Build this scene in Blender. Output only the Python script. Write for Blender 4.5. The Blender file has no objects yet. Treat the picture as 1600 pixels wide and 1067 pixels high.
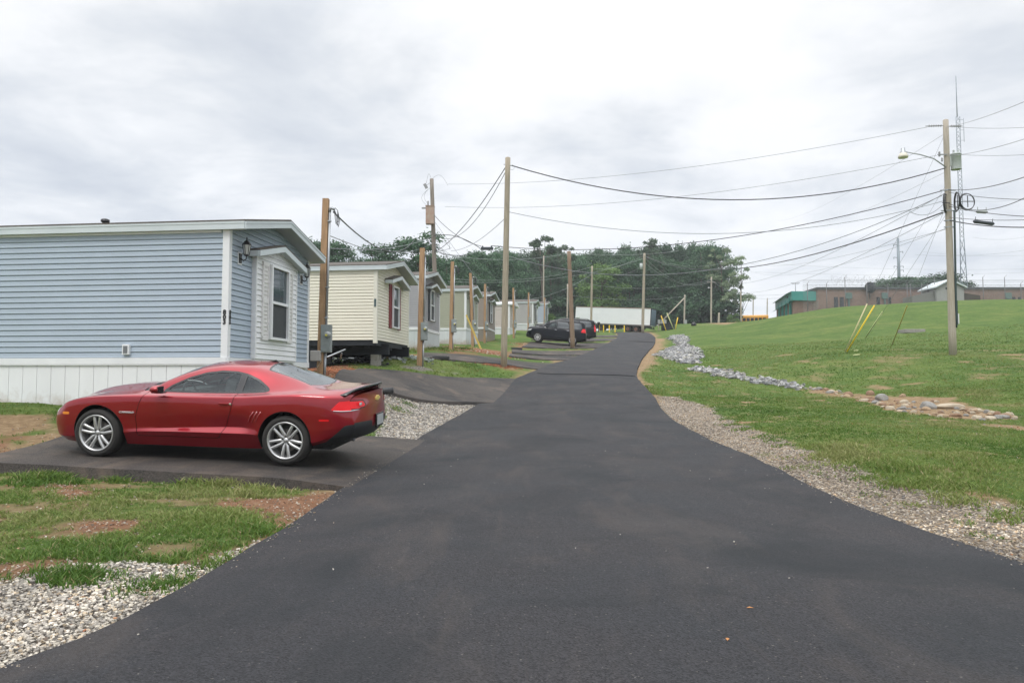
import bpy, bmesh, math, random
import numpy as np
from mathutils import Vector, Matrix
random.seed(7); RNG = np.random.default_rng(7)
SC = bpy.context.scene
# ---------------------------------------------------------------- camera
F = 1155.0; PITCH = math.atan(63.5/F); EYE = 1.5
cam_d = bpy.data.cameras.new('camera'); cam = bpy.data.objects.new('camera', cam_d); SC.collection.objects.link(cam)
cam_d.sensor_width = 36; cam_d.lens = 36*F/1600.0; cam_d.clip_start = 0.1; cam_d.clip_end = 6000
cam.location = (0, 0, EYE); cam.rotation_euler = (math.pi/2 + PITCH, 0, 0)
SC.camera = cam
# ---------------------------------------------------------------- sky
W = bpy.data.worlds.new('World'); SC.world = W; W.use_nodes = True
SUN_EL, SUN_AZ = 58.0, 200.0
def build_world():
    nt = W.node_tree; n = nt.nodes; l = nt.links; n.clear()
    out = n.new('ShaderNodeOutputWorld'); bg = n.new('ShaderNodeBackground'); bg.inputs[1].default_value = 0.12
    sky = n.new('ShaderNodeTexSky'); sky.sky_type = 'NISHITA'; sky.sun_disc = False
    sky.sun_elevation = math.radians(SUN_EL); sky.sun_rotation = math.radians(SUN_AZ); sky.dust_density = 2.0
    tc = n.new('ShaderNodeTexCoord'); sep = n.new('ShaderNodeSeparateXYZ'); l.new(tc.outputs['Generated'], sep.inputs[0])
    def m(op, a, b=None, clamp=False):
        q = n.new('ShaderNodeMath'); q.operation = op; q.use_clamp = clamp
        for i, v in enumerate((a, b)):
            if v is None: continue
            if isinstance(v, (int, float)): q.inputs[i].default_value = v
            else: l.new(v, q.inputs[i])
        return q.outputs[0]
    zc = m('ADD', m('MAXIMUM', sep.outputs[2], 0.0), 0.16)
    cx = m('DIVIDE', sep.outputs[0], zc); cy = m('DIVIDE', sep.outputs[1], zc)
    comb = n.new('ShaderNodeCombineXYZ'); l.new(cx, comb.inputs[0]); l.new(cy, comb.inputs[1]); comb.inputs[2].default_value = 3.3
    def noise(scale, det, rough, dist, off):
        mp = n.new('ShaderNodeVectorMath'); mp.operation = 'ADD'; mp.inputs[1].default_value = off; l.new(comb.outputs[0], mp.inputs[0])
        t = n.new('ShaderNodeTexNoise'); t.inputs['Scale'].default_value = scale; t.inputs['Detail'].default_value = det
        t.inputs['Roughness'].default_value = rough; t.inputs['Distortion'].default_value = dist
        l.new(mp.outputs[0], t.inputs['Vector']); return t.outputs['Fac']
    big = noise(0.55, 3, 0.5, 0.2, (3.1, 8.2, 0)); mid = noise(1.5, 9, 0.56, 0.35, (1.7, 2.9, 0)); fine = noise(4.5, 8, 0.6, 0.2, (9, 4, 2))
    s = m('ADD', m('ADD', m('MULTIPLY', big, 0.36), m('MULTIPLY', mid, 0.52)), m('MULTIPLY', fine, 0.12))
    # billow edges: soft darker undersides
    cr = n.new('ShaderNodeValToRGB'); l.new(s, cr.inputs[0])
    e = cr.color_ramp.elements
    e[0].position = 0.37; e[0].color = (0.63, 0.67, 0.735, 1)
    e[1].position = 0.565; e[1].color = (0.985, 0.99, 1.0, 1)
    for p, c in ((0.43, (0.72, 0.755, 0.805, 1)), (0.47, (0.81, 0.835, 0.87, 1)), (0.515, (0.915, 0.93, 0.955, 1))):
        q = e.new(p); q.color = c
    # brighter towards the middle height, a little bluer and darker near the horizon
    el = m('MULTIPLY', m('MAXIMUM', sep.outputs[2], 0.0), 2.6, True)
    hz = n.new('ShaderNodeValToRGB'); l.new(el, hz.inputs[0])
    h = hz.color_ramp.elements; h[0].position = 0.0; h[0].color = (0.90, 0.94, 1.0, 1); h[1].position = 1.0; h[1].color = (1.0, 1.0, 1.0, 1)
    q = h.new(0.35); q.color = (0.95, 0.965, 0.995, 1)
    mul = n.new('ShaderNodeMixRGB'); mul.blend_type = 'MULTIPLY'; mul.inputs[0].default_value = 1
    l.new(cr.outputs[0], mul.inputs[1]); l.new(hz.outputs[0], mul.inputs[2])
    # overcast sky: the zenith is brighter than the band near the horizon
    zen = m('MULTIPLY', m('ADD', m('MULTIPLY', m('MULTIPLY', m('SUBTRACT', sep.outputs[2], 0.44), 1.785, True), 1.7), 1.0), 8.5)
    sc = n.new('ShaderNodeVectorMath'); sc.operation = 'SCALE'; l.new(zen, sc.inputs['Scale']); l.new(mul.outputs[0], sc.inputs[0])
    mix = n.new('ShaderNodeMixRGB'); mix.inputs[0].default_value = 0.94
    l.new(sky.outputs[0], mix.inputs[1]); l.new(sc.outputs[0], mix.inputs[2])
    l.new(mix.outputs[0], bg.inputs[0]); l.new(bg.outputs[0], out.inputs[0])
build_world()
sun_d = bpy.data.lights.new('sun', 'SUN'); sun_d.energy = 1.3; sun_d.angle = math.radians(16); sun_d.color = (1.0, 0.965, 0.91)
sun = bpy.data.objects.new('sun', sun_d); SC.collection.objects.link(sun)
_az, _el = math.radians(SUN_AZ), math.radians(SUN_EL)
_sd = Vector((math.sin(_az)*math.cos(_el), math.cos(_az)*math.cos(_el), math.sin(_el)))
sun.rotation_euler = _sd.to_track_quat('Z', 'Y').to_euler()
SC.view_settings.view_transform = 'Standard'; SC.view_settings.look = 'None'
SC.view_settings.exposure = 0.12; SC.view_settings.gamma = 1.0

# ---------------------------------------------------------------- projection helpers (photo pixel -> point in the place)
def ray(px, py):
    a = (px-800)/F; b = (533.5-py)/F
    return a, math.cos(PITCH)-b*math.sin(PITCH), math.sin(PITCH)+b*math.cos(PITCH)
def P(px, py, Y):
    a, y, z = ray(px, py); s = Y/y
    return Vector((a*s, Y, z*s+EYE))

# ---------------------------------------------------------------- terrain height
_ctl = []
def cp(px, py, Y): v = P(px, py, Y); _ctl.append((v.x, v.y, v.z))
def cw(x, y, ze): _ctl.append((x, y, ze+EYE))
ROADZ = [(-30,-1.6),(-12,-1.52),(0,-1.45),(5,-1.42),(9,-1.40),(15.6,-1.19),(20,-.90),(26,-.45),(32,.12),(38,.68),(45,1.28),(55,2.15),(64,2.98),(80,4.6),(95,6.1),(105,7.0),(116,7.9)]
_rx = lambda Y: float(np.interp(Y, [-30,0,9,20,32,45,64,80,95,105,116],[.3,.6,.8,1.4,2.9,5.6,10.0,13.8,17.0,18.5,19.0]))
for Y, z in ROADZ:
    w = 3.2 if Y < 30 else 2.4
    for dx in (-w, 0, w): cw(_rx(Y)+dx, Y, z)
for a in [(-6,14.3,-.50),(-10.5,14.3,-.50),(-16,14,-.5),(-5.6,19.2,.05),(-5.05,19.6,.27),(-7,22.5,.22),(-3.2,22,-.28),(-5,26.3,.48),(-5.1,28,.70),(-8,27,.46),(-2.6,28,.12),(-.5,35,.76),(-8,31,.75),(-9,14.6,-.58),(-7,14.6,-.58),(-12,14.6,-.58),(-9,13.2,-.84),(-7,35,1.3),(-4.9,29.3,.9),(-13,27,.6),(-20,27,.6),
          (-4.9,38,1.6),(-13,38,1.6),(-3.6,42,1.9),(-3.2,49,2.45),(-10,48,2.4),(-1.9,57,2.95),(-9,57,3.0),(.1,70,4.2),(-8,70,4.2),(2.2,90,6.2),(-8,90,6.3),(5,108,7.4),(-10,110,7.8),
          (-3.3,10.7,-1.34),(-6.2,10.9,-1.235),(-3.3,12.4,-1.26),(-6.2,12.6,-1.10),(-8.5,12.2,-1.02),(-8.2,10.6,-1.18),(-6.0,9.0,-1.30),(-4.2,6,-1.38),(-7,6,-1.34),(-12,8,-1.2),(-3,3,-1.45),(-8,2,-1.4),(-14,12,-.8),(-30,14,-.6),(-40,40,1.2),(-40,80,4.5),(-60,0,-1.2),
          (-3.2,15.3,-1.12),(-2.4,20,-.80),(-5.4,15.2,-.90),(-2.2,25,-.30)]: cw(*a)
for a in [(1600,790,8.0),(1500,740,9.6),(1350,700,12.2),(1200,665,16.5),(1600,700,12.6),(1560,652,18.5),(1450,640,20),(1330,628,24),(1250,608,29),(1170,590,34),(1100,576,39),(1060,548,56),(1050,528,74),
          (1490,555,36),(1600,560,33),(1320,554,38),(1250,560,40),(1400,575,32),(1600,527,50),(1400,529,57),(1250,528,66),(1160,517,84),(1600,470,92),(1450,472,94),(1380,476,94),(1300,481,95),(1240,491,97),(1180,501,104),(1130,508,112),
          (1060,508,118),(1600,620,22)]: cp(*a)
for a in [(22,135,9.9),(30,125,9.9),(42,112,9.9),(60,112,10.0),(90,105,10.2),(45,150,10.7),(60,150,10.7),(100,150,10.7),(25,170,10.5),(0,170,10.2),(-40,150,9.5),(-60,190,10),(0,230,11),(70,220,11),(200,200,10),(200,80,7),(120,60,4.5),(120,10,-.8),(60,0,-1.4),(30,10,-1.2),(60,-60,-2),(-60,-60,-2),(250,-40,-1),(-200,0,-1),(-200,150,8),(0,420,9),(-300,420,8),(300,420,8)]: cw(*a)
_C = np.array(_ctl); _S = 40.0
def _phi(r2): return np.where(r2 > 1e-12, 0.5*r2*np.log(np.maximum(r2, 1e-12)), 0.0)
def _warp(x, y):   # compress far distances so that the spline behaves
    x = np.asarray(x, float); y = np.asarray(y, float)
    return np.sign(x)*np.log1p(np.abs(x)/25)*1.0, np.log1p(np.maximum(y+45, 0)/35)*2.2
def _fit():
    wx, wy = _warp(_C[:, 0], _C[:, 1]); n = len(wx)
    r2 = (wx[:, None]-wx[None])**2+(wy[:, None]-wy[None])**2
    A = np.zeros((n+3, n+3)); A[:n, :n] = _phi(r2)+np.eye(n)*1.5e-4
    A[:n, n] = 1; A[:n, n+1] = wx; A[:n, n+2] = wy; A[n:, :n] = A[:n, n:].T
    return wx, wy, np.linalg.solve(A, np.concatenate([_C[:, 2], [0, 0, 0]]))
_wx, _wy, _wt = _fit()
def H(x, y):
    x = np.clip(np.atleast_1d(np.asarray(x, float)), -300, 300); y = np.clip(np.atleast_1d(np.asarray(y, float)), -60, 420)
    sh = np.broadcast(x, y).shape; x = np.broadcast_to(x, sh).ravel(); y = np.broadcast_to(y, sh).ravel()
    out = np.empty(len(x))
    for i in range(0, len(x), 20000):
        a, b = _warp(x[i:i+20000], y[i:i+20000])
        r2 = (a[:, None]-_wx[None])**2+(b[:, None]-_wy[None])**2
        out[i:i+20000] = _phi(r2)@_wt[:-3]+_wt[-3]+_wt[-2]*a+_wt[-1]*b
    return out.reshape(sh)
def h1(x, y): return float(H(x, y)[0])
def G(px, py, ymin=2.0, ymax=170):
    """first hit of the photo ray with the ground"""
    a, ry, rz = ray(px, py); Y = np.concatenate([np.arange(ymin, 40, .1), np.arange(40, ymax, .4)]); s = Y/ry
    d = rz*s+EYE-H(a*s, Y); k = np.where(d < 0)[0]
    if len(k) == 0 or k[0] == 0: i = int(np.argmin(np.abs(d))); return Vector((a*s[i], Y[i], float(H(a*s[i], Y[i])[0])))
    i = k[0]; t = d[i-1]/(d[i-1]-d[i]); y = Y[i-1]+t*(Y[i]-Y[i-1]); x = a*y/ry
    return Vector((x, y, h1(x, y)))
def onground(x, y, dz=0.0): return Vector((x, y, h1(x, y)+dz))

# ---------------------------------------------------------------- numpy noise
def _hash(ix, iy, s):
    h = (ix.astype(np.int64)*374761393+iy.astype(np.int64)*668265263+s*1442695041) & 0xffffffff
    h = ((h ^ (h >> 13))*1274126177) & 0xffffffff
    return ((h ^ (h >> 16)) & 0xffff)/65535.0
def vnoise(x, y, s=0):
    ix = np.floor(x); iy = np.floor(y); fx = x-ix; fy = y-iy; fx = fx*fx*(3-2*fx); fy = fy*fy*(3-2*fy)
    a = _hash(ix, iy, s); b = _hash(ix+1, iy, s); c = _hash(ix, iy+1, s); d = _hash(ix+1, iy+1, s)
    return (a*(1-fx)+b*fx)*(1-fy)+(c*(1-fx)+d*fx)*fy
def fbm(x, y, o=4, s=0):
    t = 0; a = 1; n = 0
    for k in range(o): t = t+a*vnoise(x*2**k+k*17.3, y*2**k-k*9.1, s+k); n += a; a *= .5
    return t/n
def sdpoly(x, y, poly):
    """signed distance, positive inside"""
    p = np.array(poly, float); n = len(p); d = np.full(x.shape, 1e18); ins = np.zeros(x.shape, bool)
    for i in range(n):
        a = p[i]; b = p[(i+1) % n]; e = b-a; wx = x-a[0]; wy = y-a[1]
        t = np.clip((wx*e[0]+wy*e[1])/max(e@e, 1e-12), 0, 1)
        d = np.minimum(d, (wx-e[0]*t)**2+(wy-e[1]*t)**2)
        c = (a[1] > y) != (b[1] > y)
        with np.errstate(divide='ignore', invalid='ignore'):
            ins ^= c & (x < (b[0]-a[0])*(y-a[1])/(b[1]-a[1]+1e-30)+a[0])
    return np.where(ins, 1, -1)*np.sqrt(d)

# ---------------------------------------------------------------- materials
MATS = {}
def mat(name, col, rough=.6, metal=0, spec=.5, coat=0, var=0, scale=8, bump=0, bscale=60, coord='Object', stretch=None, objvar=0, alpha=1, trans=0, col2=None, contrast=.25, emis=0):
    if name in MATS: return MATS[name]
    m = bpy.data.materials.new(name); m.use_nodes = True; nt = m.node_tree; n = nt.nodes; l = nt.links
    b = n['Principled BSDF']; b.inputs['Base Color'].default_value = (*col, 1); b.inputs['Roughness'].default_value = rough
    b.inputs['Metallic'].default_value = metal; b.inputs['Specular IOR Level'].default_value = spec; b.inputs['Coat Weight'].default_value = coat
    b.inputs['Coat Roughness'].default_value = .03
    if trans: b.inputs['Transmission Weight'].default_value = trans
    if alpha < 1: b.inputs['Alpha'].default_value = alpha
    if emis: b.inputs['Emission Color'].default_value = (*col, 1); b.inputs['Emission Strength'].default_value = emis
    tc = n.new('ShaderNodeTexCoord'); mp = n.new('ShaderNodeMapping'); l.new(tc.outputs[coord], mp.inputs[0])
    if stretch: mp.inputs['Scale'].default_value = stretch
    cs = None
    if var or col2:
        t = n.new('ShaderNodeTexNoise'); t.inputs['Scale'].default_value = scale; t.inputs['Detail'].default_value = 8; t.inputs['Roughness'].default_value = .62
        l.new(mp.outputs[0], t.inputs['Vector'])
        r = n.new('ShaderNodeValToRGB'); l.new(t.outputs['Fac'], r.inputs[0]); c2 = col2 or tuple(c*(1-var) for c in col)
        r.color_ramp.elements[0].position = .5-contrast; r.color_ramp.elements[1].position = .5+contrast
        r.color_ramp.elements[0].color = (*c2, 1); r.color_ramp.elements[1].color = (*(col if col2 else tuple(min(1, c*(1+var*.4)) for c in col)), 1)
        cs = r.outputs[0]
    if objvar:
        oi = n.new('ShaderNodeObjectInfo'); mr = n.new('ShaderNodeMapRange'); mr.inputs['To Min'].default_value = 1-objvar; mr.inputs['To Max'].default_value = 1+objvar
        l.new(oi.outputs['Random'], mr.inputs['Value']); vm = n.new('ShaderNodeVectorMath'); vm.operation = 'SCALE'
        if cs: l.new(cs, vm.inputs[0])
        else: vm.inputs[0].default_value = col
        l.new(mr.outputs[0], vm.inputs['Scale']); cs = vm.outputs[0]
    if cs: l.new(cs, b.inputs['Base Color'])
    if bump:
        t = n.new('ShaderNodeTexNoise'); t.inputs['Scale'].default_value = bscale; t.inputs['Detail'].default_value = 6; l.new(mp.outputs[0], t.inputs['Vector'])
        bp = n.new('ShaderNodeBump'); bp.inputs['Strength'].default_value = 1; bp.inputs['Distance'].default_value = bump
        l.new(t.outputs['Fac'], bp.inputs['Height']); l.new(bp.outputs[0], b.inputs['Normal'])
    MATS[name] = m; return m

# ---------------------------------------------------------------- object helpers
def tag(o, label=None, cat=None, group=None, kind=None):
    if label: o['label'] = label
    if cat: o['category'] = cat
    if group: o['group'] = group
    if kind: o['kind'] = kind
    return o
def link(o, parent=None):
    SC.collection.objects.link(o)
    if parent: o.parent = parent
    return o
def empty(name, loc=(0, 0, 0), rz=0, **k):
    o = bpy.data.objects.new(name, None); o.location = loc; o.rotation_euler = (0, 0, rz); o.empty_display_size = .2
    link(o); tag(o, **k); return o
def fastmesh(name, V, Fq, mats, parent=None, smooth=False, loc=None, attrs=None, mi=None):
    """V (n,3); Fq (m,k) int array of equal size faces"""
    V = np.asarray(V, np.float32); Fq = np.asarray(Fq, np.int32); me = bpy.data.meshes.new(name)
    me.vertices.add(len(V)); me.vertices.foreach_set('co', V.ravel()); k = Fq.shape[1]
    me.loops.add(Fq.size); me.loops.foreach_set('vertex_index', Fq.ravel())
    me.polygons.add(len(Fq)); me.polygons.foreach_set('loop_start', np.arange(0, Fq.size, k, dtype=np.int32))
    if mi is not None: me.polygons.foreach_set('material_index', np.asarray(mi, np.int32))
    me.polygons.foreach_set('use_smooth', np.full(len(Fq), smooth))
    for a, v in (attrs or {}).items():
        v = np.asarray(v, np.float32)
        if v.ndim == 1: q = me.attributes.new(a, 'FLOAT', 'POINT'); q.data.foreach_set('value', v)
        else:
            q = me.attributes.new(a, 'FLOAT_COLOR', 'POINT'); c = np.ones((len(v), 4), np.float32); c[:, :3] = v; q.data.foreach_set('color', c.ravel())
    me.update(calc_edges=True)
    for m in (mats if isinstance(mats, (list, tuple)) else [mats]): me.materials.append(m)
    o = bpy.data.objects.new(name, me)
    if loc is not None: o.location = loc
    return link(o, parent)
class MB:
    """collects primitives into ONE mesh"""
    def __init__(s): s.v = []; s.f = []; s.m = []; s.sm = []; s.cur = 0
    def add(s, vs, fs, smooth=False):
        b = len(s.v); s.v += [tuple(v) for v in vs]
        for f in fs: s.f.append(tuple(i+b for i in f)); s.m.append(s.cur); s.sm.append(smooth)
    def box(s, c, d, rz=0, rx=0, ry=0, bev=0):
        x, y, z = d[0]/2, d[1]/2, d[2]/2; M = Matrix.Rotation(rz, 3, 'Z')@Matrix.Rotation(ry, 3, 'Y')@Matrix.Rotation(rx, 3, 'X'); c = Vector(c)
        if not bev:
            vs = [M@Vector((i*x, j*y, k*z))+c for k in (-1, 1) for j in (-1, 1) for i in (-1, 1)]
            s.add(vs, [(0, 2, 3, 1), (4, 5, 7, 6), (0, 1, 5, 4), (2, 6, 7, 3), (0, 4, 6, 2), (1, 3, 7, 5)])
        else:
            bm = bmesh.new(); bmesh.ops.create_cube(bm, size=1)
            for v in bm.verts: v.co = Vector((v.co.x*d[0], v.co.y*d[1], v.co.z*d[2]))
            bmesh.ops.bevel(bm, geom=bm.edges[:], offset=bev, segments=2, profile=.6, affect='EDGES')
            bm.verts.index_update(); s.add([M@v.co+c for v in bm.verts], [[v.index for v in f.verts] for f in bm.faces]); bm.free()
    def quad(s, a, b, c, d): s.add([a, b, c, d], [(0, 1, 2, 3)])
    def tube(s, pts, r, n=8, cap=True, smooth=True):
        pts = [Vector(p) for p in pts]; k = len(pts); rs = r if isinstance(r, (list, tuple)) else [r]*k; vs = []; fs = []
        up = Vector((0, 0, 1)); u = None
        for i, p in enumerate(pts):
            t = (pts[min(i+1, k-1)]-pts[max(i-1, 0)]); t = t.normalized() if t.length > 1e-9 else Vector((0, 0, 1))
            if u is None: u = t.orthogonal().normalized()
            u = (u-t*u.dot(t)); u = u.normalized() if u.length > 1e-6 else t.orthogonal().normalized(); w = t.cross(u)
            for j in range(n):
                a = 2*math.pi*j/n; vs.append(p+(u*math.cos(a)+w*math.sin(a))*rs[i])
        for i in range(k-1):
            for j in range(n): fs.append((i*n+j, i*n+(j+1) % n, (i+1)*n+(j+1) % n, (i+1)*n+j))
        if cap: fs.append(tuple(range(n-1, -1, -1))); fs.append(tuple((k-1)*n+j for j in range(n)))
        s.add(vs, fs, smooth)
    def lathe(s, prof, c=(0, 0, 0), axis='Z', n=24, smooth=True, close=False):
        """prof list of (r, h) along axis"""
        vs = []; fs = []; c = Vector(c)
        for r, h in prof:
            for j in range(n):
                a = 2*math.pi*j/n; x, y = r*math.cos(a), r*math.sin(a)
                p = {'Z': Vector((x, y, h)), 'Y': Vector((x, h, y)), 'X': Vector((h, x, y))}[axis]; vs.append(p+c)
        for i in range(len(prof)-1):
            for j in range(n): fs.append((i*n+j, i*n+(j+1) % n, (i+1)*n+(j+1) % n, (i+1)*n+j))
        s.add(vs, fs, smooth)
    def prism(s, poly, a, b, axis='Y', smooth=False):
        """extrude 2D polygon between a and b along axis; poly in the other two axes"""
        n = len(poly)
        def q(p, h): return {'Y': (p[0], h, p[1]), 'X': (h, p[0], p[1]), 'Z': (p[0], p[1], h)}[axis]
        s.add([q(p, a) for p in poly]+[q(p, b) for p in poly], [tuple(range(n)), tuple(range(2*n-1, n-1, -1))]+[(i, i+n, (i+1) % n+n, (i+1) % n) for i in range(n)], smooth)
    def mesh(s, name, mats, fix=True):
        me = bpy.data.meshes.new(name); me.from_pydata(s.v, [], s.f)
        for m in (mats if isinstance(mats, (list, tuple)) else [mats]): me.materials.append(m)
        me.polygons.foreach_set('material_index', s.m); me.polygons.foreach_set('use_smooth', s.sm)
        if fix:
            bm = bmesh.new(); bm.from_mesh(me); bmesh.ops.recalc_face_normals(bm, faces=bm.faces[:]); bm.to_mesh(me); bm.free()
        me.update(); return me
    def build(s, name, mats, parent=None, loc=None, rz=None, fix=True, **k):
        o = bpy.data.objects.new(name, s.mesh(name, mats, fix)); link(o, parent)
        if loc is not None: o.location = loc
        if rz is not None: o.rotation_euler = (0, 0, rz)
        tag(o, **k); return o
def copy_tree(o, parent=None):
    c = o.copy(); link(c, None)
    if parent is not None: c.parent = parent
    for ch in list(o.children): copy_tree(ch, c)
    return c
def text_mesh(name, body, size, m, parent=None, depth=.003, mtx=None, bold=0, spacing=1.0, align='CENTER'):
    cu = bpy.data.curves.new(name, 'FONT'); cu.body = body; cu.size = size; cu.extrude = depth; cu.align_x = align; cu.align_y = 'CENTER'; cu.offset = bold; cu.space_line = spacing
    t = bpy.data.objects.new(name+'_tmp', cu); SC.collection.objects.link(t); bpy.context.view_layer.update()
    dg = bpy.context.evaluated_depsgraph_get(); me = bpy.data.meshes.new_from_object(t.evaluated_get(dg)); bpy.data.objects.remove(t); bpy.data.curves.remove(cu)
    me.name = name; me.materials.clear(); me.materials.append(m)
    if mtx is not None: me.transform(mtx)
    o = bpy.data.objects.new(name, me); return link(o, parent)
# ================================================================ GROUND, ROAD, DRIVES
def gp(lst): return [tuple(G(*p)[:2]) for p in lst]
LEFT_PX = [(0,1057),(105,1020),(210,971),(315,910),(420,847),(455,826),(525,774),(600,722),(658,684),(705,658),(739,638),(765,622),(797,596),(832,582),(862,569),(888,563),(912,554),(932,545),(950,537),(961,531),(966,525),(964,520.5)]
RIGHT_PX = [(1600,889),(1432,830),(1268,765),(1135,701),(1100,685),(1057,662),(1036,645),(1023,622),(1010,608),(997,594),(994,586),(997,574),(1004,560),(1015,547),(1024,535),(1024,528),(1014,520.5)]
LW = np.array([(-3.6,-30),(-2.9,-4)]+gp(LEFT_PX)); RW = np.array([(3.4,-30),(3.7,-2)]+gp(RIGHT_PX))
YEND = 108.0
def road_edges(Y):
    oL = np.argsort(LW[:, 1]); oR = np.argsort(RW[:, 1])
    return np.interp(Y, LW[oL, 1], LW[oL, 0]), np.interp(Y, RW[oR, 1], RW[oR, 0])
def ribbon_strip(rows, name, m, thick, kind='structure', off=None, attrs=None):
    """rows: list of lists of (x,y,dz); sheet draped on the ground, with skirts"""
    R = len(rows); K = len(rows[0]); A = np.array(rows, float); z = H(A[..., 0], A[..., 1])+A[..., 2]
    V = np.stack([A[..., 0], A[..., 1], z], -1).reshape(-1, 3); idx = np.arange(R*K).reshape(R, K)
    Fq = np.stack([idx[:-1, :-1], idx[:-1, 1:], idx[1:, 1:], idx[1:, :-1]], -1).reshape(-1, 4)
    ring = np.concatenate([idx[0, :], idx[1:, -1], idx[-1, -2::-1], idx[-2:0:-1, 0]]); b = V[ring].copy(); b[:, 2] -= thick; n0 = len(V)
    c = V[idx[R//2, K//2]]
    d = b[:, :2]-c[:2]; b[:, :2] += .25*thick*d/np.maximum(np.linalg.norm(d, axis=1, keepdims=True), 1e-6)
    V = np.concatenate([V, b]); q = np.arange(len(ring)); F2 = np.stack([ring, ring[(q+1) % len(ring)], n0+(q+1) % len(ring), n0+q], -1)
    o = fastmesh(name, V, np.concatenate([Fq, F2[:, ::-1]]), m, smooth=False); o['kind'] = kind
    me = o.data; bm = bmesh.new(); bm.from_mesh(me); bmesh.ops.recalc_face_normals(bm, faces=bm.faces[:])
    up = sum(f.normal.z for f in bm.faces)
    if up < 0: bmesh.ops.reverse_faces(bm, faces=bm.faces[:])
    bm.to_mesh(me); bm.free(); return o
def asphalt_mat(name, c1, c2, dust, dustamt, drive=False):
    m = bpy.data.materials.new(name); m.use_nodes = True; nt = m.node_tree; n = nt.nodes; l = nt.links; b = n['Principled BSDF']
    tc = n.new('ShaderNodeTexCoord')
    def noi(s, d, r=.6, st=None, dist=0):
        t = n.new('ShaderNodeTexNoise'); t.inputs['Scale'].default_value = s; t.inputs['Detail'].default_value = d; t.inputs['Roughness'].default_value = r; t.inputs['Distortion'].default_value = dist
        mp = n.new('ShaderNodeMapping'); l.new(tc.outputs['Object'], mp.inputs[0])
        if st: mp.inputs['Scale'].default_value = st
        l.new(mp.outputs[0], t.inputs['Vector']); return t.outputs['Fac']
    def ramp(f, p0, p1, a=(0,0,0,1), c=(1,1,1,1)):
        r = n.new('ShaderNodeValToRGB'); l.new(f, r.inputs[0]); e = r.color_ramp.elements; e[0].position = p0; e[1].position = p1; e[0].color = a; e[1].color = c; return r.outputs[0]
    def mix(f, a, c, bt='MIX'):
        x = n.new('ShaderNodeMixRGB'); x.blend_type = bt
        for i, v in enumerate((f, a, c)):
            if isinstance(v, (int, float)): x.inputs[i].default_value = v
            elif isinstance(v, tuple): x.inputs[i].default_value = v
            else: l.new(v, x.inputs[i])
        return x.outputs[0]
    base = ramp(noi(.45, 7, .6), .3, .7, (*c2, 1), (*c1, 1))
    # aggregate speckle
    vo = n.new('ShaderNodeTexVoronoi'); vo.inputs['Scale'].default_value = 110; l.new(tc.outputs['Object'], vo.inputs['Vector'])
    spk = n.new('ShaderNodeSeparateColor'); l.new(vo.outputs['Color'], spk.inputs[0])
    sp = ramp(spk.outputs[0], .0, 1.0, (.45,.45,.46,1), (1.75,1.72,1.70,1))
    base = mix(1.0, base, sp, 'MULTIPLY')
    rare = ramp(spk.outputs[1], .9955, .998)
    base = mix(rare, base, (.16,.15,.135,1))
    # dust smears, scuffs, tyre polish streaks along the road
    d1 = ramp(noi(1.1, 9, .65, (1,.4,1), .6), .50, .78)
    base = mix(mix(1.0, d1, (dustamt,)*3+(1,), 'MULTIPLY'), base, (*dust, 1))
    st = ramp(noi(3.0, 6, .7, (.16,2.2,1) if drive else (2.4,.13,1), .3), .56, .72)
    base = mix(mix(1.0, st, (.20,.20,.20,1), 'MULTIPLY'), base, (*dust, 1))
    sc = ramp(noi(14, 4, .8, (.5,4,1), 1.2), .70, .76)
    base = mix(mix(1.0, sc, (.22,.22,.22,1), 'MULTIPLY'), base, (.25,.24,.23,1))
    dk = ramp(noi(.55, 6, .6, None, .8), .50, .68)
    base = mix(mix(1.0, dk, (.80,.80,.80,1), 'MULTIPLY'), base, (.012,.015,.018,1))
    wv = n.new('ShaderNodeTexVoronoi'); wv.feature = 'DISTANCE_TO_EDGE'; wv.inputs['Scale'].default_value = .55; mpw = n.new('ShaderNodeMapping'); mpw.inputs['Scale'].default_value = (1, .45, 1); mpw.inputs['Rotation'].default_value = (0, 0, .35); l.new(tc.outputs['Object'], mpw.inputs[0])
    nw = n.new('ShaderNodeTexNoise'); nw.inputs['Scale'].default_value = 1.3; nw.inputs['Detail'].default_value = 5; l.new(mpw.outputs[0], nw.inputs['Vector']); va = n.new('ShaderNodeMixRGB'); va.blend_type = 'ADD'; va.inputs[0].default_value = .9; l.new(mpw.outputs[0], va.inputs[1]); l.new(nw.outputs['Color'], va.inputs[2]); l.new(va.outputs[0], wv.inputs['Vector'])
    scr = mix(1.0, ramp(wv.outputs['Distance'], .0, .010, (1,1,1,1), (0,0,0,1)), ramp(noi(1.7, 5, .6), .52, .62), 'MULTIPLY')
    base = mix(mix(1.0, scr, (.16,.16,.16,1), 'MULTIPLY'), base, (.11,.10,.095,1))
    l.new(base, b.inputs['Base Color'])
    rr = n.new('ShaderNodeMapRange'); l.new(noi(.9, 5), rr.inputs[0]); rr.inputs['To Min'].default_value = .62; rr.inputs['To Max'].default_value = .86
    l.new(rr.outputs[0], b.inputs['Roughness']); b.inputs['Specular IOR Level'].default_value = .28
    bp = n.new('ShaderNodeBump'); bp.inputs['Distance'].default_value = .006; bp.inputs['Strength'].default_value = 1
    l.new(vo.outputs['Distance'], bp.inputs['Height'])
    bp2 = n.new('ShaderNodeBump'); bp2.inputs['Distance'].default_value = .03; bp2.inputs['Strength'].default_value = .35; l.new(noi(2.2, 5), bp2.inputs['Height']); l.new(bp2.outputs[0], bp.inputs['Normal'])
    l.new(bp.outputs[0], b.inputs['Normal']); MATS[name] = m; return m
M_ROAD = asphalt_mat('fresh_asphalt', (.032,.030,.032), (.020,.022,.026), (.078,.064,.056), .60)
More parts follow.
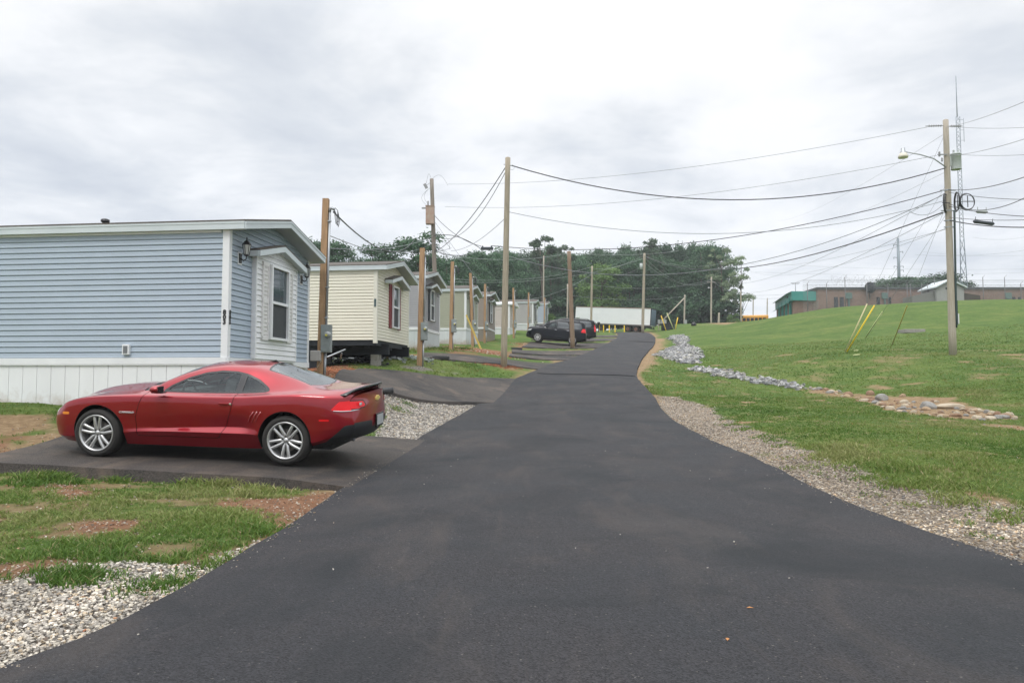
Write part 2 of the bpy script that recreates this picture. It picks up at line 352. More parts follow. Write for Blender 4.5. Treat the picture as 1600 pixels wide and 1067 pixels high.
M_DRIVE = asphalt_mat('drive_asphalt', (.072,.063,.056), (.036,.032,.030), (.17,.13,.10), .85, True)

def drive(px4, name='driveway', lift=.05, lift_near=None, n=28, k=10):
    """near-left, near-right, far-right, far-left in the photo"""
    nl, nr, fr, fl = [Vector(G(*p)[:2]) if not isinstance(p, Vector) else p for p in px4]
    rows = []
    for j in range(k+1):
        v = j/k; row = []
        for i in range(n+1):
            u = i/n; p = (nl*(1-u)+nr*u)*(1-v)+(fl*(1-u)+fr*u)*v
            wob = .05*(vnoise(np.array(u*9.0), np.array(v*1.0+nl.x), 3)-.5)*(1 if j in (0, k) else 0)
            e = max(0, (u-.72)/.28); ll = (lift_near if lift_near is not None else lift); z = ll+( .028-ll)*e*e*(3-2*e)
            row.append((p.x, p.y+float(wob), z))
        rows.append(row)
    return ribbon_strip(rows, name, M_DRIVE, .16), [tuple(q) for q in (nl, nr, fr, fl)]
DRIVES = []
for q in [((-60,734),(600,768),(705,690),(118,685)), ((520,602),(795,629),(826,592),(560,580)), ((652,559),(852,577.5),(900,567.5),(662,552.5)),
          ((795,557),(896,563),(912,556),(797,553.5)), ((800,551.5),(920,555),(938,547),(800,547)), ((815,543),(945,543.5),(962,535.5),(830,534.5)),
          ((830,531.5),(966,532),(978,528.6),(850,528)), ((880,526),(975,526.3),(985,523.6),(890,523))]:
    o, poly = drive(q, lift=.13 if q[0][0] < 0 else (.10 if q[0][0] < 600 else .055)); DRIVES.append(poly)
ys = np.concatenate([np.arange(-30, 2, 1.0), np.arange(2, 40, .35), np.arange(40, YEND, .8)]); rows = []
for Y in ys:
    a, b = road_edges(Y); w = .035*(float(vnoise(np.array(Y*1.3), np.array(1.), 5))-.5)+.02*(float(vnoise(np.array(Y*5.), np.array(1.), 8))-.5)
    w2 = .035*(float(vnoise(np.array(Y*1.3), np.array(9.), 6))-.5)+.02*(float(vnoise(np.array(Y*5.), np.array(4.), 9))-.5)
    rows.append([(a+w+(b-a+w2-w)*t, Y, .045+.03*math.sin(math.pi*t)) for t in np.linspace(0, 1, 15)])
road = ribbon_strip(rows, 'road', M_ROAD, .12)
# paving joints across the road (slightly raised laps of newer mix)
M_JOINT = mat('joint_tar', (.010,.010,.012), .9, spec=.1, var=.2, scale=20, bump=.004, bscale=90)
for (a, b, w) in (((838,584.5),(994,589.5),.45), ((972,534),(1022,535.5),.7)):
    A = Vector(G(*a)[:2]); B = Vector(G(*b)[:2]); rows = []
    for v in (0, .5, 1):
        rows.append([((A*(1-u)+B*u).x, (A*(1-u)+B*u).y+(v-.5)*w+.05*math.sin(u*9), .045+.03*math.sin(math.pi*min(max(u,0),1))+(.014 if v == .5 else .006)) for u in np.linspace(0.01, .99, 16)])
    ribbon_strip(rows, 'paving_joint', M_JOINT, .03)

# ---- zones in plan
Z = lambda *p: gp(p)
GRAVEL = [Z((-250,930),(0,912),(90,890),(170,882),(235,876),(300,885),(350,865),(420,838),(480,812),(455,832),(420,853),(315,920),(105,1035),(-60,1100),(-400,1200)),
          Z((585,612),(600,640),(600,670),(580,685),(650,690),(780,628),(760,622)),
          Z((628,574),(665,574),(712,583),(672,581)), Z((735,585),(760,590),(745,588))]
VERGE = [Z((1022,618),(1058,619),(1100,634),(1170,667),(1222,686),(1290,717),(1380,750),(1500,775),(1620,800),(1700,870),(1700,960),(1600,900),(1432,838),(1268,772),(1100,692),(1036,650))]
CLAY = [Z((330,785),(400,775),(520,768),(560,765),(560,790),(430,850),(340,905),(250,905),(300,870),(380,850),(395,810)), Z((-100,885),(60,872),(150,885),(120,905),(0,915),(-100,920)),
        Z((500,572),(560,574),(575,579),(520,600),(480,600),(470,575)), Z((755,560),(800,566),(815,572),(790,576),(765,572)), Z((700,546),(735,543),(805,551),(790,556),(740,549)),
        Z((800,541),(822,535),(835,541),(820,545)), Z((660,548),(695,543),(690,547)), Z((75,752),(130,754),(140,775),(80,772)),Z((130,815),(210,818),(200,835),(130,832)),Z((-40,690),(10,686),(40,692),(0,706),(-40,712))]
TAN = [Z((1008,540),(1030,528),(1040,532),(1030,555),(1020,572),(996,583),(993,575),(1004,556)), Z((995,600),(1020,618),(1060,622),(1020,622)),
       Z((0,648),(85,645),(85,665),(0,680),(-60,670),(-60,648)), Z((0,700),(85,672),(120,680),(0,712)), Z((858,563),(890,562),(870,570)), Z((1100,503),(1130,508),(1150,505),(1140,500)),
       Z((805,547),(905,547),(900,549),(805,549)), Z((1250,603),(1300,606),(1330,622),(1270,615)),Z((1330,616),(1480,622),(1590,655),(1480,655),(1380,640)), Z((985,518),(1015,518),(1030,526),(1020,526)),Z((880,565),(905,560),(905,563))]
DARKPATCH = [Z((480,560),(600,563),(600,572),(480,572))]  # ground coloured near-black in a patch under the cream home
for d in (DRIVES[0],):
    pass
def zone_vals(x, y):
    """gravel, verge, clay, tan weights with ragged edges"""
    n1 = fbm(x*1.3, y*1.3, 5, 11)-.5; n2 = fbm(x*5, y*5, 4, 21)-.5; far = np.clip(y/25, .6, 3.5)
    out = []
    for polys, s, nz in ((GRAVEL, .22, .8), (VERGE, .2, .7), (CLAY, .55, 1.4), (TAN, .25, 1.0), (DARKPATCH, .2, .5)):
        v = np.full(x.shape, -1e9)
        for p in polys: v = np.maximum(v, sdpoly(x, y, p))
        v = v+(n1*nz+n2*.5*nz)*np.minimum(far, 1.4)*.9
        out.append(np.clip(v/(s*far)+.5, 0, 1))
    # bare edges along the drives and the road
    a, b = road_edges(y); e = np.minimum(np.abs(x-a), np.abs(x-b)); bare = np.clip(1-(e-.10+n2*.35)/.22, 0, 1)*((y < 104))
    for d in DRIVES:
        dd = sdpoly(x, y, d); bare = np.maximum(bare, np.clip(1-(np.abs(dd)-.04+n2*.35)/.2, 0, 1)*.8)
    spots = np.clip((fbm(x*.55+5, y*.55, 5, 31)-.66)*14, 0, 1)*np.clip(1-np.abs(x+4)/9, 0, 1)*(x < 0)
    spots2 = np.clip((fbm(x*.8+9, y*.8, 5, 41)-.71)*14, 0, 1)*(x > 3)*(y < 45)
    out[2] = np.maximum(out[2], spots); out[3] = np.maximum(out[3], np.maximum(bare, spots2))
    thin = np.clip((fbm(x*2.1+3, y*2.1, 5, 61)-.50)*7, 0, 1)*.75*(x < 0)*(y < 14); out[3] = np.maximum(out[3], thin)
    thin2 = np.clip((fbm(x*1.4+3, y*1.4, 5, 63)-.60)*7, 0, 1)*.55*(x > 0)*(y < 40); out[3] = np.maximum(out[3], thin2)
    return out
def axis(vals):
    o = [vals[0][0]]
    for a, b, s in vals:
        n = max(1, int(round((b-a)/s))); o += list(np.linspace(a, b, n+1)[1:])
    return np.array(o)
gx = axis([(-440,-300,70),(-300,-60,20),(-60,-24,3),(-24,-11,.5),(-11,-1.4,.1),(-1.4,3.2,.35),(3.2,11,.1),(11,24,.3),(24,60,1.5),(60,300,16),(300,440,70)])
gy = axis([(-140,-20,30),(-20,2,1.6),(2,13,.09),(13,28,.16),(28,45,.4),(45,125,1.0),(125,240,6),(240,680,40)])
XX, YY = np.meshgrid(gx, gy); ZZ = H(XX, YY)
zg, zv, zc, zt, zd = zone_vals(XX, YY)
near = np.clip((40-YY)/20, 0, 1)
ZZ = ZZ+(fbm(XX*.5, YY*.5, 3, 51)-.5)*.06+(fbm(XX*3, YY*3, 3, 55)-.5)*.035*near
a_, b_ = road_edges(YY); inroad = (XX > a_-.05) & (XX < b_+.05) & (YY < YEND+2); ZZ = np.where(inroad, H(XX, YY)-.05, ZZ)
for d in DRIVES: ZZ = np.where(sdpoly(XX, YY, d) > -.05, H(XX, YY)-.04, ZZ)
far_drop = np.clip((YY-420)/1500, 0, 1)*12; ZZ = ZZ-far_drop
idx = np.arange(XX.size).reshape(XX.shape)
Fq = np.stack([idx[:-1, :-1], idx[:-1, 1:], idx[1:, 1:], idx[1:, :-1]], -1).reshape(-1, 4)
def ground_mat():
    m = bpy.data.materials.new('grassy_ground'); m.use_nodes = True; nt = m.node_tree; n = nt.nodes; l = nt.links; b = n['Principled BSDF']
    tc = n.new('ShaderNodeTexCoord')
    def noi(s, d, r=.6, dist=0, st=None):
        t = n.new('ShaderNodeTexNoise'); t.inputs['Scale'].default_value = s; t.inputs['Detail'].default_value = d; t.inputs['Roughness'].default_value = r; t.inputs['Distortion'].default_value = dist
        mp = n.new('ShaderNodeMapping'); l.new(tc.outputs['Object'], mp.inputs[0])
        if st: mp.inputs['Scale'].default_value = st
        l.new(mp.outputs[0], t.inputs['Vector']); return t.outputs['Fac']
    def ramp(f, *st):
        r = n.new('ShaderNodeValToRGB'); l.new(f, r.inputs[0]); e = r.color_ramp.elements
        e[0].position, e[0].color = st[0][0], (*st[0][1], 1); e[1].position, e[1].color = st[-1][0], (*st[-1][1], 1)
        for p, c in st[1:-1]: q = e.new(p); q.color = (*c, 1)
        return r.outputs[0]
    def mix(f, a, c, bt='MIX'):
        x = n.new('ShaderNodeMixRGB'); x.blend_type = bt
        for i, v in enumerate((f, a, c)):
            if isinstance(v, (int, float)): x.inputs[i].default_value = v
            elif isinstance(v, tuple): x.inputs[i].default_value = (*v, 1)
            else: l.new(v, x.inputs[i])
        return x.outputs[0]
    def at(a):
        q = n.new('ShaderNodeAttribute'); q.attribute_name = a; return q.outputs['Fac']
    g1 = ramp(noi(.22, 8, .65, .5), (.30,(.070,.122,.026)), (.48,(.092,.148,.033)), (.60,(.118,.163,.041)), (.74,(.165,.182,.064)))
    g2 = ramp(noi(9, 8, .75), (.30,(.55,.60,.52)), (.5,(.97,.97,.97)), (.70,(1.35,1.3,1.2)))
    g3 = ramp(noi(1.1, 8, .75, .6), (.32,(.62,.72,.62)), (.5,(.95,.97,.95)), (.68,(1.32,1.20,1.25)))
    grass = mix(1., mix(1., g1, g2, 'MULTIPLY'), g3, 'MULTIPLY')
    vo = n.new('ShaderNodeTexVoronoi'); vo.inputs['Scale'].default_value = 26; l.new(tc.outputs['Object'], vo.inputs['Vector'])
    sp = n.new('ShaderNodeSeparateColor'); l.new(vo.outputs['Color'], sp.inputs[0])
    stone = ramp(sp.outputs[0], (0,(.13,.12,.105)), (.35,(.32,.30,.27)), (.8,(.50,.475,.44)), (1,(.66,.63,.58)))
    stone = mix(ramp(vo.outputs['Distance'], (.25,(0,0,0)), (.6,(1,1,1))), stone, (.10,.085,.07))
    vo2 = n.new('ShaderNodeTexVoronoi'); vo2.inputs['Scale'].default_value = 38; l.new(tc.outputs['Object'], vo2.inputs['Vector'])
    sp2 = n.new('ShaderNodeSeparateColor'); l.new(vo2.outputs['Color'], sp2.inputs[0])
    verge = ramp(sp2.outputs[1], (0,(.085,.07,.058)), (.5,(.25,.205,.16)), (.85,(.40,.34,.27)), (1,(.52,.46,.38)))
    clay = ramp(noi(5, 8, .7), (.3,(.17,.085,.048)), (.55,(.27,.145,.085)), (.72,(.33,.235,.15)))
    tan = ramp(noi(7, 8, .75), (.3,(.17,.105,.055)), (.55,(.30,.21,.12)), (.75,(.44,.34,.21)))
    c = mix(at('tan'), grass, tan); c = mix(at('clay'), c, clay); c = mix(at('verge'), c, verge); c = mix(at('gravel'), c, stone); c = mix(at('darkpatch'), c, (.02,.018,.016))
    l.new(c, b.inputs['Base Color']); b.inputs['Roughness'].default_value = .95; b.inputs['Specular IOR Level'].default_value = .15
    bp = n.new('ShaderNodeBump'); bp.inputs['Distance'].default_value = .05; l.new(noi(14, 9, .8), bp.inputs['Height']); l.new(bp.outputs[0], b.inputs['Normal'])
    return m
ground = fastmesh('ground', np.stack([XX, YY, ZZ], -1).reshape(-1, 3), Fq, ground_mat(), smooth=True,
                  attrs={'gravel': zg.ravel(), 'verge': zv.ravel(), 'clay': zc.ravel(), 'tan': zt.ravel(), 'darkpatch': zd.ravel()})
ground['kind'] = 'structure'
def hard(x, y):
    a, b = road_edges(y); m = (x > a-.03) & (x < b+.03) & (y < YEND)
    for d in DRIVES: m |= sdpoly(x, y, d) > -.03
    return m
# ================================================================ MOBILE HOMES
M_WHITE = mat('white_vinyl', (.78,.79,.80), .45, var=.06, scale=3)
M_TRIMW = mat('white_trim', (.80,.815,.83), .4, var=.08, scale=2.5)
M_FASCIA = mat('fascia_metal', (.60,.66,.68), .38, var=.1, scale=1.5)
M_SOFF = mat('soffit_vinyl', (.50,.53,.54), .55, var=.05, scale=6)
M_SHING = mat('roof_shingles', (.13,.115,.10), .95, var=.5, scale=14, bump=.02, bscale=30)
M_BLACKM = mat('black_metal', (.015,.015,.017), .4, spec=.5)
M_CHAS = mat('chassis_steel', (.010,.014,.020), .65, var=.4, scale=4)
M_BLOCK = mat('concrete_block', (.33,.31,.28), .95, var=.35, scale=14, bump=.01, bscale=80)
M_GLASS = mat('window_glass', (.018,.024,.028), .04, spec=.8)
M_GLASSU = mat('window_glass_upper', (.05,.075,.085), .03, spec=1.0)
M_SCREEN = mat('insect_screen', (.045,.05,.055), .6, var=.15, scale=40)
M_DIRT = mat('skirt_soil', (.21,.09,.045), .95, var=.4, scale=6, bump=.03, bscale=8)
M_LAMPG = mat('lantern_glass', (.5,.52,.52), .15, spec=.6)
def lap(mb, p0, p1, zb, zt, out, course=.115, d=.026, xl=None, xr=None):
    """lap siding between p0 and p1 (2D points); xl/xr(z) give the left and right ends 0..1"""
    p0 = Vector(p0); p1 = Vector(p1); out = Vector(out); z = zb
    while z < zt-1e-4:
        z2 = min(z+course, zt); zm = z+(z2-z)*.50; zs = [z, z+(z2-z)*.14, zm, zm+.004, z2]; ds = [d, d*1.02, d*.62, d*.80, 0]
        prev = None
        for zz, dd in zip(zs, ds):
            a = xl(zz) if xl else 0; b = xr(zz) if xr else 1
            if b < a: a = b = (a+b)/2
            A = p0.lerp(p1, a)+out*dd; B = p0.lerp(p1, b)+out*dd
            cur = ((A.x, A.y, zz), (B.x, B.y, zz))
            if prev: mb.quad(prev[0], prev[1], cur[1], cur[0])
            else:
                A0 = p0.lerp(p1, a)-out*.012; B0 = p0.lerp(p1, b)-out*.012; mb.quad((A0.x, A0.y, zz), (B0.x, B0.y, zz), cur[1], cur[0])
            prev = cur
        z = z2
def house(label, cat, corner, yaw, hf, hw=2.62, Wd=4.15, L=16, col=(.3,.4,.5), trimc=None, bump=None, shut=(.75,.75,.75), skirt=None, base_dz=0, roofc=None, oh=.38, pitch=.215,
          lamps=True, number=None, win=(1.62,2.46,.50,2.06), courses=.115, blocks=False, whiteroof=False, name='mobile_home', corner_post=True, curved=False, outlet=False, group='mobile homes along the street', nowin=False):
    """corner: world point of the near road-side bottom siding corner. local x = along the gable end away from camera, local y = along the long wall to the left, z=0 siding bottom"""
    r = math.pi/2-yaw
    t = empty(name, corner, r, label=label, cat=cat, group=group)
    key = 'siding_%d_%d_%d' % tuple(int(c*1000) for c in col)
    ms = mat(key, col, .5, spec=.35, var=.10, scale=1.2, contrast=.4)
    apex = hw+pitch*(Wd/2)
    # ---- walls: one part per wall
    mb = MB(); lap(mb, (0, 0), (0, L), 0, hw, (-1, 0), courses); mb.quad((.03, 0, -.02), (.03, L, -.02), (.03, L, hw), (.03, 0, hw)); mb.build('side_wall', ms, t, fix=False)
    mb = MB(); xl = lambda z: 0 if z <= hw else (z-hw)/pitch/Wd; xr = lambda z: 1 if z <= hw else 1-(z-hw)/pitch/Wd
    lap(mb, (0, 0), (Wd, 0), 0, apex, (0, -1), courses, xl=xl, xr=xr)
    mb.add([(0, .03, -.02), (Wd, .03, -.02), (Wd, .03, hw), (Wd/2, .03, apex), (0, .03, hw)], [(0, 1, 2, 3, 4)]); mb.build('end_wall', ms, t, fix=False)
    mb = MB(); mb.box((Wd-.02, L/2, hw/2), (.04, L, hw)); mb.add([(0, L, 0), (Wd, L, 0), (Wd, L, hw), (Wd/2, L, apex), (0, L, hw)], [(0, 1, 2, 3, 4)]); mb.build('back_wall', ms, t)
    mb = MB(); mb.box((Wd/2, L/2, -.05), (Wd-.05, L-.05, .1)); mb.build('floor_deck', M_CHAS if blocks else M_TRIMW, t)
    tm = mat('trim_%s' % key, trimc, .45, var=.05) if trimc else M_TRIMW
    # corner posts
    for x, y, n in ((0, 0, 0), (Wd, 0, 1), (0, L, 2)):
        mb = MB(); mb.box((x+(.03 if x == 0 else -.03), y+(.045 if y == 0 else -.045)-.0, hw/2-.06), (.12, .145, hw+.12), bev=.008); mb.build('corner_post', tm, t)
    mb = MB(); mb.box((-.012, L/2, hw-.05), (.05, L-.3, .10)); mb.build('frieze_board', tm, t)
    # ---- roof
    rm = mat('white_metal_roof', (.80,.80,.80), .35, var=.05) if whiteroof else M_SHING
    e = .10; th = .05
    def zr(x): return hw+pitch*(x if x < Wd/2 else Wd-x)
    y0, y1 = -oh, L+.2
    mb = MB()
    if curved:
        prof = [(-e+ (Wd+2*e)*i/16, hw+.13+ .30*math.sin(math.pi*i/16)**.7) for i in range(17)]
        poly = prof+[(Wd+e, hw+.02), (-e, hw+.02)]; mb.prism([(p[0], p[1]) for p in poly], y0, y1, 'Y')
    else:
        prof = [(-e, zr(-e)+.16), (Wd/2, apex+.16), (Wd+e, zr(-e)+.16), (Wd+e, zr(-e)+.12), (Wd/2, apex+.12), (-e, zr(-e)+.12)]
        for y in (0,): mb.prism(prof, y0-.02, y1, 'Y')
    mb.build('roof', rm, t)
    if not curved:
        # fascias: gable rakes + eaves, soffit under the gable overhang
        fh = .155
        for sgn, nm in ((0, 'fascia_board'), (1, 'fascia_board')):
            a = (-e, zr(-e)); b = (Wd/2, apex)
            if sgn: a = (Wd+e, zr(-e)); b = (Wd/2, apex)
            mb = MB(); mb.prism([(a[0], a[1]-.035), (b[0], b[1]-.035), (b[0], b[1]+.118), (a[0], a[1]+.118)], y0-.03, y0+.005, 'Y')
            mb.prism([(a[0], a[1]+.075), (b[0], b[1]+.075), (b[0], b[1]+.118), (a[0], a[1]+.118)], y0-.042, y0-.031, 'Y'); mb.build(nm, M_FASCIA, t)
        for x in (-e-.012, Wd+e+.012):
            mb = MB(); mb.box((x, (y0+y1)/2, zr(-e)+.042), (.024, y1-y0, fh)); mb.box((x+(-.016 if x < 0 else .016), (y0+y1)/2, zr(-e)+.098), (.008, y1-y0, .04)); mb.build('eave_board', M_FASCIA, t)
        mb = MB()
        for a, b in ((-e, Wd/2), (Wd/2, Wd+e)):
            n = 7
            for i in range(n):
                xa = a+(b-a)*i/n; xb = a+(b-a)*(i+1)/n-.012
                mb.add([(xa, y0, zr(xa)-.03), (xb, y0, zr(xb)-.03), (xb, 0.02, zr(xb)-.03), (xa, 0.02, zr(xa)-.03)], [(0, 1, 2, 3)])
            mb.add([(a, y0, zr(a)-.02), (b, y0, zr(b)-.02), (b, .02, zr(b)-.02), (a, .02, zr(a)-.02)], [(0, 1, 2, 3)])
        mb.build('soffit', M_SOFF, t, fix=False)
        mb = MB()
        mb.quad((-e, y0, zr(-e)-.034), (0, y0, zr(-e)-.034), (0, L, zr(-e)-.034), (-e, L, zr(-e)-.034)); mb.build('eave_soffit', M_SOFF, t, fix=False)
    else:
        mb = MB(); mb.box((-e-.02, (y0+y1)/2, hw+.02), (.03, y1-y0, .14)); mb.build('eave_board', M_TRIMW, t)
    # ---- bump-out with little gable roof
    yf = 0
    if bump:
        ba, bb, bt, bp = bump; yf = -.10; bz0 = 0.0; bc = (ba+bb)/2; sl = .24; bap = bt+sl*(bb-ba)/2
        mw = M_WHITE if shut == 'same' else ms
        mb = MB(); lx = lambda z: 0 if z <= bt else (z-bt)/sl/(bb-ba); rx_ = lambda z: 1 if z <= bt else 1-(z-bt)/sl/(bb-ba)
        lap(mb, (ba, yf), (bb, yf), bz0, bap, (0, -1), courses, xl=lx, xr=rx_)
        for x in (ba, bb): mb.box((x, yf/2, bt/2), (.03, abs(yf)+.03, bt)); mb.box((x, yf-.005, bt/2), (.05, .045, bt))
        mb.box((bc, yf/2, -.02), (bb-ba, abs(yf), .04)); mb.build('window_bay', mw, t, fix=False)
        o = .20; yo = yf-.16; mb = MB()
        za = bt-sl*o
        mb.prism([(ba-o, za+.14), (bc, bap+.14), (bb+o, za+.14), (bb+o, za+.105), (bc, bap+.105), (ba-o, za+.105)], yo-.02, -.02, 'Y'); g = mb.build('bay_roof', M_SHING, t)
        mb = MB()
        for a in (ba-o, bb+o):
            mb.prism([(a, za-.02), (bc, bap-.02), (bc, bap+.10), (a, za+.10)], yo-.03, yo, 'Y')
            mb.box((a+(-.01 if a < bc else .01), (yo-.02)/2, za+.04), (.02, abs(yo)-.02, .12))
        mb.build('bay_fascia', M_FASCIA, g)
        mb = MB(); mb.add([(ba-o, yo, za), (bc, yo, bap), (bc, 0, bap), (ba-o, 0, za)], [(0, 1, 2, 3)]); mb.add([(bb+o, yo, za), (bc, yo, bap), (bc, 0, bap), (bb+o, 0, za)], [(0, 1, 2, 3)]); mb.build('bay_soffit', M_SOFF, g, fix=False)
    # ---- window
    if not nowin:
        wa, wb, wz, wt = win; wc = (wa+wb)/2; f = .055; yy = yf-.062
        mb = MB()
        for x in (wa-f/2+.0, wb+f/2): mb.box((x, yy, (wz+wt)/2), (f, .11, wt-wz+2*f))
        for z in (wz-f/2, wt+f/2): mb.box((wc, yy, z), (wb-wa, .112, f))
        mb.box((wc, yy-.004, (wz+wt)/2), (wb-wa, .07, .06))
        wn = mb.build('window', M_TRIMW, t)
        mb = MB(); mb.quad((wa, yy+.012, (wz+wt)/2), (wb, yy+.012, (wz+wt)/2), (wb, yy+.012, wt), (wa, yy+.012, wt)); mb.build('window_pane', M_GLASSU, wn, fix=False)
        mb = MB(); mb.quad((wa, yy+.004, wz), (wb, yy+.004, wz), (wb, yy+.004, (wz+wt)/2), (wa, yy+.004, (wz+wt)/2)); mb.build('insect_screen', M_SCREEN, wn, fix=False)
        if shut:
            sc = (.72,.71,.70) if shut == 'same' else shut; sm = mat('shutter_%d_%d_%d' % tuple(int(c*1000) for c in sc), sc, .5, var=.06)
            for x in (wa-f-.02-.15, wb+f+.02+.15):
                mb = MB(); mb.box((x, yf-.028, (wz+wt)/2), (.30, .03, wt-wz+.16)); h = (wt-wz+.16)/2; c = (wz+wt)/2
                for zz in (c-h+.045, c, c+h-.045): mb.box((x, yf-.05, zz), (.30, .016, .09))
                for xx in (x-.125, x+.125): mb.box((xx, yf-.05, c), (.05, .0155, 2*h-.01))
                for k in range(18):
                    zz = c-h+.12+(2*h-.24)*k/17
                    if abs(zz-c) > .05: mb.box((x, yf-.046, zz), (.20, .008, .03), rx=.5)
                mb.build('shutter', sm, t)
    if lamps:
        for x in lamps if isinstance(lamps, tuple) else (.42, 3.62):
            z = 2.2; mb = MB(); mb.box((x, -.03, z-.14), (.11, .03, .20), bev=.008); mb.tube([(x, -.04, z-.14), (x, -.10, z-.19), (x, -.16, z-.16), (x, -.17, z-.08)], .012, 6)
            mb.lathe([(.02, -.10), (.055, -.085), (.045, -.06)], (x, -.17, z), n=6, smooth=False)
            mb.lathe([(.095, .14), (.09, .15), (.05, .21), (.015, .24), (.012, .29), (.0, .30)], (x, -.17, z), n=6, smooth=False)
            for k in range(6): a = k*math.pi/3; mb.tube([(x+.05*math.cos(a), -.17+.05*math.sin(a), z-.07), (x+.088*math.cos(a), -.17+.088*math.sin(a), z+.14)], .006, 4)
            l = mb.build('wall_lantern', M_BLACKM, t); mb = MB(); mb.lathe([(.045, -.06), (.08, .135), (0, .136)], (x, -.17, z), n=6, smooth=False); mb.build('lantern_glass', M_LAMPG, l)
            mb = MB(); mb.box((x, -.022, z-.14), (.17, .012, .26)); mb.build('mounting_block', M_WHITE, l)
    # ---- skirting, blocks
    gx_ = [h1(*( (Matrix.Rotation(r, 3, 'Z')@Vector((u, v, 0))+corner)[:2])) - corner.z for u in (0, Wd) for v in (0, L/2, L)]
    zb = min(gx_)-.25
    if skirt:
        sk = mat('skirting_%d_%d_%d' % tuple(int(c*1000) for c in skirt), skirt, .5, var=.10, scale=1.5, contrast=.4, stretch=(1, 1, .3))
        if not sk.get('stained'):
            sk['stained'] = 1; nt = sk.node_tree; nn = nt.nodes; ll = nt.links; bb = nn['Principled BSDF']; src = bb.inputs['Base Color'].links[0].from_socket
            tcc = nn.new('ShaderNodeTexCoord'); sx_ = nn.new('ShaderNodeSeparateXYZ'); ll.new(tcc.outputs['Object'], sx_.inputs[0]); tn = nn.new('ShaderNodeTexNoise'); tn.inputs['Scale'].default_value = 2.6; tn.inputs['Detail'].default_value = 9; tn.inputs['Roughness'].default_value = .7; ll.new(tcc.outputs['Object'], tn.inputs['Vector'])
            ma = nn.new('ShaderNodeMath'); ma.operation = 'MULTIPLY_ADD'; ll.new(tn.outputs['Fac'], ma.inputs[0]); ma.inputs[1].default_value = 1.0; ll.new(sx_.outputs[2], ma.inputs[2])
            mr_ = nn.new('ShaderNodeMapRange'); ll.new(ma.outputs[0], mr_.inputs[0]); mr_.inputs['From Min'].default_value = -.62; mr_.inputs['From Max'].default_value = -.22; mr_.inputs['To Min'].default_value = .65; mr_.inputs['To Max'].default_value = 0
            mm_ = nn.new('ShaderNodeMixRGB'); ll.new(mr_.outputs[0], mm_.inputs[0]); ll.new(src, mm_.inputs[1]); mm_.inputs[2].default_value = (.34,.24,.16,1); ll.new(mm_.outputs[0], bb.inputs['Base Color'])
        mb = MB(); n = int(L/.105)
        def panel(a, b, out, n):
            a = Vector(a); b = Vector(b); out = Vector(out)
            for i in range(n):
                p = a.lerp(b, i/n); q = a.lerp(b, (i+1)/n); k = i % 3; d = .010 if k else .010
                s = p.lerp(q, .12); 
                for (u, v, du, dv) in ((p, s, -.006 if k == 0 else d, d), (s, q, d, d)):
                    U = u+out*du; V = v+out*dv; mb.quad((U.x, U.y, zb), (V.x, V.y, zb), (V.x, V.y, -.13), (U.x, U.y, -.13))
        panel((0, 0), (0, L), (-1, 0), n); mb.quad((.02, 0, zb), (.02, L, zb), (.02, L, -.13), (.02, 0, -.13)); mb.build('skirting', sk, t, fix=False)
        mb = MB(); panel((0, 0), (Wd, 0), (0, -1), int(Wd/.105)); mb.build('skirting', sk, t, fix=False)
        mb = MB(); mb.box((-.015, L/2, -.07), (.06, L+.02, .13)); mb.box((Wd/2, -.015, -.07), (Wd+.02, .06, .128))
        mb.box((-.03, L/2, -.145), (.02, L+.02, .022)); mb.build('skirting_rail', M_TRIMW, t)
    if blocks:
        mb = MB()
        for x in (.75, Wd-.75):
            mb.box((x, L/2-.1, -.30), (.10, L+.3, .36)); mb.box((x, L/2-.1, -.49), (.2, L+.3, .03)); mb.box((x, L/2-.1, -.12), (.2, L+.3, .03))
        for k in range(int(L/1.2)): mb.box((Wd/2, .5+k*1.2, -.16), (Wd-.2, .08, .16))
        mb.box((.04, L/2, -.10), (.06, L, .20)); mb.box((Wd/2, .04, -.10), (Wd, .06, .20)); mb.box((Wd/2, L-.3, -.3), (Wd-1, .12, .36)); mb.build('chassis', M_CHAS, t)
        mb = MB(); mb.box((.12, L*.55, (zb-.2)/2-.1), (.04, L*.8, abs(zb)+.0)); mb.box((Wd-.12, L*.6, (zb-.2)/2-.1), (.04, L*.7, abs(zb)))
        mb.build('vapour_sheeting', M_CHAS, t)
        for x, y in ((.75, .25), (Wd-.75, .25), (.75, 3.3), (Wd-.75, 3.3), (.75, 6.3), (Wd-.75, 6.3)):
            mb = MB(); z = -.505; k = 0
            while z > zb:
                mb.box((x, y, z-.10), (.40 if k % 2 else .392, .29 if k % 2 else .282, .195), bev=.006); z -= .2; k += 1
            mb.build('pier_block', M_BLOCK, t)
    if number:
        mt = Matrix.Translation((-.045, -.005, 1.02))@Matrix(((0, 0, -1), (-1, 0, 0), (0, 1, 0))).to_4x4()
        mt = Matrix.Translation((-.036, .045, .80))@Matrix(((0, 0, -1, 0), (-1, 0, 0, 0), (0, 1, 0, 0), (0, 0, 0, 1)))
        text_mesh('house_number', '\n'.join(number), .125, M_BLACKM, t, mtx=mt, bold=.007, spacing=.78)
        mt = Matrix.Translation((.045, -.034, .80))@Matrix(((1, 0, 0, 0), (0, 0, -1, 0), (0, 1, 0, 0), (0, 0, 0, 1)))
        text_mesh('house_number', '\n'.join(number), .125, M_BLACKM, t, mtx=mt, bold=.007, spacing=.78)
    if outlet:
        mb = MB(); mb.box((-.05, 2.12, .16), (.07, .15, .21), bev=.01); o = mb.build('outlet_box', M_TRIMW, t); mb = MB(); mb.box((-.088, 2.12, .16), (.01, .09, .15)); mb.build('outlet_cover', mat('grey_plastic', (.16,.17,.18), .5), o)
    return t
YAW = math.atan(.105)
def Hc(px, py, Y): return P(px, py, Y)
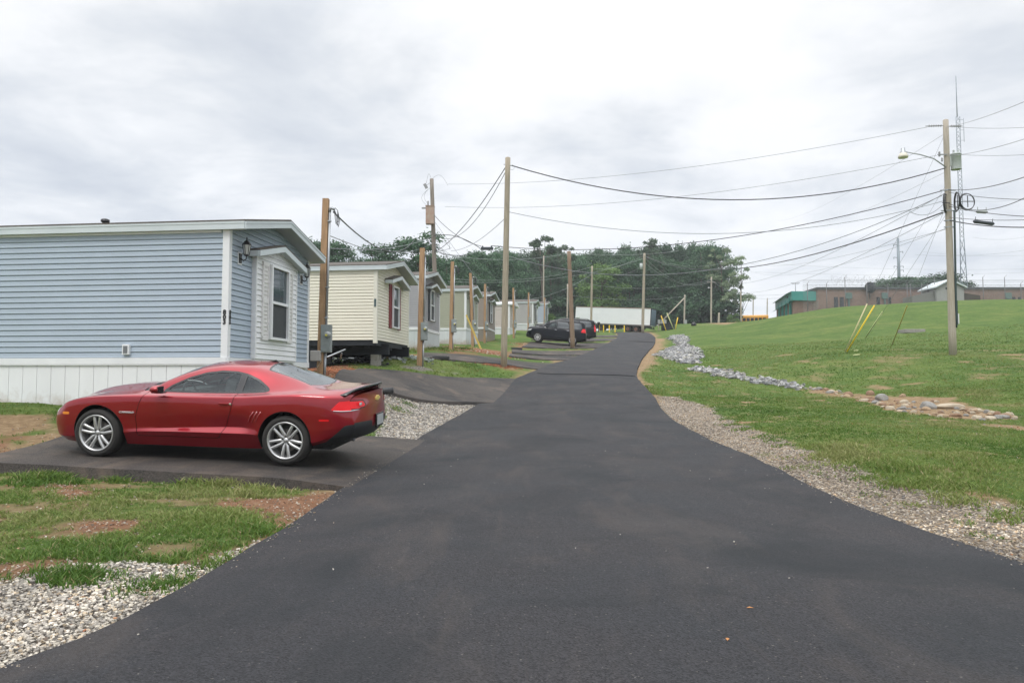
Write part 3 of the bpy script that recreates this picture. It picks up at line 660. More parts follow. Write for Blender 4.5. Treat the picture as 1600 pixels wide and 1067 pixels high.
SAME = 'same'
h1_ = house('blue lap-sided mobile home with white skirting behind the red coupe', 'mobile home', Hc(354, 558, 14.8), math.radians(6.6), None, hw=2.62, Wd=4.15, L=18, col=(.40,.47,.545),
      bump=(1.0, 3.12, 2.24, 0), shut=SAME, skirt=(.82,.83,.84), number='803', outlet=True)
for (yy, r_, hh) in ((5.9, .06, .06),):
    mb = MB(); mb.lathe([(r_, 0), (r_, hh), (r_*.8, hh+.01)], (0, 0, 0), n=12); mb.lathe([(.09, hh-.02), (.09, hh+.03), (.05, hh+.05), (0, hh+.05)], n=12)
    mb.build('plumbing_vent', M_BLACKM, h1_, loc=(.9, 3.35, 2.62+.16+.19))
mb = MB(); mb.box((0, 0, 0), (.3, 1.9, .05), bev=.01); mb.build('ridge_vent', mat('green_vent', (.10,.13,.12), .7), h1_, loc=(Wd_ := 2.07, 8.3, 3.26))
house('cream mobile home with dark red shutters raised on concrete blocks', 'mobile home', Hc(588, 531, 26.7), math.radians(7.5), None, hw=2.60, Wd=4.25, L=13, col=(.78,.745,.625), trimc=(.74,.72,.62),
      bump=None, shut=(.22,.03,.035), blocks=True, lamps=False, win=(1.8,2.55,.62,2.15))
house('light grey mobile home with black shutters, third in the row', 'mobile home', Hc(657, 511, 38.4), math.radians(7.5), None, hw=2.60, Wd=4.3, L=15, col=(.36,.36,.375), bump=None, shut=(.02,.026,.035), skirt=(.56,.60,.61), win=(1.9,2.7,.55,2.15), lamps=(1.5, 3.75))
house('sage green mobile home with tall white skirting', 'mobile home', Hc(728, 512, 50.5), math.radians(8), None, hw=2.58, Wd=4.3, L=15, col=(.37,.38,.29), bump=None, shut=(.02,.026,.03), skirt=(.66,.68,.70), win=(1.6,2.4,.55,2.1))
house('tan mobile home with matching brown skirting', 'mobile home', Hc(760, 511, 61), math.radians(8), None, hw=2.6, Wd=4.3, L=15, col=(.30,.255,.215), bump=None, shut=(.02,.026,.03), skirt=(.25,.22,.19), win=(1.6,2.4,.55,2.1))
house('older white-roofed trailer home with pinkish beige siding', 'mobile home', Hc(796, 511, 76), math.radians(9), None, hw=2.35, Wd=4.2, L=10, col=(.52,.46,.42), bump=None, shut=None, skirt=(.66,.68,.68), whiteroof=True, curved=True, lamps=False, courses=.3)
house('pale grey mobile home with small dormer gable beyond the white-roofed trailer', 'mobile home', Hc(833, 505, 92), math.radians(9), None, hw=2.6, Wd=4.3, L=12, col=(.41,.40,.385), bump=(1.0, 3.1, 2.2, 0), shut=(.02,.026,.03), skirt=(.6,.62,.62), lamps=False)
house('bluish grey mobile home farthest up the row', 'mobile home', Hc(852, 504, 104), math.radians(9), None, hw=2.6, Wd=4.3, L=8, col=(.40,.45,.52), bump=None, shut=(.02,.026,.03), skirt=(.62,.66,.68), lamps=False)
# small dormer gables of the other homes sit as their own little parts
def eyebrow(root, a, b, z, m=M_FASCIA):
    sl = .24; bc = (a+b)/2; za = z; bap = z+sl*(b-a)/2; yo = -.32; mb = MB()
    mb.prism([(a, za+.10), (bc, bap+.10), (b, za+.10), (b, za+.06), (bc, bap+.06), (a, za+.06)], yo-.02, -.02, 'Y'); g = mb.build('window_canopy', M_SHING, root)
    mb = MB()
    for x in (a, b): mb.prism([(x, za-.07), (bc, bap-.07), (bc, bap+.058), (x, za+.058)], yo-.03, yo, 'Y'); mb.box((x, yo/2-.02, za+.0), (.025, abs(yo)-.05, .12))
    mb.build('canopy_fascia', m, g)
    mb = MB(); mb.add([(a, yo, za), (bc, yo, bap), (bc, 0, bap), (a, 0, za)], [(0, 1, 2, 3)]); mb.add([(b, yo, za), (bc, yo, bap), (bc, 0, bap), (b, 0, za)], [(0, 1, 2, 3)]); mb.build('canopy_soffit', M_SOFF, g, fix=False)
homes = [o for o in SC.objects if o.name.startswith('mobile_home')]
for k, (a, b, z) in {1: (.85, 3.35, 2.24), 2: (1.0, 3.5, 2.2), 3: (.9, 3.1, 2.2), 4: (.9, 3.1, 2.2)}.items(): eyebrow(homes[k], a, b, z)
mb = MB(); mb.box((0, 0, 0), (.012, .07, .28)); mb.build('number_plate', mat('teal_plate', (.06,.10,.11), .5), homes[1], loc=(-.045, .045, 1.35))
# ================================================================ POLES
M_TIMBER = mat('treated_timber', (.44,.275,.15), .8, var=.45, scale=5, stretch=(3,3,.35), bump=.006, bscale=40)
M_OLDWOOD = mat('weathered_pole', (.40,.345,.26), .85, var=.4, scale=5, stretch=(5,5,.3), bump=.008, bscale=30)
M_GREYWOOD = mat('grey_pole', (.50,.46,.40), .85, var=.35, scale=5, stretch=(5,5,.3), bump=.008, bscale=30, col2=(.33,.27,.20), contrast=.3)
M_GALV = mat('galvanised_steel', (.42,.44,.46), .42, .55, var=.15, scale=9)
M_METER = mat('meter_box_paint', (.27,.30,.295), .5, var=.15, scale=6)
M_CABLE = mat('cable_black', (.035,.037,.042), .5)
M_CABLEG = mat('cable_grey', (.22,.235,.25), .45, .3)
M_STEELC = mat('bare_conductor', (.26,.27,.28), .4, .5)
M_PORC = mat('porcelain', (.3,.3,.31), .3)
M_YEL = mat('yellow_guard', (.88,.60,.03), .45, var=.1, scale=4)
M_PALE = mat('pale_guard', (.55,.50,.22), .5, var=.1, scale=4)
M_PAVE = mat('grey_box', (.34,.36,.35), .5, var=.1)
def pedestal(label, px, top, base, Y, w=.14, dx=0, box=True, phone=False, small=False, grp='service posts with meter boxes'):
    b = P(*base, Y); tp = P(*top, Y); g = h1(b.x, b.y); b.z = g
    t = empty('meter_post', b, 0, label=label, cat='meter post', group=grp)
    tp = tp-b; mb = MB(); ax = tp.normalized(); n = 10
    lean = Vector((tp.x, tp.y, 0)); hgt = tp.z
    vs = []; fs = []
    for i in range(n+1):
        z = -.3+(hgt+.3)*i/n; c = Vector((tp.x*z/hgt, tp.y*z/hgt, z)); r = w/2*(1+.01*math.sin(i*2.3))
        vs += [c+Vector((a*r, d*r, 0)) for a, d in ((-1, -1), (1, -1), (1, 1), (-1, 1))]
        if i: fs += [((i-1)*4+j, (i-1)*4+(j+1) % 4, i*4+(j+1) % 4, i*4+j) for j in range(4)]
    fs.append(tuple(n*4+j for j in range(4))); mb.add(vs, fs); mb.build('post', M_TIMBER, t)
    c = lambda z: Vector((tp.x*z/hgt, tp.y*z/hgt, z)); s = w/2
    zb = .62 if phone else 1.0
    mb = MB(); x = s+.04
    mb.tube([c(-.1)+Vector((x, -.02, 0)), c(zb)+Vector((x, -.02, 0))], .035, 8)
    mb.tube([c(zb+.68)+Vector((x, -.02, 0)), c(hgt-.35)+Vector((x, -.02, 0))], .030, 8)
    mb.tube([c(hgt-.36)+Vector((x, -.02, 0)), c(hgt-.28)+Vector((x, -.02, 0)), c(hgt-.25)+Vector((x+.06, -.03, 0)), c(hgt-.30)+Vector((x+.12, -.05, 0))], [.032, .04, .045, .035], 8)
    for z in (zb+.9, zb+1.7, hgt-.6): mb.box(c(z)+Vector((x-.01, -.03, 0)), (.11, .075, .03))
    mb.build('conduit', M_GALV, t)
    mb = MB(); p = c(hgt-.3)+Vector((x+.12, -.05, 0))
    for k in range(3): mb.tube([p+Vector((0, .01*k, 0)), p+Vector((.02+.03*k, 0, -.18)), p+Vector((.05+.03*k, 0, -.38-.04*k)), p+Vector((.09+.03*k, 0, -.30)), p+Vector((.09, 0, -.02)), p+Vector((.02, 0, .05))], .009, 5)
    mb.build('service_drop_loop', M_CABLE, t)
    if box:
        mb = MB(); mb.box(c(zb+.35)+Vector((x+.03, -.07, 0)), (.27, .16, .72), bev=.015); mb.box(c(zb+.35)+Vector((x+.03, -.156, -.02)), (.235, .012, .62), bev=.004); bx = mb.build('meter_box', M_METER, t)
        mb = MB(); q = c(zb+.45)+Vector((x+.09, -.155, .0)); mb.lathe([(.085, 0), (.085, -.03), (.07, -.10), (.03, -.125), (0, -.13)], q, 'Y', 16); mb.build('electric_meter', mat('meter_glass', (.32,.34,.33), .12, spec=.8), bx)
        mb = MB(); mb.box(c(zb+.43)+Vector((x+.075, -.29, .0)), (.06, .006, .05)); mb.build('meter_label', mat('meter_yellow', (.7,.62,.12), .5), bx)
    if phone:
        mb = MB(); mb.box(c(.52)+Vector((-s-.02, -.14, 0)), (.27, .12, .27), bev=.025); mb.build('phone_box', mat('phone_box_plastic', (.42,.40,.38), .5, var=.1), t)
        mb = MB(); mb.tube([c(.40)+Vector((.06, -.1, 0)), c(.35)+Vector((.02, -.13, 0)), c(.25)+Vector((-.03, -.12, 0)), c(.05)+Vector((-.2, -.1, 0))], .008, 5); mb.build('ground_wire', mat('tan_wire', (.5,.42,.3), .6), t)
    return t, b+tp
mp = [('new square timber post with grey meter box beside the blue home', (509.5,311), (500.5,580), 19.3, .155, True),
      ('square timber meter post in front of the cream home, left of the grey home', (660,388), (655.5,562.5), 29.5, .19, False),
      ('timber meter post between the grey and sage homes', (707,409), (704,545), 40, .17, False),
      ('timber meter post at the sage home with a yellow board leaning beside it', (735,427), (738.5,539.5), 48.5, .17, False),
      ('timber meter post at the end of the tan home', (758,444), (757,537), 58, .17, False),
      ('timber meter post just right of the slender middle pole, left of the parked vehicles', (802,450), (802.5,527), 69, .17, False),
      ('timber meter post beside the pale grey home behind the parked vehicles', (826,457), (825,513), 88, .17, False),
      ('small timber post at the bluish grey home farthest up', (851,465), (850,510), 101, .17, False)]
POSTS = []
for i, (lb, top, base, Y, w, ph) in enumerate(mp):
    t, tp = pedestal(lb, 0, top, base, Y, w, phone=ph); POSTS.append(tp)
def pole(label, top, base, Y, r0, r1, m, name='utility_pole', gz=None, Ytop=None):
    b = P(*base, Y); b.z = h1(b.x, b.y)-.0; tp = P(*top, Ytop or Y)
    t = empty(name, b, 0, label=label, cat='utility pole'); d = tp-b; mb = MB(); n = 10
    mb.tube([d*(i/n)-Vector((0, 0, .4 if i == 0 else 0)) for i in range(n+1)], [r0+(r1-r0)*i/n for i in range(n+1)], 14)
    mb.lathe([(r1, 0), (r1*.6, .03), (0, .035)], d, n=14); mb.build('pole_shaft', m, t)
    return t, b, tp
def along(b, tp, py):
    """point on the pole at photo row py"""
    best = None
    for i in range(401):
        p = b.lerp(tp, i/400); c = p-Vector((0, 0, EYE)); d = c.y*math.cos(PITCH)+c.z*math.sin(PITCH); u = c.z*math.cos(PITCH)-c.y*math.sin(PITCH)
        e = abs(533.5-F*u/d-py)
        if best is None or e < best[0]: best = (e, p)
    return best[1]
MPt, MPb, MPp = pole('slender brown round pole standing at the road edge in the middle of the view', (793.5,247), (787,572), 35, .155, .125, M_OLDWOOD)
RPt, RPb, RPp = pole('tall grey utility pole with street lamp and transformer on the grass bank', (1477.5,188), (1489,555), 36, .175, .125, M_GREYWOOD)
LPt, LPb, LPp = pole('old leaning utility pole with square transformer behind the grey home', (674.5,280), (683,470), 56, .19, .15, mat('old_grey_pole', (.28,.24,.205), .9, var=.4, scale=4, stretch=(5,5,.3)), Ytop=56)
BPt, BPb, BPp = pole('short dark brown pole standing in front of the black sport utility vehicle', (889,393), (895,541), 61, .20, .16, mat('brown_pole', (.27,.19,.13), .9, var=.4, scale=4, stretch=(5,5,.3)))
FP = []
for lb, top, base, Y, r in [('pale wooden pole in front of the left part of the white semi-trailer', (925,416), (923.5,514), 106, .17), ('wooden pole with a small grey transformer at the right end of the semi-trailer', (1007,396), (1004,518), 104, .21),
                        ('thin pole with a small lamp before the dark trees, right of the semi-trailer', (1111.5,433), (1111,504), 135, .17), ('short pole with a leaning brace before the dark wood', (1070,461), (1069,505), 132, .16),
                        ('thin grey pole rising behind the dark brown pole', (887,444), (886,505), 120, .14), ('tall bare pine-like pole in front of the far wood left of the parked vehicles', (849.5,400), (849,500), 130, .15),
                        ('thin pole at the bright tree by the yellow bus', (1157.5,455), (1158,506), 118, .12), ('dark light pole behind the yellow bus', (1177,466), (1176,500), 165, .14), ('dark light pole between the yellow bus and the brick building', (1199,466), (1198,500), 165, .14),
                        ('grey post standing right of the short pole before the wood', (1123.5,489), (1123,504), 128, .2)]:
    FP.append(pole(lb, top, base, Y, r, r*.8, M_GREYWOOD if Y > 110 else M_OLDWOOD))
# --- right pole hardware
def rp(py): return along(RPb, RPp, py)
def loc(p, root): return p-root.location
q = loc(rp(262), RPt); mb = MB(); lamp = P(1411,241,36)-RPt.location
mb.tube([q+Vector((-.12, -.1, 0)), q+Vector((-.7, -.1, .42)), q+Vector((-1.35, -.1, .62)), lamp+Vector((.1, 0, .12))], .03, 8); arm = mb.build('lamp_arm', M_GALV, RPt)
mb = MB(); mb.lathe([(.03, .34), (.09, .30), (.10, .16), (.14, .10), (.15, .05)], lamp, n=14); mb.build('lamp_head', M_GALV, arm)
mb = MB(); mb.lathe([(.15, .05), (.235, -.10), (.225, -.19), (0, -.20)], lamp, n=16); mb.build('lamp_refractor', mat('lamp_plastic', (.74,.70,.60), .4), arm)
q = loc(rp(252), RPt)+Vector((.42, -.05, 0)); mb = MB(); mb.lathe([(0, -.42), (.22, -.42), (.23, -.38), (.23, .30), (.25, .31), (.25, .34), (.20, .38), (0, .42)], q, n=18); mb.lathe([(.24, -.43), (.24, -.40)], q, n=18)
for a in (-.1, .12): mb.lathe([(.035, .38), (.06, .42), (.035, .46), (.06, .50), (.03, .56), (0, .57)], q+Vector((a, 0, 0)), n=8)
mb.box(q+Vector((-.26, .03, 0)), (.14, .08, .5)); mb.build('transformer', mat('transformer_paint', (.50,.54,.53), .5, var=.1), RPt)
mb = MB(); q2 = loc(rp(246), RPt); mb.box(q2+Vector((-.25, -.1, .1)), (.5, .05, .05)); mb.lathe([(.03, 0), (.06, .04), (.03, .08), (.06, .12), (.03, .16), (.06, .2), (.02, .26)], q2+Vector((-.42, -.1, .0)), n=8)
mb.lathe([(.03, 0), (.05, .04), (.03, .08), (.05, .12), (.02, .2)], q2+Vector((-.3, -.1, -.25)), n=8); mb.build('cutout_fuse', M_PORC, RPt)
for py, dx in ((198, .35), (197, -.45)):
    mb = MB(); q = loc(rp(py), RPt); a = q+Vector((math.copysign(.14, dx), -.05, 0)); b_ = q+Vector((dx*2.3, -.05, -.03 if dx < 0 else 0))
    mb.tube([a, b_], .018, 6)
    for k in range(6): c = a.lerp(b_, .15+.13*k); mb.lathe([(.02, -.02), (.06, -.01), (.06, .01), (.02, .02)], c, 'X', 8)
    mb.build('strain_insulator', M_PORC, RPt)
for i, (cx, cy, rr, th) in enumerate(((1478,317,.46,.9), (1496,315,.46,1.25), (1512,315,.40,.15))):
    mb = MB(); c = loc(P(cx, cy, 35.8), RPt)
    for j in range(4):
        R = rr*(1+.03*(j-1.5)); mb.tube([c+Vector((R*math.cos(a)*math.cos(th), R*math.cos(a)*math.sin(th)+.03*j, R*math.sin(a))) for a in np.linspace(0, 2*math.pi, 33)], .018, 5, cap=False)
    mb.box(c, (.6*math.cos(th), .03, .03)); mb.box(c, (.03, .03, .7*rr*2)); mb.build('cable_coil', M_CABLE, RPt)
mb = MB(); pts = [loc(rp(y), RPt)+Vector((.13+.09*(1-(y-330)/200), -.12, 0)) for y in (330, 350, 400, 450, 490, 512)]; mb.tube(pts, .05, 6); mb.box(loc(rp(500), RPt)+Vector((.17, -.14, .35)), (.07, .06, 1.2)); mb.build('cable_riser', mat('riser_green', (.03,.055,.055), .6), RPt)
mb = MB(); q = loc(rp(498), RPt)+Vector((.26, -.1, 0)); mb.box(q, (.06, .05, .50), bev=.01); mb.build('white_marker', M_WHITE, RPt)
for py in (298, 330, 345, 355):
    mb = MB(); q = loc(rp(py), RPt); mb.box(q+Vector((0, -.02, 0)), (.75 if py < 340 else .5, .05, .05)); mb.lathe([(.155, -.03), (.155, .03)], q, n=14); mb.build('cable_bracket', M_GALV, RPt)
# --- old left pole hardware
def lp(py): return along(LPb, LPp, py)
q = loc(P(672,337,55.6), LPt); mb = MB(); mb.box(q, (.62, .5, 1.35), bev=.03); mb.box(q+Vector((0, 0, .70)), (.68, .56, .05)); bx = mb.build('transformer_cabinet', mat('cabinet_tan', (.42,.36,.29), .6, var=.3, scale=3, col2=(.36,.20,.15)), LPt)
mb = MB(); mb.lathe([(.04, 0), (.08, .06), (.04, .12), (.08, .18), (.04, .24), (.07, .30), (.02, .40)], q+Vector((-.15, -.1, .72)), n=8); mb.box(q+Vector((-.45, -.1, .55)), (.35, .1, .1)); mb.build('bushing', M_PORC, bx)
mb = MB(); c = loc(P(665,291,55.6), LPt); mb.box(c, (.22, .12, .38), ry=-.5); mb.tube([c, loc(lp(284), LPt)], .02, 5); mb.build('cutout_fuse', M_PORC, LPt)
for a_, b_ in (((666,287),(673,278)), ((676,279),(700,290)), ((668,297),(668,322)), ((674,292),(670,320))):
    A = loc(P(*a_, 55.7), LPt); B = loc(P(*b_, 55.7), LPt); mb = MB(); s = .5 if a_[1] < 290 else -.0
    mb.tube([A.lerp(B, k/10)+Vector((-.45*math.sin(math.pi*k/10) if s == 0 else 0, 0, s*math.sin(math.pi*k/10))) for k in range(11)], .012, 4); mb.build('jumper_wire', M_CABLEG, LPt)
mb = MB(); q = loc(lp(385), LPt)
rr = random.Random(4)
for k in range(9):
    a = q+Vector((rr.uniform(-.2, .9), -.1, rr.uniform(-.5, .8))); mb.tube([a, a+Vector((rr.uniform(-.5, .5), 0, rr.uniform(-.6, .1))), a+Vector((rr.uniform(-.2, 1), 0, rr.uniform(-1, .3)))], .014, 4)
mb.build('loose_cable', M_CABLE, LPt)
# --- small lamp / transformer on the far poles
t, b, tp = FP[1]; q = loc(along(b, tp, 416), t); mb = MB(); mb.lathe([(0, -.4), (.22, -.4), (.22, .4), (0, .42)], q+Vector((-.42, 0, 0)), n=12); mb.build('transformer', mat('transformer_paint', (.50,.54,.53), .5, var=.1), t)
t, b, tp = FP[2]; q = loc(along(b, tp, 450), t); mb = MB(); mb.tube([q, q+Vector((-.5, 0, .1))], .03, 6); mb.lathe([(.03, .1), (.16, 0), (.14, -.1), (0, -.12)], q+Vector((-.5, 0, .05)), n=10); mb.build('lamp_head', M_WHITE, t)
mb = MB(); q = loc(along(b, tp, 441), t); mb.box(q, (1.6, .08, .08)); mb.build('crossarm', M_GREYWOOD, t)
t, b, tp = FP[3]; q = loc(along(b, tp, 465), t); e = loc(G(1055, 509, 60), t); mb = MB(); mb.tube([q, Vector((e.x, 0, h1(b.x+e.x, b.y)-b.z))], .11, 8); mb.build('push_brace', M_GREYWOOD, t)
t, b, tp = MPt, MPb, MPp; mb = MB(); q = loc(along(b, tp, 258), t); mb.tube([q+Vector((-.2, -.02, .03)), q+Vector((.22, -.02, -.05))], .018, 6); mb.tube([q+Vector((.2+.12*math.sin(a), -.03, -.12+.12*math.cos(a))) for a in np.linspace(0, 6.2, 14)], .01, 4); mb.build('eye_bolt', M_GALV, t)
# ================================================================ WIRES
def wire(label, a, b, sag, r, m, name='overhead_wire', n=24, extra=None, grp='overhead wires'):
    a = Vector(a); b = Vector(b); mb = MB(); pts = []
    for i in range(n+1):
        t = i/n; p = a.lerp(b, t); p.z -= sag*4*t*(1-t); pts.append(p-a)
    mb.tube(pts, r, 5, cap=False)
    if extra: extra(mb, pts)
    return mb.build(name, m, None, loc=a, label=label, cat='cable', group=grp)
def mpp(py): return along(MPb, MPp, py)
wire('highest thin wire from the old left pole to the top of the tall grey pole', P(700,288,55), rp(199)+Vector((-.9, 0, 0)), .75, .012, M_STEELC)
wire('second thin wire from the old left pole to the tall grey pole at lamp height', P(695,323,55), rp(243)+Vector((-.5, 0, 0)), .9, .012, M_STEELC)
wire('thick sagging service cable from the slender middle pole to the tall grey pole', mpp(259)+Vector((.2, 0, 0)), rp(263)+Vector((-.12, 0, 0)), 1.62, .026, M_CABLE)
wire('thin sagging cable running right from halfway up the slender middle pole', mpp(331), rp(313)+Vector((-.1, 0, 0)), 1.35, .013, M_CABLEG)
wire('long black cable from the splice case to the tall grey pole, uppermost of the bunch', P(768,384,50), rp(299)+Vector((-.3, 0, 0)), 1.25, .022, M_CABLE)
wire('black cable crossing in front of the wood to the cable coils', P(770,392,50), rp(306)+Vector((-.3, 0, 0)), 2.7, .018, M_CABLEG)
wire('thick black cable from above the wood to the lower bracket of the tall pole', P(1006,400,104), rp(332)+Vector((-.3, 0, 0)), 2.4, .034, M_CABLE)
wire('cable to the far poles fanning down from the coils', P(1111,440,135), rp(303)+Vector((-.2, 0, 0)), 2.0, .013, M_CABLEG)
wire('cable to the far poles fanning down from the lower bracket', P(1130,452,140), rp(332)+Vector((-.2, 0, 0)), 2.0, .013, M_CABLEG)
wire('faint cable from the lowest bracket of the tall grey pole to the far trees', P(1150,412,150), rp(355), 2.4, .010, M_CABLEG)
wire('faint lower cable from the lowest bracket towards the far trees', P(1168,410,150), rp(357), 1.2, .010, M_CABLEG)
wire('thin wire slanting down from near the top of the tall grey pole past the lamp', P(1215,345,150), rp(208), 1.0, .008, M_STEELC)
wire('thin wire slanting down from behind the street lamp arm', P(1260,348,150), rp(268), 1.0, .008, M_STEELC)
wire('thin wire looping between the cables left of the coils', P(1422,331,36), rp(318)+Vector((-.2, 0, 0)), .35, .012, M_CABLEG)
# right side of the tall pole
for lb, py, e, sg, r, m in [('thin wire rising to the upper right corner from the tall grey pole', 200, (1620,151,20), .1, .009, M_STEELC), ('level wire leaving the pole top to the right', 197, (1620,198,30), .1, .010, M_STEELC),
                     ('wire rising right from the transformer', 244, (1620,211,22), .12, .010, M_STEELC), ('level wire leaving the transformer to the right', 240, (1620,241,30), .08, .010, M_STEELC),
                     ('black cable rising right from above the coils', 297, (1620,270,24), .2, .016, M_CABLE), ('cable dropping slightly right from the coils', 300, (1620,312,28), .1, .013, M_CABLE),
                     ('cable bending up to the right edge beyond the coils', 318, (1620,299,26), .5, .015, M_CABLE), ('cable carrying the small grey splice case', 322, (1620,339,28), .1, .016, M_CABLE),
                     ('thick cable carrying the long black splice case', 344, (1620,355,28), .12, .024, M_CABLE), ('thin level cable right of the lower bracket', 340, (1620,343,28), .08, .012, M_CABLE)]:
    wire(lb, rp(py), P(*e), sg, r, m, grp='cables leaving the tall pole to the right')
for lb, c, L_, r, dx in [('long black splice case hanging on the cable right of the tall pole', (1537,348), .9, .09, .13), ('small grey splice case on the cable above the long black one', (1534,331), .45, .085, .06)]:
    p = P(*c, 34.5); mb = MB(); mb.lathe([(.03, -L_/2-.05), (r*.8, -L_/2), (r, -L_/2+.04), (r*.9, 0), (r, L_/2-.04), (r*.8, L_/2), (.03, L_/2+.05)], (0, 0, 0), 'X', 10)
    for s in (-1, 1): mb.tube([(s*L_*.45, 0, r), (s*L_*.45, 0, r+.14)], .015, 5)
    o = mb.build('splice_case', mat('splice_dark', (.04,.05,.06), .6) if L_ > .6 else M_PAVE, None, loc=p, label=lb, cat='splice case'); o.rotation_euler = (0, dx, 0)
# left bundle
wire('thick twisted service cable from the slender middle pole down to the old left pole', mpp(256), lp(395), .6, .022, M_CABLE)
wire('second service cable just below the thick one to the old left pole', mpp(262), lp(364), 1.6, .016, M_CABLE)
wire('thin cable from the slender middle pole down to the old pole, lowest of the three', mpp(339), P(705,392,56), .4, .014, M_CABLEG)
wire('cable from the old left pole transformer down to the splice case', lp(334), P(752,385,50), .4, .02, M_CABLE)
wire('black cable from the old left pole sagging to the left end of the splice case', lp(369), P(750,388,50), -.4, .024, M_CABLE)
wire('black cable from the low part of the old left pole going right into the trees', lp(391), P(735,398,50), .2, .024, M_CABLE)
wire('cable from the first new meter post towards the old left pole', POSTS[0]+Vector((.2, 0, -.35)), P(648,374,50), .95, .022, M_CABLE)
wire('cable from behind the first meter post rising to the old pole', P(516,388,28), lp(368), .4, .016, M_CABLEG)
wire('thin cable slanting down right across the first meter post', P(514,368,20), P(600,394,50), .1, .013, M_CABLEG)
wire('thin cable from the left edge of the post to the crown of the tree', P(600,391,50), P(680,378,56), .4, .013, M_CABLEG)
wire('cable slanting down from the old pole to the roof of the cream home', P(735,412,50), lp(378), .2, .015, M_CABLEG)
wire('thin guy wire falling right from the old left pole behind the sage home', lp(343), P(748,440,54), 0, .012, M_CABLEG)
p = P(761,388.5,49.8); mb = MB(); mb.box((0, 0, 0), (.85, .2, .2), bev=.05); mb.box((-.3, 0, .13), (.1, .05, .1)); mb.box((.3, 0, .13), (.1, .05, .1)); mb.build('splice_case', mat('splice_dark', (.04,.05,.06), .6), None, loc=p, label='black splice case on the cables left of the slender middle pole', cat='splice case')
# thin distribution lines crossing in front of the wood
rr = random.Random(12)
for lb, a, b, sg in [('thin wire across the wood just under the tree tops on the left', (690,397,60), (889,396,61), .5), ('pale wire from the brown pole across the upper wood to the right', (889,396,61), (1060,392,100), .3), ('pale wire across the middle of the wood from the brown pole', (710,436,80), (925,417,106), .8),
                     ('pale wire across the wood from the left to the pale wooden pole', (700,440,80), (1006,404,104), 1.2), ('pale lower wire over the roofs towards the semi-trailer pole', (800,470,90), (925,428,106), .9), ('pale wire from the pale wooden pole to the transformer pole', (925,420,106), (1006,399,104), .6),
                     ('pale wire from the transformer pole curving right to the lamp pole', (1007,402,104), (1111,437,135), 2.2), ('second pale wire from the transformer pole towards the lamp pole', (1007,410,104), (1111,440,135), 1.8), ('pale wire from the transformer pole to the bright tree', (1007,400,104), (1157,402,118), 1.5),
                     ('pale wire low across the wood to the lamp pole', (925,445,106), (1111,437,135), 1.0), ('pale wire across the low wood to the short pole', (895,462,110), (1070,463,132), .6), ('pale wire from the lamp pole to the pole at the bright tree', (1111,437,135), (1157,456,118), .6),
                     ('grey wire from the bright tree to the brick building', (1158,461,118), (1245,458,125), .2), ('grey wire below it from the bright tree to the dark light pole', (1158,463,118), (1235,463,125), .4), ('pale cable falling left from the transformer pole into the wood', (1000,417,104), (960,428,120), .5)]:
    wire(lb, P(*a), P(*b), sg, .017, mat('pale_wire', (.30,.33,.33), .5), grp='thin wires across the wood')
for i, (x1, y1, x2, y2) in enumerate([(1500,312,1600,306), (1520,371,1600,366), (1430,398,1600,388), (1200,412,1600,420), (1440,393,1600,398), (1180,425,1600,425)]):
    wire('faint distant transmission line '+('highest at the right edge, by the cable coils','behind the tall pole below the splice cases','rising to the right edge behind the guy wires','level one left of the tall pole, above the brick building','just above the brick building on the right','lowest and longest over the brick building roof')[i], P(x1, y1, 260) if i > 2 else P(x1, y1, 200), P(x2+20, y2, 240) if i > 2 else P(x2+20, y2, 190), 1.0, .025, mat('pale_wire', (.30,.33,.33), .5), name='transmission_line', grp='distant transmission lines')
# ================================================================ GUY WIRES WITH GUARDS
for lb, bs, tpx, m, py, Yb, r in [('pale guy guard leaning from the same anchor as the yellow one', (1319,553), (1355.5,475), mat('cream_guard', (.62,.52,.30), .5), 206, 37, .032), ('bright yellow guy guard, second from the left on the grass bank', (1322,552), (1368,477), M_YEL, 285, 37, .038),
                     ('pale yellow-green guy guard hanging clear of the ground', (1351.5,529), (1381,487), mat('lime_guard', (.55,.58,.28), .5), 330, 41, .034), ('dull yellow guy guard nearest the tall grey pole', (1393,541), (1419,478), mat('dull_yellow', (.50,.38,.06), .5, var=.3), 312, 39, .032)]:
    A = G(*bs) if bs[1] > 535 else P(*bs, Yb+2); top = rp(py); 
    # the guard lies on the straight guy wire from anchor to pole
    d = top-A; L_ = d.length; t = empty('guy_wire', A, 0, label=lb, cat='guy wire', group='guy wires of the tall grey pole')
    frac = (bs[1]-tpx[1])/max(1, (bs[1]-(533.5)))if False else None
    mb = MB(); mb.tube([Vector((0, 0, -.05)), d], .007, 5); mb.build('wire', M_STEELC, t)
    best = min((abs((lambda c: 533.5-F*(c.z*math.cos(PITCH)-c.y*math.sin(PITCH))/(c.y*math.cos(PITCH)+c.z*math.sin(PITCH)))(A+d*f-Vector((0, 0, EYE)))-tpx[1]), f) for f in np.linspace(.02, .6, 200))[1]
    mb = MB(); mb.tube([d*.01, d*best], r, 8); mb.build('guard', m, t)
for i, (x, y, rz) in enumerate(((1338,549,.4), (1338,556,-.3))):
    p = G(x, y); mb = MB(); mb.tube([(-.15, 0, .03), (.15, .02, .06)], .035, 6); mb.build('broken_guard_piece', mat('lime_guard', (.55,.58,.28), .5), None, loc=p, rz=rz, label='short pale piece of broken guard on the grass, %s of the two' % ('upper', 'lower')[i], cat='guard piece')
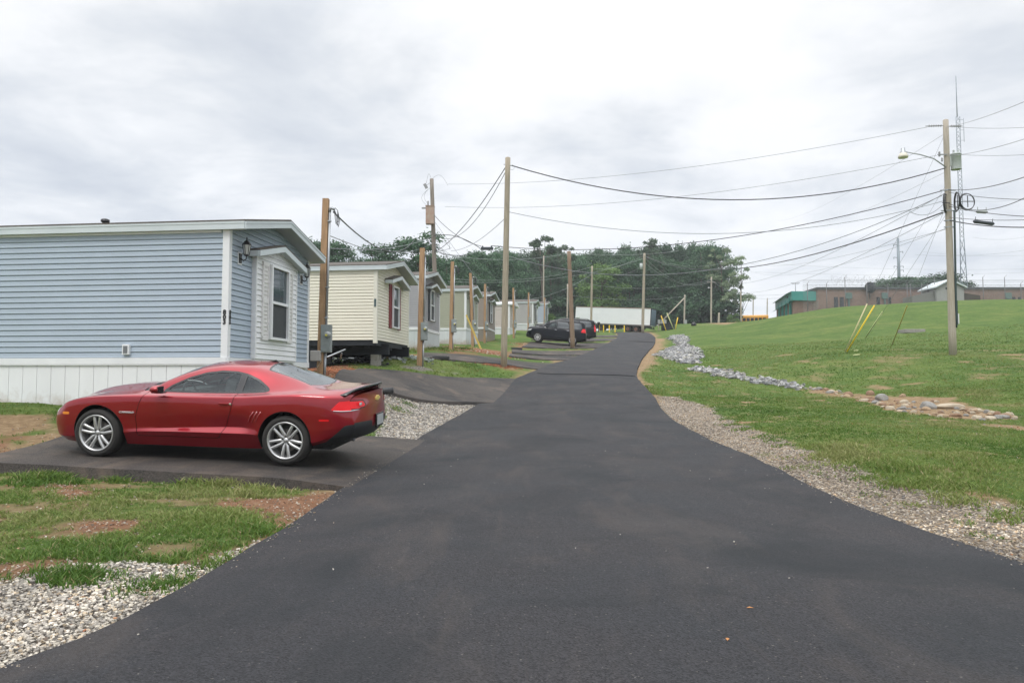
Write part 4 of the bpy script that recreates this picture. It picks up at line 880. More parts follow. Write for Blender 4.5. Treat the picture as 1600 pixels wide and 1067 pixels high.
# stakes and boxes before the wood
for lb, bs, tp_, m in [('yellow guy guard leaning right at the road end, leftmost', (1041,513), (1033,493), M_YEL), ('yellow-green guy guard leaning right beside the dark boxes', (1053,512), (1042,489), mat('lime_guard', (.55,.58,.28), .5)), ('yellow guy guard at the foot of the brace by the short pole', (1055,508), (1059,496), M_YEL)]:
    A = P(*bs, 112); B = P(*tp_, 112); A.z = h1(A.x, A.y); mb = MB(); mb.tube([(0, 0, -.1), B-A], .07, 6); mb.build('guy_guard', m, None, loc=A, label=lb, cat='guy guard')
for lb, x, y, s, m in [('dark utility pedestal at the foot of the yellow guards, left one', 1040, 512, (1.2,.9,1.0), M_CHAS), ('dark utility pedestal at the foot of the yellow guards, right one', 1049, 511, (.9,.8,1.0), M_CHAS)]:
    p = P(x, y, 113); p.z = h1(p.x, p.y); mb = MB(); mb.box((0, 0, s[2]/2), s, bev=.12); mb.box((0, 0, s[2]-.02), (s[0]+.06, s[1]+.06, .08), bev=.02); mb.build('utility_pedestal', m, None, loc=p, label=lb, cat='utility box')
p = P(1034,503,114); p.z = h1(p.x, p.y); t = empty('meter_rack', p, 0, label='pale electric meter rack beside the yellow guards right of the semi-trailer', cat='meter rack')
for x in (-.5, .5): mb = MB(); mb.box((x, 0, .8), (.1, .1, 1.6)); mb.build('leg', M_GREYWOOD, t)
for x in (-.45, .05, .5): mb = MB(); mb.box((x, -.1, 1.35), (.4, .2, .6), bev=.03); mb.build('meter_box', M_PAVE, t)
p = G(1084,509,60); mb = MB(); bm_pts = []
mb.lathe([(0, 0), (.36, .0), (.44, .15), (.36, .38), (.14, .5), (.08, .62), (0, .6)], n=12); mb.build('rubbish_bag', M_BLACKM, None, loc=p, label='black rubbish bag lying on the grass before the wood', cat='bag')
p = G(1424,519,40); mb = MB(); mb.box((0, 0, .06), (1.7, 1.2, .32), bev=.04); mb.build('concrete_manhole', M_BLOCK, None, loc=p, label='flat concrete manhole cover on the grassy bank', cat='manhole')
p = P(1071,505.5,130); p.z = h1(p.x, p.y); mb = MB(); mb.box((0, 0, .35), (.5, .4, .8), bev=.05); mb.build('utility_pedestal', M_PAVE, None, loc=p, label='small pale utility box at the foot of the short braced pole', cat='utility box')
# ================================================================ CARS
def pchip(xs, ys):
    xs = np.array(xs, float); ys = np.array(ys, float); h = np.diff(xs); d = np.diff(ys)/h; m = np.zeros(len(xs))
    m[0] = d[0]; m[-1] = d[-1]
    for i in range(1, len(xs)-1):
        if d[i-1]*d[i] > 0: w1 = 2*h[i]+h[i-1]; w2 = h[i]+2*h[i-1]; m[i] = (w1+w2)/(w1/d[i-1]+w2/d[i])
    def f(x):
        x = np.clip(np.asarray(x, float), xs[0], xs[-1]); i = np.clip(np.searchsorted(xs, x, side='right')-1, 0, len(xs)-2); t = (x-xs[i])/h[i]
        return ys[i]*(2*t**3-3*t**2+1)+h[i]*m[i]*(t**3-2*t**2+t)+ys[i+1]*(-2*t**3+3*t**2)+h[i]*m[i+1]*(t**3-t**2)
    return f
class Surf:
    """polygon soup with per vertex attributes: x y z t x0; can be cut along the zero line of any function"""
    def __init__(s, V, Fc): s.V = np.asarray(V, float); s.F = Fc
    def split(s, fv):
        fv = np.where(np.abs(fv) < 1e-7, 1e-7, fv); pos, neg = [], []; V = list(s.V); f2 = list(fv); cache = {}
        sg = fv > 0
        for f in s.F:
            k = [sg[i] for i in f]
            if all(k): pos.append(f); continue
            if not any(k): neg.append(f); continue
            for keep, out in ((True, pos), (False, neg)):
                g = []
                for a, b in zip(f, f[1:]+f[:1]):
                    if sg[a] == keep: g.append(a)
                    if sg[a] != sg[b]:
                        key = (min(a, b), max(a, b))
                        if key not in cache:
                            i, j = key; t = fv[i]/(fv[i]-fv[j]); V.append(s.V[i]*(1-t)+s.V[j]*t); cache[key] = len(V)-1
                        g.append(cache[key])
                if len(g) > 2: out.append(tuple(g))
        V = np.array(V); s.cutv = sorted(set(cache.values()))
        P_, N_ = Surf(V, pos), Surf(V, neg); P_.cut = N_.cut = V[s.cutv] if s.cutv else np.zeros((0, V.shape[1])); return P_, N_
    def compact(s):
        u = sorted({i for f in s.F for i in f}); m = {o: n for n, o in enumerate(u)}
        return Surf(s.V[u] if u else s.V[:0], [tuple(m[i] for i in f) for f in s.F])
    def mirrored(s):
        c = s.compact(); V = c.V.copy(); V[:, 1] *= -1; return Surf(V, [tuple(reversed(f)) for f in c.F])
def merge(*ss):
    V = []; Fc = []; n = 0
    for s in ss: s = s.compact(); V.append(s.V); Fc += [tuple(i+n for i in f) for f in s.F]; n += len(s.V)
    return Surf(np.concatenate(V), Fc)
def surf_obj(s, name, m, parent, inset=0, ref=None, thick=0, weld=True, **k):
    s = s.compact()
    if not s.F: return None
    me = bpy.data.meshes.new(name); me.from_pydata([tuple(v[:3]) for v in s.V], [], s.F); me.materials.append(m)
    bm = bmesh.new(); bm.from_mesh(me)
    if weld: bmesh.ops.remove_doubles(bm, verts=bm.verts[:], dist=1e-4)
    bm.normal_update()
    if inset:
        for v in bm.verts: v.co -= v.normal*inset
    for f in bm.faces: f.smooth = True
    for e in bm.edges:
        if len(e.link_faces) == 2 and e.calc_face_angle(0) > .6: e.smooth = False
    bm.to_mesh(me); bm.free(); me.update()
    o = link(bpy.data.objects.new(name, me), parent); tag(o, **k); return o
def car_half(spec, ns=150, seg=9):
    L = spec['L']; K = spec['keys']; fw = [pchip(*zip(*k['w'])) for k in K]; fz = [pchip(*zip(*k['z'])) for k in K]
    u = np.linspace(0, 1, ns+1); x0 = L*(u+ -0.035*np.sin(2*np.pi*u)) ; xf = spec['front']; xr = spec['rear']; nf = pchip(*zip(*xf)); nr = pchip(*zip(*xr))
    rows = []
    for x in x0:
        kp = np.array([(fw[i](x), fz[i](x)) for i in range(len(K))], float); pts = []
        ext = np.vstack([2*kp[0]-kp[1], kp, (-kp[-2][0], kp[-2][1])])
        for i in range(len(kp)-1):
            p0, p1, p2, p3 = ext[i], ext[i+1], ext[i+2], ext[i+3]
            ta = K[i].get('crease', 0); tb = K[i+1].get('crease', 0)
            d = np.linalg.norm(p2-p1); m1 = (p2-p0)/(np.linalg.norm(p2-p1)+np.linalg.norm(p1-p0)+1e-9)*d; m2 = (p3-p1)/(np.linalg.norm(p3-p2)+np.linalg.norm(p2-p1)+1e-9)*d
            m1 = m1*(1-ta)+(p2-p1)*ta; m2 = m2*(1-tb)+(p2-p1)*tb
            for j in range(seg):
                t = j/seg; p = p1*(2*t**3-3*t**2+1)+m1*(t**3-2*t**2+t)+p2*(-2*t**3+3*t**2)+m2*(t**3-t**2)
                pts.append((p[0], p[1], i+t))
        pts.append((0.0, kp[-1][1], len(kp)-1.0)); rows.append(pts)
    V = []; n = len(rows[0])
    for x, row in zip(x0, rows):
        for w, z, t in row:
            w = max(w, 0); b = max(0, 1-x/.55)**2; c = max(0, 1-(L-x)/.55)**2
            V.append((x+float(nf(z))*b-float(nr(z))*c, -w, z, t, x))
    Fc = [(i*n+j, (i+1)*n+j, (i+1)*n+j+1, i*n+j+1) for i in range(ns) for j in range(n-1)]
    # end caps (curved in plan)
    half = Surf(V, Fc); half.n = n; half.ns = ns; half.seg = seg
    return half
def cap(half, front, bulge, kcap, mid=12):
    """closes the end: rows from sill (t=0) up to key kcap, spanning both sides"""
    n, ns, seg = half.n, half.ns, half.seg; base = 0 if front else ns*n; side = half.V[base:base+kcap*seg+1]; top = half.V[base+kcap*seg:base+n]
    wt = top[:, 1]/min(side[-1, 1], -1e-6); us = np.concatenate([wt, -wt[-2::-1]]); zt = np.concatenate([top[:, 2], top[-2::-1, 2]]); xt = np.concatenate([top[:, 0], top[-2::-1, 0]])
    V = []; sgn = -1 if front else 1; m = len(us); R = len(side)
    for r, p in enumerate(side):
        v = r/(R-1)
        for k in range(m):
            uu = us[k]; b = bulge*(1-abs(uu)**2.4)*sgn; blend = v**3
            V.append((p[0]+b*(1)+(xt[k]-side[-1, 0])*blend, p[1]*uu, p[2]+(zt[k]-side[-1, 2])*blend, 100+v, p[1]*uu))
    Fc = [(r*m+k, r*m+k+1, (r+1)*m+k+1, (r+1)*m+k) for r in range(R-1) for k in range(m-1)]
    if front: Fc = [tuple(reversed(f)) for f in Fc]
    return Surf(V, Fc)
def rr_poly(pts, x, z): return sdpoly(np.asarray(x), np.asarray(z), pts)
def wheel(name, parent, c, R, rim, width, spokes, mt_rim, lug=True, face=-1, flip=1):
    t = bpy.data.objects.new(name, None); link(t, parent); t.location = c; t.empty_display_size = .1
    w = width/2; mb = MB(); prof = [(rim, -w*.92), (rim+.018, -w), (rim+.05, -w*1.04), (R-.035, -w*1.0), (R-.008, -w*.84), (R, -w*.6), (R, w*.6), (R-.008, w*.84), (R-.035, w), (rim+.018, w), (rim, w*.92)]
    mb.lathe(prof, axis='Y', n=56); mb.lathe([(R-.055, -w*1.045), (R-.05, -w*1.055), (R-.045, -w*1.03)], axis='Y', n=56)
    mb.build('tyre', MATS['tyre_rubber'], t)
    mb = MB(); s = face
    mb.lathe([(rim+.006, s*w*.96), (rim+.002, s*w*1.03), (rim-.010, s*w*1.02), (rim-.022, s*w*.86), (rim-.028, s*w*.3), (rim-.03, -s*w*.9)], axis='Y', n=56)
    yo = s*w*.82; k = spokes; hub = .068
    for i in range(k):
        a0 = 2*math.pi*i/k+math.pi/2*flip
        for sg in (-1, 1):
            pts = []
            for q in range(9):
                f = q/8; r = hub*.55+(rim-.02-hub*.55)*f; off = sg*(.030+.040*f**1.3)/r if r > .05 else 0; off = sg*(.021+ .026*f)/max(r, .085)
                a = a0+off; yy = yo-s*.030*(1-f)*(-1) - s*.012*math.sin(math.pi*f); pts.append((r*math.cos(a), yo+s*(-.022)*(1-f)+s*.01*math.sin(math.pi*f), r*math.sin(a)))
            vs = []; fs = []
            for q, p in enumerate(pts):
                f = q/8; wd = .0195+.003*f+.004*(1-f)**3; aa = math.atan2(p[2], p[0]); tx, tz = -math.sin(aa), math.cos(aa)
                for (e, d) in ((-1, .022), (-.8, 0), (-.25, -.006), (.25, -.006), (.8, 0), (1, .022)): vs.append((p[0]+tx*wd*e, p[1]-s*d, p[2]+tz*wd*e))
                if q: b = (q-1)*6; fs += [(b+j, b+j+1, b+7+j, b+6+j) for j in range(5)]
            mb.add(vs, fs, True)
    mb.lathe([(0, yo-s*.006), (.03, yo-s*.008), (.036, yo-s*.018), (hub, yo-s*.024), (hub+.012, yo-s*.05)], axis='Y', n=24)
    mb.build('rim', mt_rim, t)
    mb = MB(); mb.lathe([(rim-.03, -s*w*.2), (0, -s*w*.2)], axis='Y', n=30); mb.build('wheel_well_disc', M_BLACKM, t)
    mb = MB(); mb.lathe([(.0, s*w*.22), (.16, s*w*.22), (.165, s*w*.1)], axis='Y', n=30); mb.build('brake_disc', MATS['brake_steel'], t)
    if lug:
        for i in range(5):
            a = 2*math.pi*(i+.5)/5+math.pi/2*flip; mb = MB(); mb.lathe([(.021, -s*.02), (.021, s*.001), (.010, s*.002), (.010, s*.008), (0, s*.009)], (.058*math.cos(a), yo-s*.016, .058*math.sin(a)), 'Y', 10); mb.build('lug_nut', MATS['lug_dark'], t)
    return t
mat('tyre_rubber', (.032,.030,.028), .85, var=.3, scale=30)
mat('brake_steel', (.14,.13,.12), .5, .6); mat('lug_dark', (.05,.05,.05), .4, .5)
M_ALLOY = mat('alloy_silver', (.60,.60,.60), .32, .75, var=.12, scale=12)
M_PAINT = mat('red_metallic_paint', (.29,.0025,.012), .34, .5, coat=1.0, spec=.4, var=.05, scale=2)
M_PAINTD = M_PAINT
M_CGLASS = None
def glassy(name, tint, alpha):
    m = bpy.data.materials.new(name); m.use_nodes = True; nt = m.node_tree; n = nt.nodes; l = nt.links; n.clear()
    o = n.new('ShaderNodeOutputMaterial'); g = n.new('ShaderNodeBsdfGlossy'); g.inputs['Roughness'].default_value = .02; g.inputs['Color'].default_value = (.9,.95,.97,1)
    t = n.new('ShaderNodeBsdfTransparent'); t.inputs[0].default_value = (*tint, 1); f = n.new('ShaderNodeFresnel'); f.inputs[0].default_value = 1.55
    mr = n.new('ShaderNodeMapRange'); l.new(f.outputs[0], mr.inputs[0]); mr.inputs['To Min'].default_value = alpha; mr.inputs['To Max'].default_value = 1
    mx = n.new('ShaderNodeMixShader'); l.new(mr.outputs[0], mx.inputs[0]); l.new(t.outputs[0], mx.inputs[1]); l.new(g.outputs[0], mx.inputs[2]); l.new(mx.outputs[0], o.inputs[0]); MATS[name] = m; return m
M_CGLASS = glassy('car_side_glass', (.74,.84,.83), .015); M_RGLASS = glassy('car_rear_glass', (.34,.42,.43), .16); M_DGLASS = glassy('privacy_glass', (.10,.12,.13), .13)
M_BTRIM = mat('gloss_black_trim', (.012,.012,.014), .25, spec=.6); M_BPLAST = mat('black_plastic', (.03,.031,.034), .5, var=.1)
M_TAIL = mat('tail_lens', (.78,.008,.014), .3, coat=.25, spec=.3); M_TAILD = mat('tail_lens_dark', (.20,.004,.008), .15, coat=1); M_CHROME = mat('chrome', (.75,.75,.77), .12, 1.0)
M_AMBER = mat('amber_lens', (.75,.22,.02), .25, coat=.6); M_CLEAR = mat('clear_lens', (.55,.57,.58), .12, coat=1); M_GOLD = mat('gold_emblem', (.80,.62,.20), .35, .3)
M_SEAT = mat('seat_fabric', (.06,.06,.062), .8); M_WELL = mat('wheel_arch_liner', (.008,.008,.009), .9)
def well(half_cut, cx, cz, R, ybase, parent, inner=-.45):
    c = half_cut; c = c[(np.abs(np.hypot(c[:, 0]-cx, c[:, 2]-cz)-R) < .02)]
    if len(c) < 4: return
    a = np.arctan2(c[:, 2]-cz, c[:, 0]-cx); a = np.where(a < -math.pi/2, a+2*math.pi, a); c = c[np.argsort(a)]
    for sgn in (1, -1):
        mb = MB(); V = []; n = len(c)
        for p in c:
            r = Vector((p[0]-cx, 0, p[2]-cz)).normalized()
            V += [(p[0], p[1]*sgn, p[2]), (p[0]+r.x*.004, (p[1]-.004)*sgn, p[2]+r.z*.004), (p[0]+r.x*.03, (p[1]+.06)*sgn, p[2]+r.z*.03), (p[0]+r.x*.03, inner*sgn, p[2]+r.z*.03)]
        mb.add(V, [(i*4+j, i*4+4+j, i*4+5+j, i*4+1+j) for i in range(n-1) for j in (0, 1, 2)], True)
        mb.add([(cx, inner*sgn, cz)]+[(p[0], inner*sgn, p[2]) for p in c], [(0, i+1, i+2) for i in range(n-1)])
        mb.build('wheel_arch', M_WELL, parent)
# ---------------------------------------------------------------- the red coupe
def coupe():
    L = 4.84
    K = [dict(w=[(0,.60),(.3,.76),(.6,.80),(2,.80),(4.1,.80),(4.5,.76),(4.84,.62)], z=[(0,.24),(.3,.20),(.6,.19),(2.4,.19),(4.1,.22),(4.5,.30),(4.84,.36)]),
         dict(w=[(0,.66),(.15,.80),(.4,.885),(.9,.925),(1.5,.915),(2.4,.925),(3.2,.93),(3.8,.945),(4.3,.92),(4.65,.84),(4.84,.72)], z=[(0,.30),(.3,.28),(1.3,.36),(1.6,.395),(2.4,.415),(3.2,.42),(3.6,.38),(4.2,.33),(4.5,.40),(4.84,.45)], crease=.85),
         dict(w=[(0,.68),(.15,.83),(.4,.915),(.9,.945),(1.4,.912),(1.8,.888),(2.4,.872),(3.1,.868),(3.35,.925),(3.8,.962),(4.3,.945),(4.65,.875),(4.84,.76)], z=[(0,.44),(.5,.45),(1.4,.43),(1.8,.445),(2.4,.475),(3.1,.50),(3.4,.48),(4.1,.49),(4.84,.57)], crease=.75),
         dict(w=[(0,.68),(.15,.83),(.4,.918),(.9,.952),(1.5,.925),(2.4,.905),(3.2,.938),(3.8,.975),(4.3,.952),(4.65,.878),(4.84,.77)], z=[(0,.56),(.5,.64),(1.,.68),(2.4,.70),(3.1,.72),(3.8,.76),(4.3,.76),(4.84,.72)]),
         dict(w=[(0,.66),(.15,.80),(.4,.895),(.9,.930),(1.5,.910),(2.4,.892),(3.2,.915),(3.8,.945),(4.3,.915),(4.65,.84),(4.84,.75)], z=[(0,.63),(.15,.68),(.4,.78),(.8,.855),(1.2,.885),(1.7,.90),(2.4,.905),(3.1,.925),(3.6,.965),(4.0,.985),(4.4,.975),(4.7,.95),(4.84,.90)], crease=.35),
         dict(w=[(0,.60),(.2,.66),(.5,.74),(1.0,.79),(1.5,.80),(2.4,.80),(3.1,.80),(3.55,.80),(3.9,.78),(4.3,.74),(4.7,.70),(4.84,.68)], z=[(0,.66),(.15,.71),(.4,.805),(.8,.88),(1.2,.92),(1.6,.945),(2.0,.955),(2.4,.96),(3.1,.975),(3.5,1.005),(3.9,1.035),(4.3,1.04),(4.7,1.03),(4.84,.97)], crease=.35),
         dict(w=[(0,.44),(.5,.52),(1.0,.58),(1.45,.66),(1.75,.69),(2.1,.62),(2.45,.565),(2.9,.54),(3.3,.535),(3.7,.55),(4.1,.60),(4.35,.64),(4.84,.52)], z=[(0,.68),(.15,.735),(.4,.83),(.8,.905),(1.2,.955),(1.5,.975),(1.62,.99),(1.9,1.115),(2.2,1.235),(2.45,1.295),(2.75,1.325),(3.05,1.325),(3.3,1.295),(3.6,1.225),(3.9,1.14),(4.15,1.07),(4.35,1.055),(4.7,1.055),(4.84,1.0)], crease=.3),
         dict(w=[(0,.22),(4.84,.22)], z=[(0,.705),(.15,.775),(.4,.885),(.8,.975),(1.2,1.02),(1.48,1.035),(1.62,1.06),(1.9,1.19),(2.2,1.315),(2.45,1.37),(2.75,1.395),(3.05,1.395),(3.3,1.37),(3.6,1.265),(3.9,1.16),(4.15,1.075),(4.35,1.062),(4.7,1.07),(4.84,1.015)]),
         dict(w=[(0,0),(4.84,0)], z=[(0,.71),(.15,.785),(.4,.893),(.8,.975),(1.2,1.018),(1.48,1.04),(1.62,1.068),(1.9,1.20),(2.2,1.325),(2.45,1.38),(2.75,1.405),(3.05,1.405),(3.3,1.38),(3.6,1.272),(3.9,1.166),(4.15,1.077),(4.35,1.064),(4.7,1.074),(4.84,1.02)])]
    spec = dict(L=L, keys=K, front=[(.2,.07),(.35,.02),(.5,.0),(.60,.02),(.72,.10)], rear=[(.3,.20),(.42,.06),(.55,.0),(.75,.04),(.9,.09),(1.05,.02)])
    half = car_half(spec); R_ = MATS
    t = empty('red_coupe', (0, 0, 0), label='shiny red two-door coupe with silver wheels parked on the first driveway', cat='car')
    V = half.V; side = V[:, 3] < 5.2
    # wheel arches
    WX = (.955, 3.80); WZ = .335; AR = .405
    body = half; cuts = []
    for wx in WX:
        zc = WZ+.015; f = np.where((body.V[:, 3] < 4.6), np.hypot(body.V[:, 0]-wx, (body.V[:, 2]-zc))-AR, 1.0)
        f = np.where((body.V[:, 2] < zc) & (np.abs(body.V[:, 0]-wx) < AR) & (body.V[:, 3] < 4.6), -np.minimum(AR-np.abs(body.V[:, 0]-wx), 1)-1e-4, f)
        body, hole = body.split(f); cuts.append((wx, zc, body.cut))
    # glass: side window band between belt and rail
    DLO = [(1.90,.972),(2.00,1.050),(2.22,1.160),(2.46,1.236),(2.70,1.268),(2.92,1.262),(3.10,1.228),(3.28,1.160),(3.46,1.050),(3.48,1.022),(3.36,.998),(3.0,.982),(2.4,.970)]
    def fdlo(S, grow): return np.where((S.V[:, 3] > 4.9) & (S.V[:, 3] < 6.3), rr_poly(DLO, S.V[:, 0], S.V[:, 2])+grow, -1.0)
    inr, body = body.split(fdlo(body, .012))
    gl, trim = inr.split(fdlo(inr, -.016))
    bp = lambda S: np.where(True, .050-np.abs(S.V[:, 0]-(3.03+(S.V[:, 2]-.98)*(.06))), 0)
    pil, gl = gl.split(bp(gl)); trim = merge(trim, pil)
    q = lambda S: S.V[:, 0]-3.03
    qg, dg = gl.split(q(gl))
    # windshield & rear glass (upper surface between the rails)
    def fws(S): x = S.V[:, 4]; t_ = S.V[:, 3]; yy = np.abs(S.V[:, 1]); return np.where(t_ > 5.9, np.minimum(np.minimum(x-(1.60+ (0.10)*(yy/.7)**2), 2.36-.06*(yy/.5)**2-x), (t_-6.10)*.35), -1)
    ws, body = body.split(fws(body))
    def frg(S): x = S.V[:, 4]; t_ = S.V[:, 3]; yy = np.abs(S.V[:, 1]); return np.where(t_ > 5.9, np.minimum(np.minimum(x-(3.30+.05*(yy/.5)**2), 4.13-.10*(yy/.55)**2-x), (t_-6.08)*.35), -1)
    rg, body = body.split(frg(body))
    def inset_f(f, d): return lambda S: f(S)-d
    cw, body = body.split(np.where(body.V[:, 3] > 5.35, np.minimum(body.V[:, 4]-(1.47+.09*(np.abs(body.V[:, 1])/.7)**2), 1.645-body.V[:, 4]), -1))
    rgi, rgt = rg.split(frg(rg)-.028); wsi, wst = ws.split(fws(ws)-.025)
    # door shut lines: thin dark strips
    door = [(1.565,.33),(1.545,.60),(1.60,.80),(1.66,.93),(1.70,1.1),(3.06,1.1),(3.02,.93),(2.985,.75),(2.90,.52),(2.80,.34)]
    fd = lambda S: np.where(S.V[:, 3] < 5.4, rr_poly(door, S.V[:, 0], S.V[:, 2]), -1)
    doorp, body = body.split(fd(body)-.004); gap, body = body.split(fd(body)+.004)
    # hood and boot lid shut lines
    def line_hood(S): x = S.V[:, 4]; t_ = S.V[:, 3]; return np.where(t_ > 4.0, .004-np.abs((t_-5.02)*.12), -1)*1.0
    hl, body = body.split(np.where((body.V[:, 4] > .22) & (body.V[:, 4] < 1.56), line_hood(body), -1))
    tl, body = body.split(np.where((body.V[:, 4] > 4.16), .004-np.abs((body.V[:, 3]-5.85)*.12), -1))
    # front side marker, rear marker, tail lamp wrap
    mk, body = body.split(np.where(body.V[:, 3] < 4, rr_poly([(.31,.600),(.46,.605),(.455,.640),(.31,.640)], body.V[:, 0], body.V[:, 2]), -1))
    rm, body = body.split(np.where(body.V[:, 3] < 4.2, rr_poly([(4.33,.635),(4.50,.635),(4.50,.662),(4.33,.662)], body.V[:, 0], body.V[:, 2]), -1))
    hd, body = body.split(np.where(body.V[:, 3] < 4.6, rr_poly([(-.2,.60),(.16,.615),(.20,.66),(.14,.70),(-.2,.69)], body.V[:, 0], body.V[:, 2]), -1))
    TL = [(4.50,.785),(4.62,.905),(4.90,.925),(4.90,.785),(4.70,.775)]
    tls, body = body.split(np.where((body.V[:, 3] < 4.8), rr_poly(TL, body.V[:, 0], body.V[:, 2]), -1))
    # lower black valance at the rear
    VAL = [(4.05,.05),(4.18,.27),(4.42,.335),(4.60,.47),(4.72,.575),(5.0,.60),(5.0,.05)]
    val, body = body.split(np.where(body.V[:, 3] < 4, rr_poly(VAL, body.V[:, 0], body.V[:, 2]), -1))
    strake = None
    rc = cap(half, False, .13, 4); fc = cap(half, True, .10, 4)
    # cap features use (y, z)
    yz = lambda S, poly: np.maximum(rr_poly(poly, S.V[:, 1], S.V[:, 2]), rr_poly(poly, -S.V[:, 1], S.V[:, 2]))
    TLC = [(-.80,.785),(-.80,.922),(-.50,.912),(-.44,.84),(-.49,.80),(-.58,.80),(-.62,.785)]
    ctl, rc = rc.split(yz(rc, TLC)); ctl_in, ctl_rim = ctl.split(yz(ctl, [(-.86,.80),(-.86,.908),(-.52,.898),(-.47,.84),(-.51,.815),(-.59,.815),(-.63,.80)]))
    cval, rc = rc.split(np.maximum(yz(rc, [(-.9,.2),(-.9,.60),(-.62,.61),(-.30,.60),(-.26,.50),(0,.50),(.01,.2)]), -1))
    fgr, fc = fc.split(yz(fc, [(-.50,.60),(-.50,.66),(0.01,.67),(0.01,.59)]))
    flo, fc = fc.split(yz(fc, [(-.55,.28),(-.45,.46),(0.01,.46),(0.01,.28)]))
    bodyall = merge(body, body.mirrored(), rc, fc)
    bo = surf_obj(bodyall, 'body', M_PAINT, t)
    for s, nm in ((doorp, 'near'), (doorp.mirrored(), 'far')):
        d = surf_obj(s, 'door', M_PAINT, t)
        sg = -1 if nm == 'near' else 1
        mb = MB(); mb.box((2.90, sg*.930, .835), (.19, .03, .028), bev=.012); mb.box((2.90, sg*.915, .818), (.15, .02, .03), bev=.008); h = mb.build('door_handle', M_PAINT, d)
        mb = MB(); mb.box((2.985, sg*.935, .835), (.035, .032, .026), bev=.008); mb.build('handle_cap', M_CHROME, h)
        mb = MB()
        # mirror: stalk and shell
        mb.tube([(1.93, sg*.87, .965), (1.93, sg*.95, .985)], .022, 8)
        n0 = len(mb.v); bm = bmesh.new(); bmesh.ops.create_uvsphere(bm, u_segments=20, v_segments=12, radius=1)
        for v in bm.verts:
            x, y, z = v.co; x2 = x*.095+(-.01); 
            if x > 0: x2 = min(x*.095, .055)
            v.co = (1.93+x2, sg*(1.01)+y*.10, 1.015+z*.062*(1+.15*(-y*sg)))
        bm.verts.index_update(); mb.add([v.co.copy() for v in bm.verts], [[v.index for v in f.verts] for f in bm.faces], True); bm.free()
        mr_ = mb.build('mirror', M_PAINT, t); mb = MB(); mb.box((1.981, sg*1.01, 1.015), (.010, .15, .085), bev=.004); mb.build('mirror_glass', M_BTRIM, mr_)
        mb = MB(); mb.box((1.93, sg*.965, .968), (.16, .13, .022), bev=.01); mb.build('mirror_foot', M_BTRIM, mr_)
    for s in (trim, trim.mirrored()): surf_obj(s, 'window_trim', M_BTRIM, t, inset=-.001)
    for s in (dg, dg.mirrored()): surf_obj(s, 'side_window', M_CGLASS, t, inset=.004)
    for s in (qg, qg.mirrored()): surf_obj(s, 'quarter_window', M_CGLASS, t, inset=.006)
    surf_obj(merge(wsi, wsi.mirrored()), 'windshield', M_CGLASS, t, inset=.004); surf_obj(merge(wst, wst.mirrored()), 'windshield_seal', M_BTRIM, t, inset=.002)
    surf_obj(merge(cw, cw.mirrored()), 'wiper_cowl', M_BPLAST, t, inset=.008)
    surf_obj(merge(rgi, rgi.mirrored()), 'rear_window', M_RGLASS, t, inset=.003); surf_obj(merge(rgt, rgt.mirrored()), 'rear_window_seal', M_BTRIM, t, inset=.002)
    surf_obj(merge(gap, gap.mirrored(), hl, hl.mirrored(), tl, tl.mirrored()), 'panel_gap', M_WELL, t, inset=.010, weld=False)
    for s in (mk, mk.mirrored()): surf_obj(s, 'side_marker', M_AMBER, t)
    for s in (rm, rm.mirrored()): surf_obj(s, 'rear_side_marker', M_TAIL, t)
    for s in (hd, hd.mirrored()): surf_obj(s, 'headlight', M_CLEAR, t)
    for sgn in (1, -1):
        tt = merge(tls if sgn == 1 else tls.mirrored())
        ci = Surf(ctl_in.V, [f for f in ctl_in.F if np.mean([ctl_in.V[i, 1] for i in f])*-sgn > 0]); cr = Surf(ctl_rim.V, [f for f in ctl_rim.F if np.mean([ctl_rim.V[i, 1] for i in f])*-sgn > 0])
        tlo = surf_obj(tt, 'taillight', M_TAIL, t, inset=-.004)
        surf_obj(ci, 'lens', M_TAIL, tlo, inset=-.006); surf_obj(cr, 'lens_rim', M_BTRIM, tlo, inset=-.002)
        mb = MB(); mb.box((4.885, -sgn*.62, .865), (.02, .07, .035), bev=.004); mb.build('reverse_lamp', M_CLEAR, tlo)
        mb = MB(); pts = [(4.55, -sgn*.905, .782), (4.66, -sgn*.868, .775), (4.78, -sgn*.80, .777), (4.84, -sgn*.70, .782), (4.865, -sgn*.62, .787)]; mb.tube(pts, .007, 6); mb.build('lens_strip', M_CLEAR, tlo)
    surf_obj(merge(val, val.mirrored(), cval), 'rear_diffuser', M_BPLAST, t, inset=-.003)
    surf_obj(merge(fgr, flo), 'front_grille', M_BTRIM, t, inset=.01)
    # underside + interior tub
    mb = MB(); mb.box((2.42, 0, .26), (4.1, 1.45, .10)); mb.build('floor_pan', M_WELL, t)
    mb = MB(); mb.box((1.78, 0, .86), (.36, 1.40, .16), bev=.05); mb.build('dashboard', M_SEAT, t)
    mb = MB(); mb.tube([(2.06+.06*math.cos(a)*0-.05*math.sin(a), -.36+.18*math.cos(a), .90+.17*math.sin(a)) for a in np.linspace(0, 2*math.pi, 25)], .016, 6, cap=False); mb.box((2.06, -.36, .9), (.03, .30, .04)); mb.build('steering_wheel', M_SEAT, t)
    for y in (-.37, .37):
        mb = MB(); mb.box((2.45, y, .55), (.52, .50, .20), bev=.07); mb.box((2.76, y, .85), (.18, .48, .62), ry=.25, bev=.07); mb.box((2.86, y, 1.16), (.10, .26, .17), ry=.2, bev=.04); mb.build('front_seat', M_SEAT, t)
        mb = MB(); mb.box((3.42, y, .84), (.20, .50, .45), ry=.4, bev=.07); mb.build('rear_seat', M_SEAT, t)
    mb = MB(); mb.box((3.85, 0, .93), (.62, 1.2, .06), bev=.02); mb.build('parcel_shelf', M_SEAT, t)
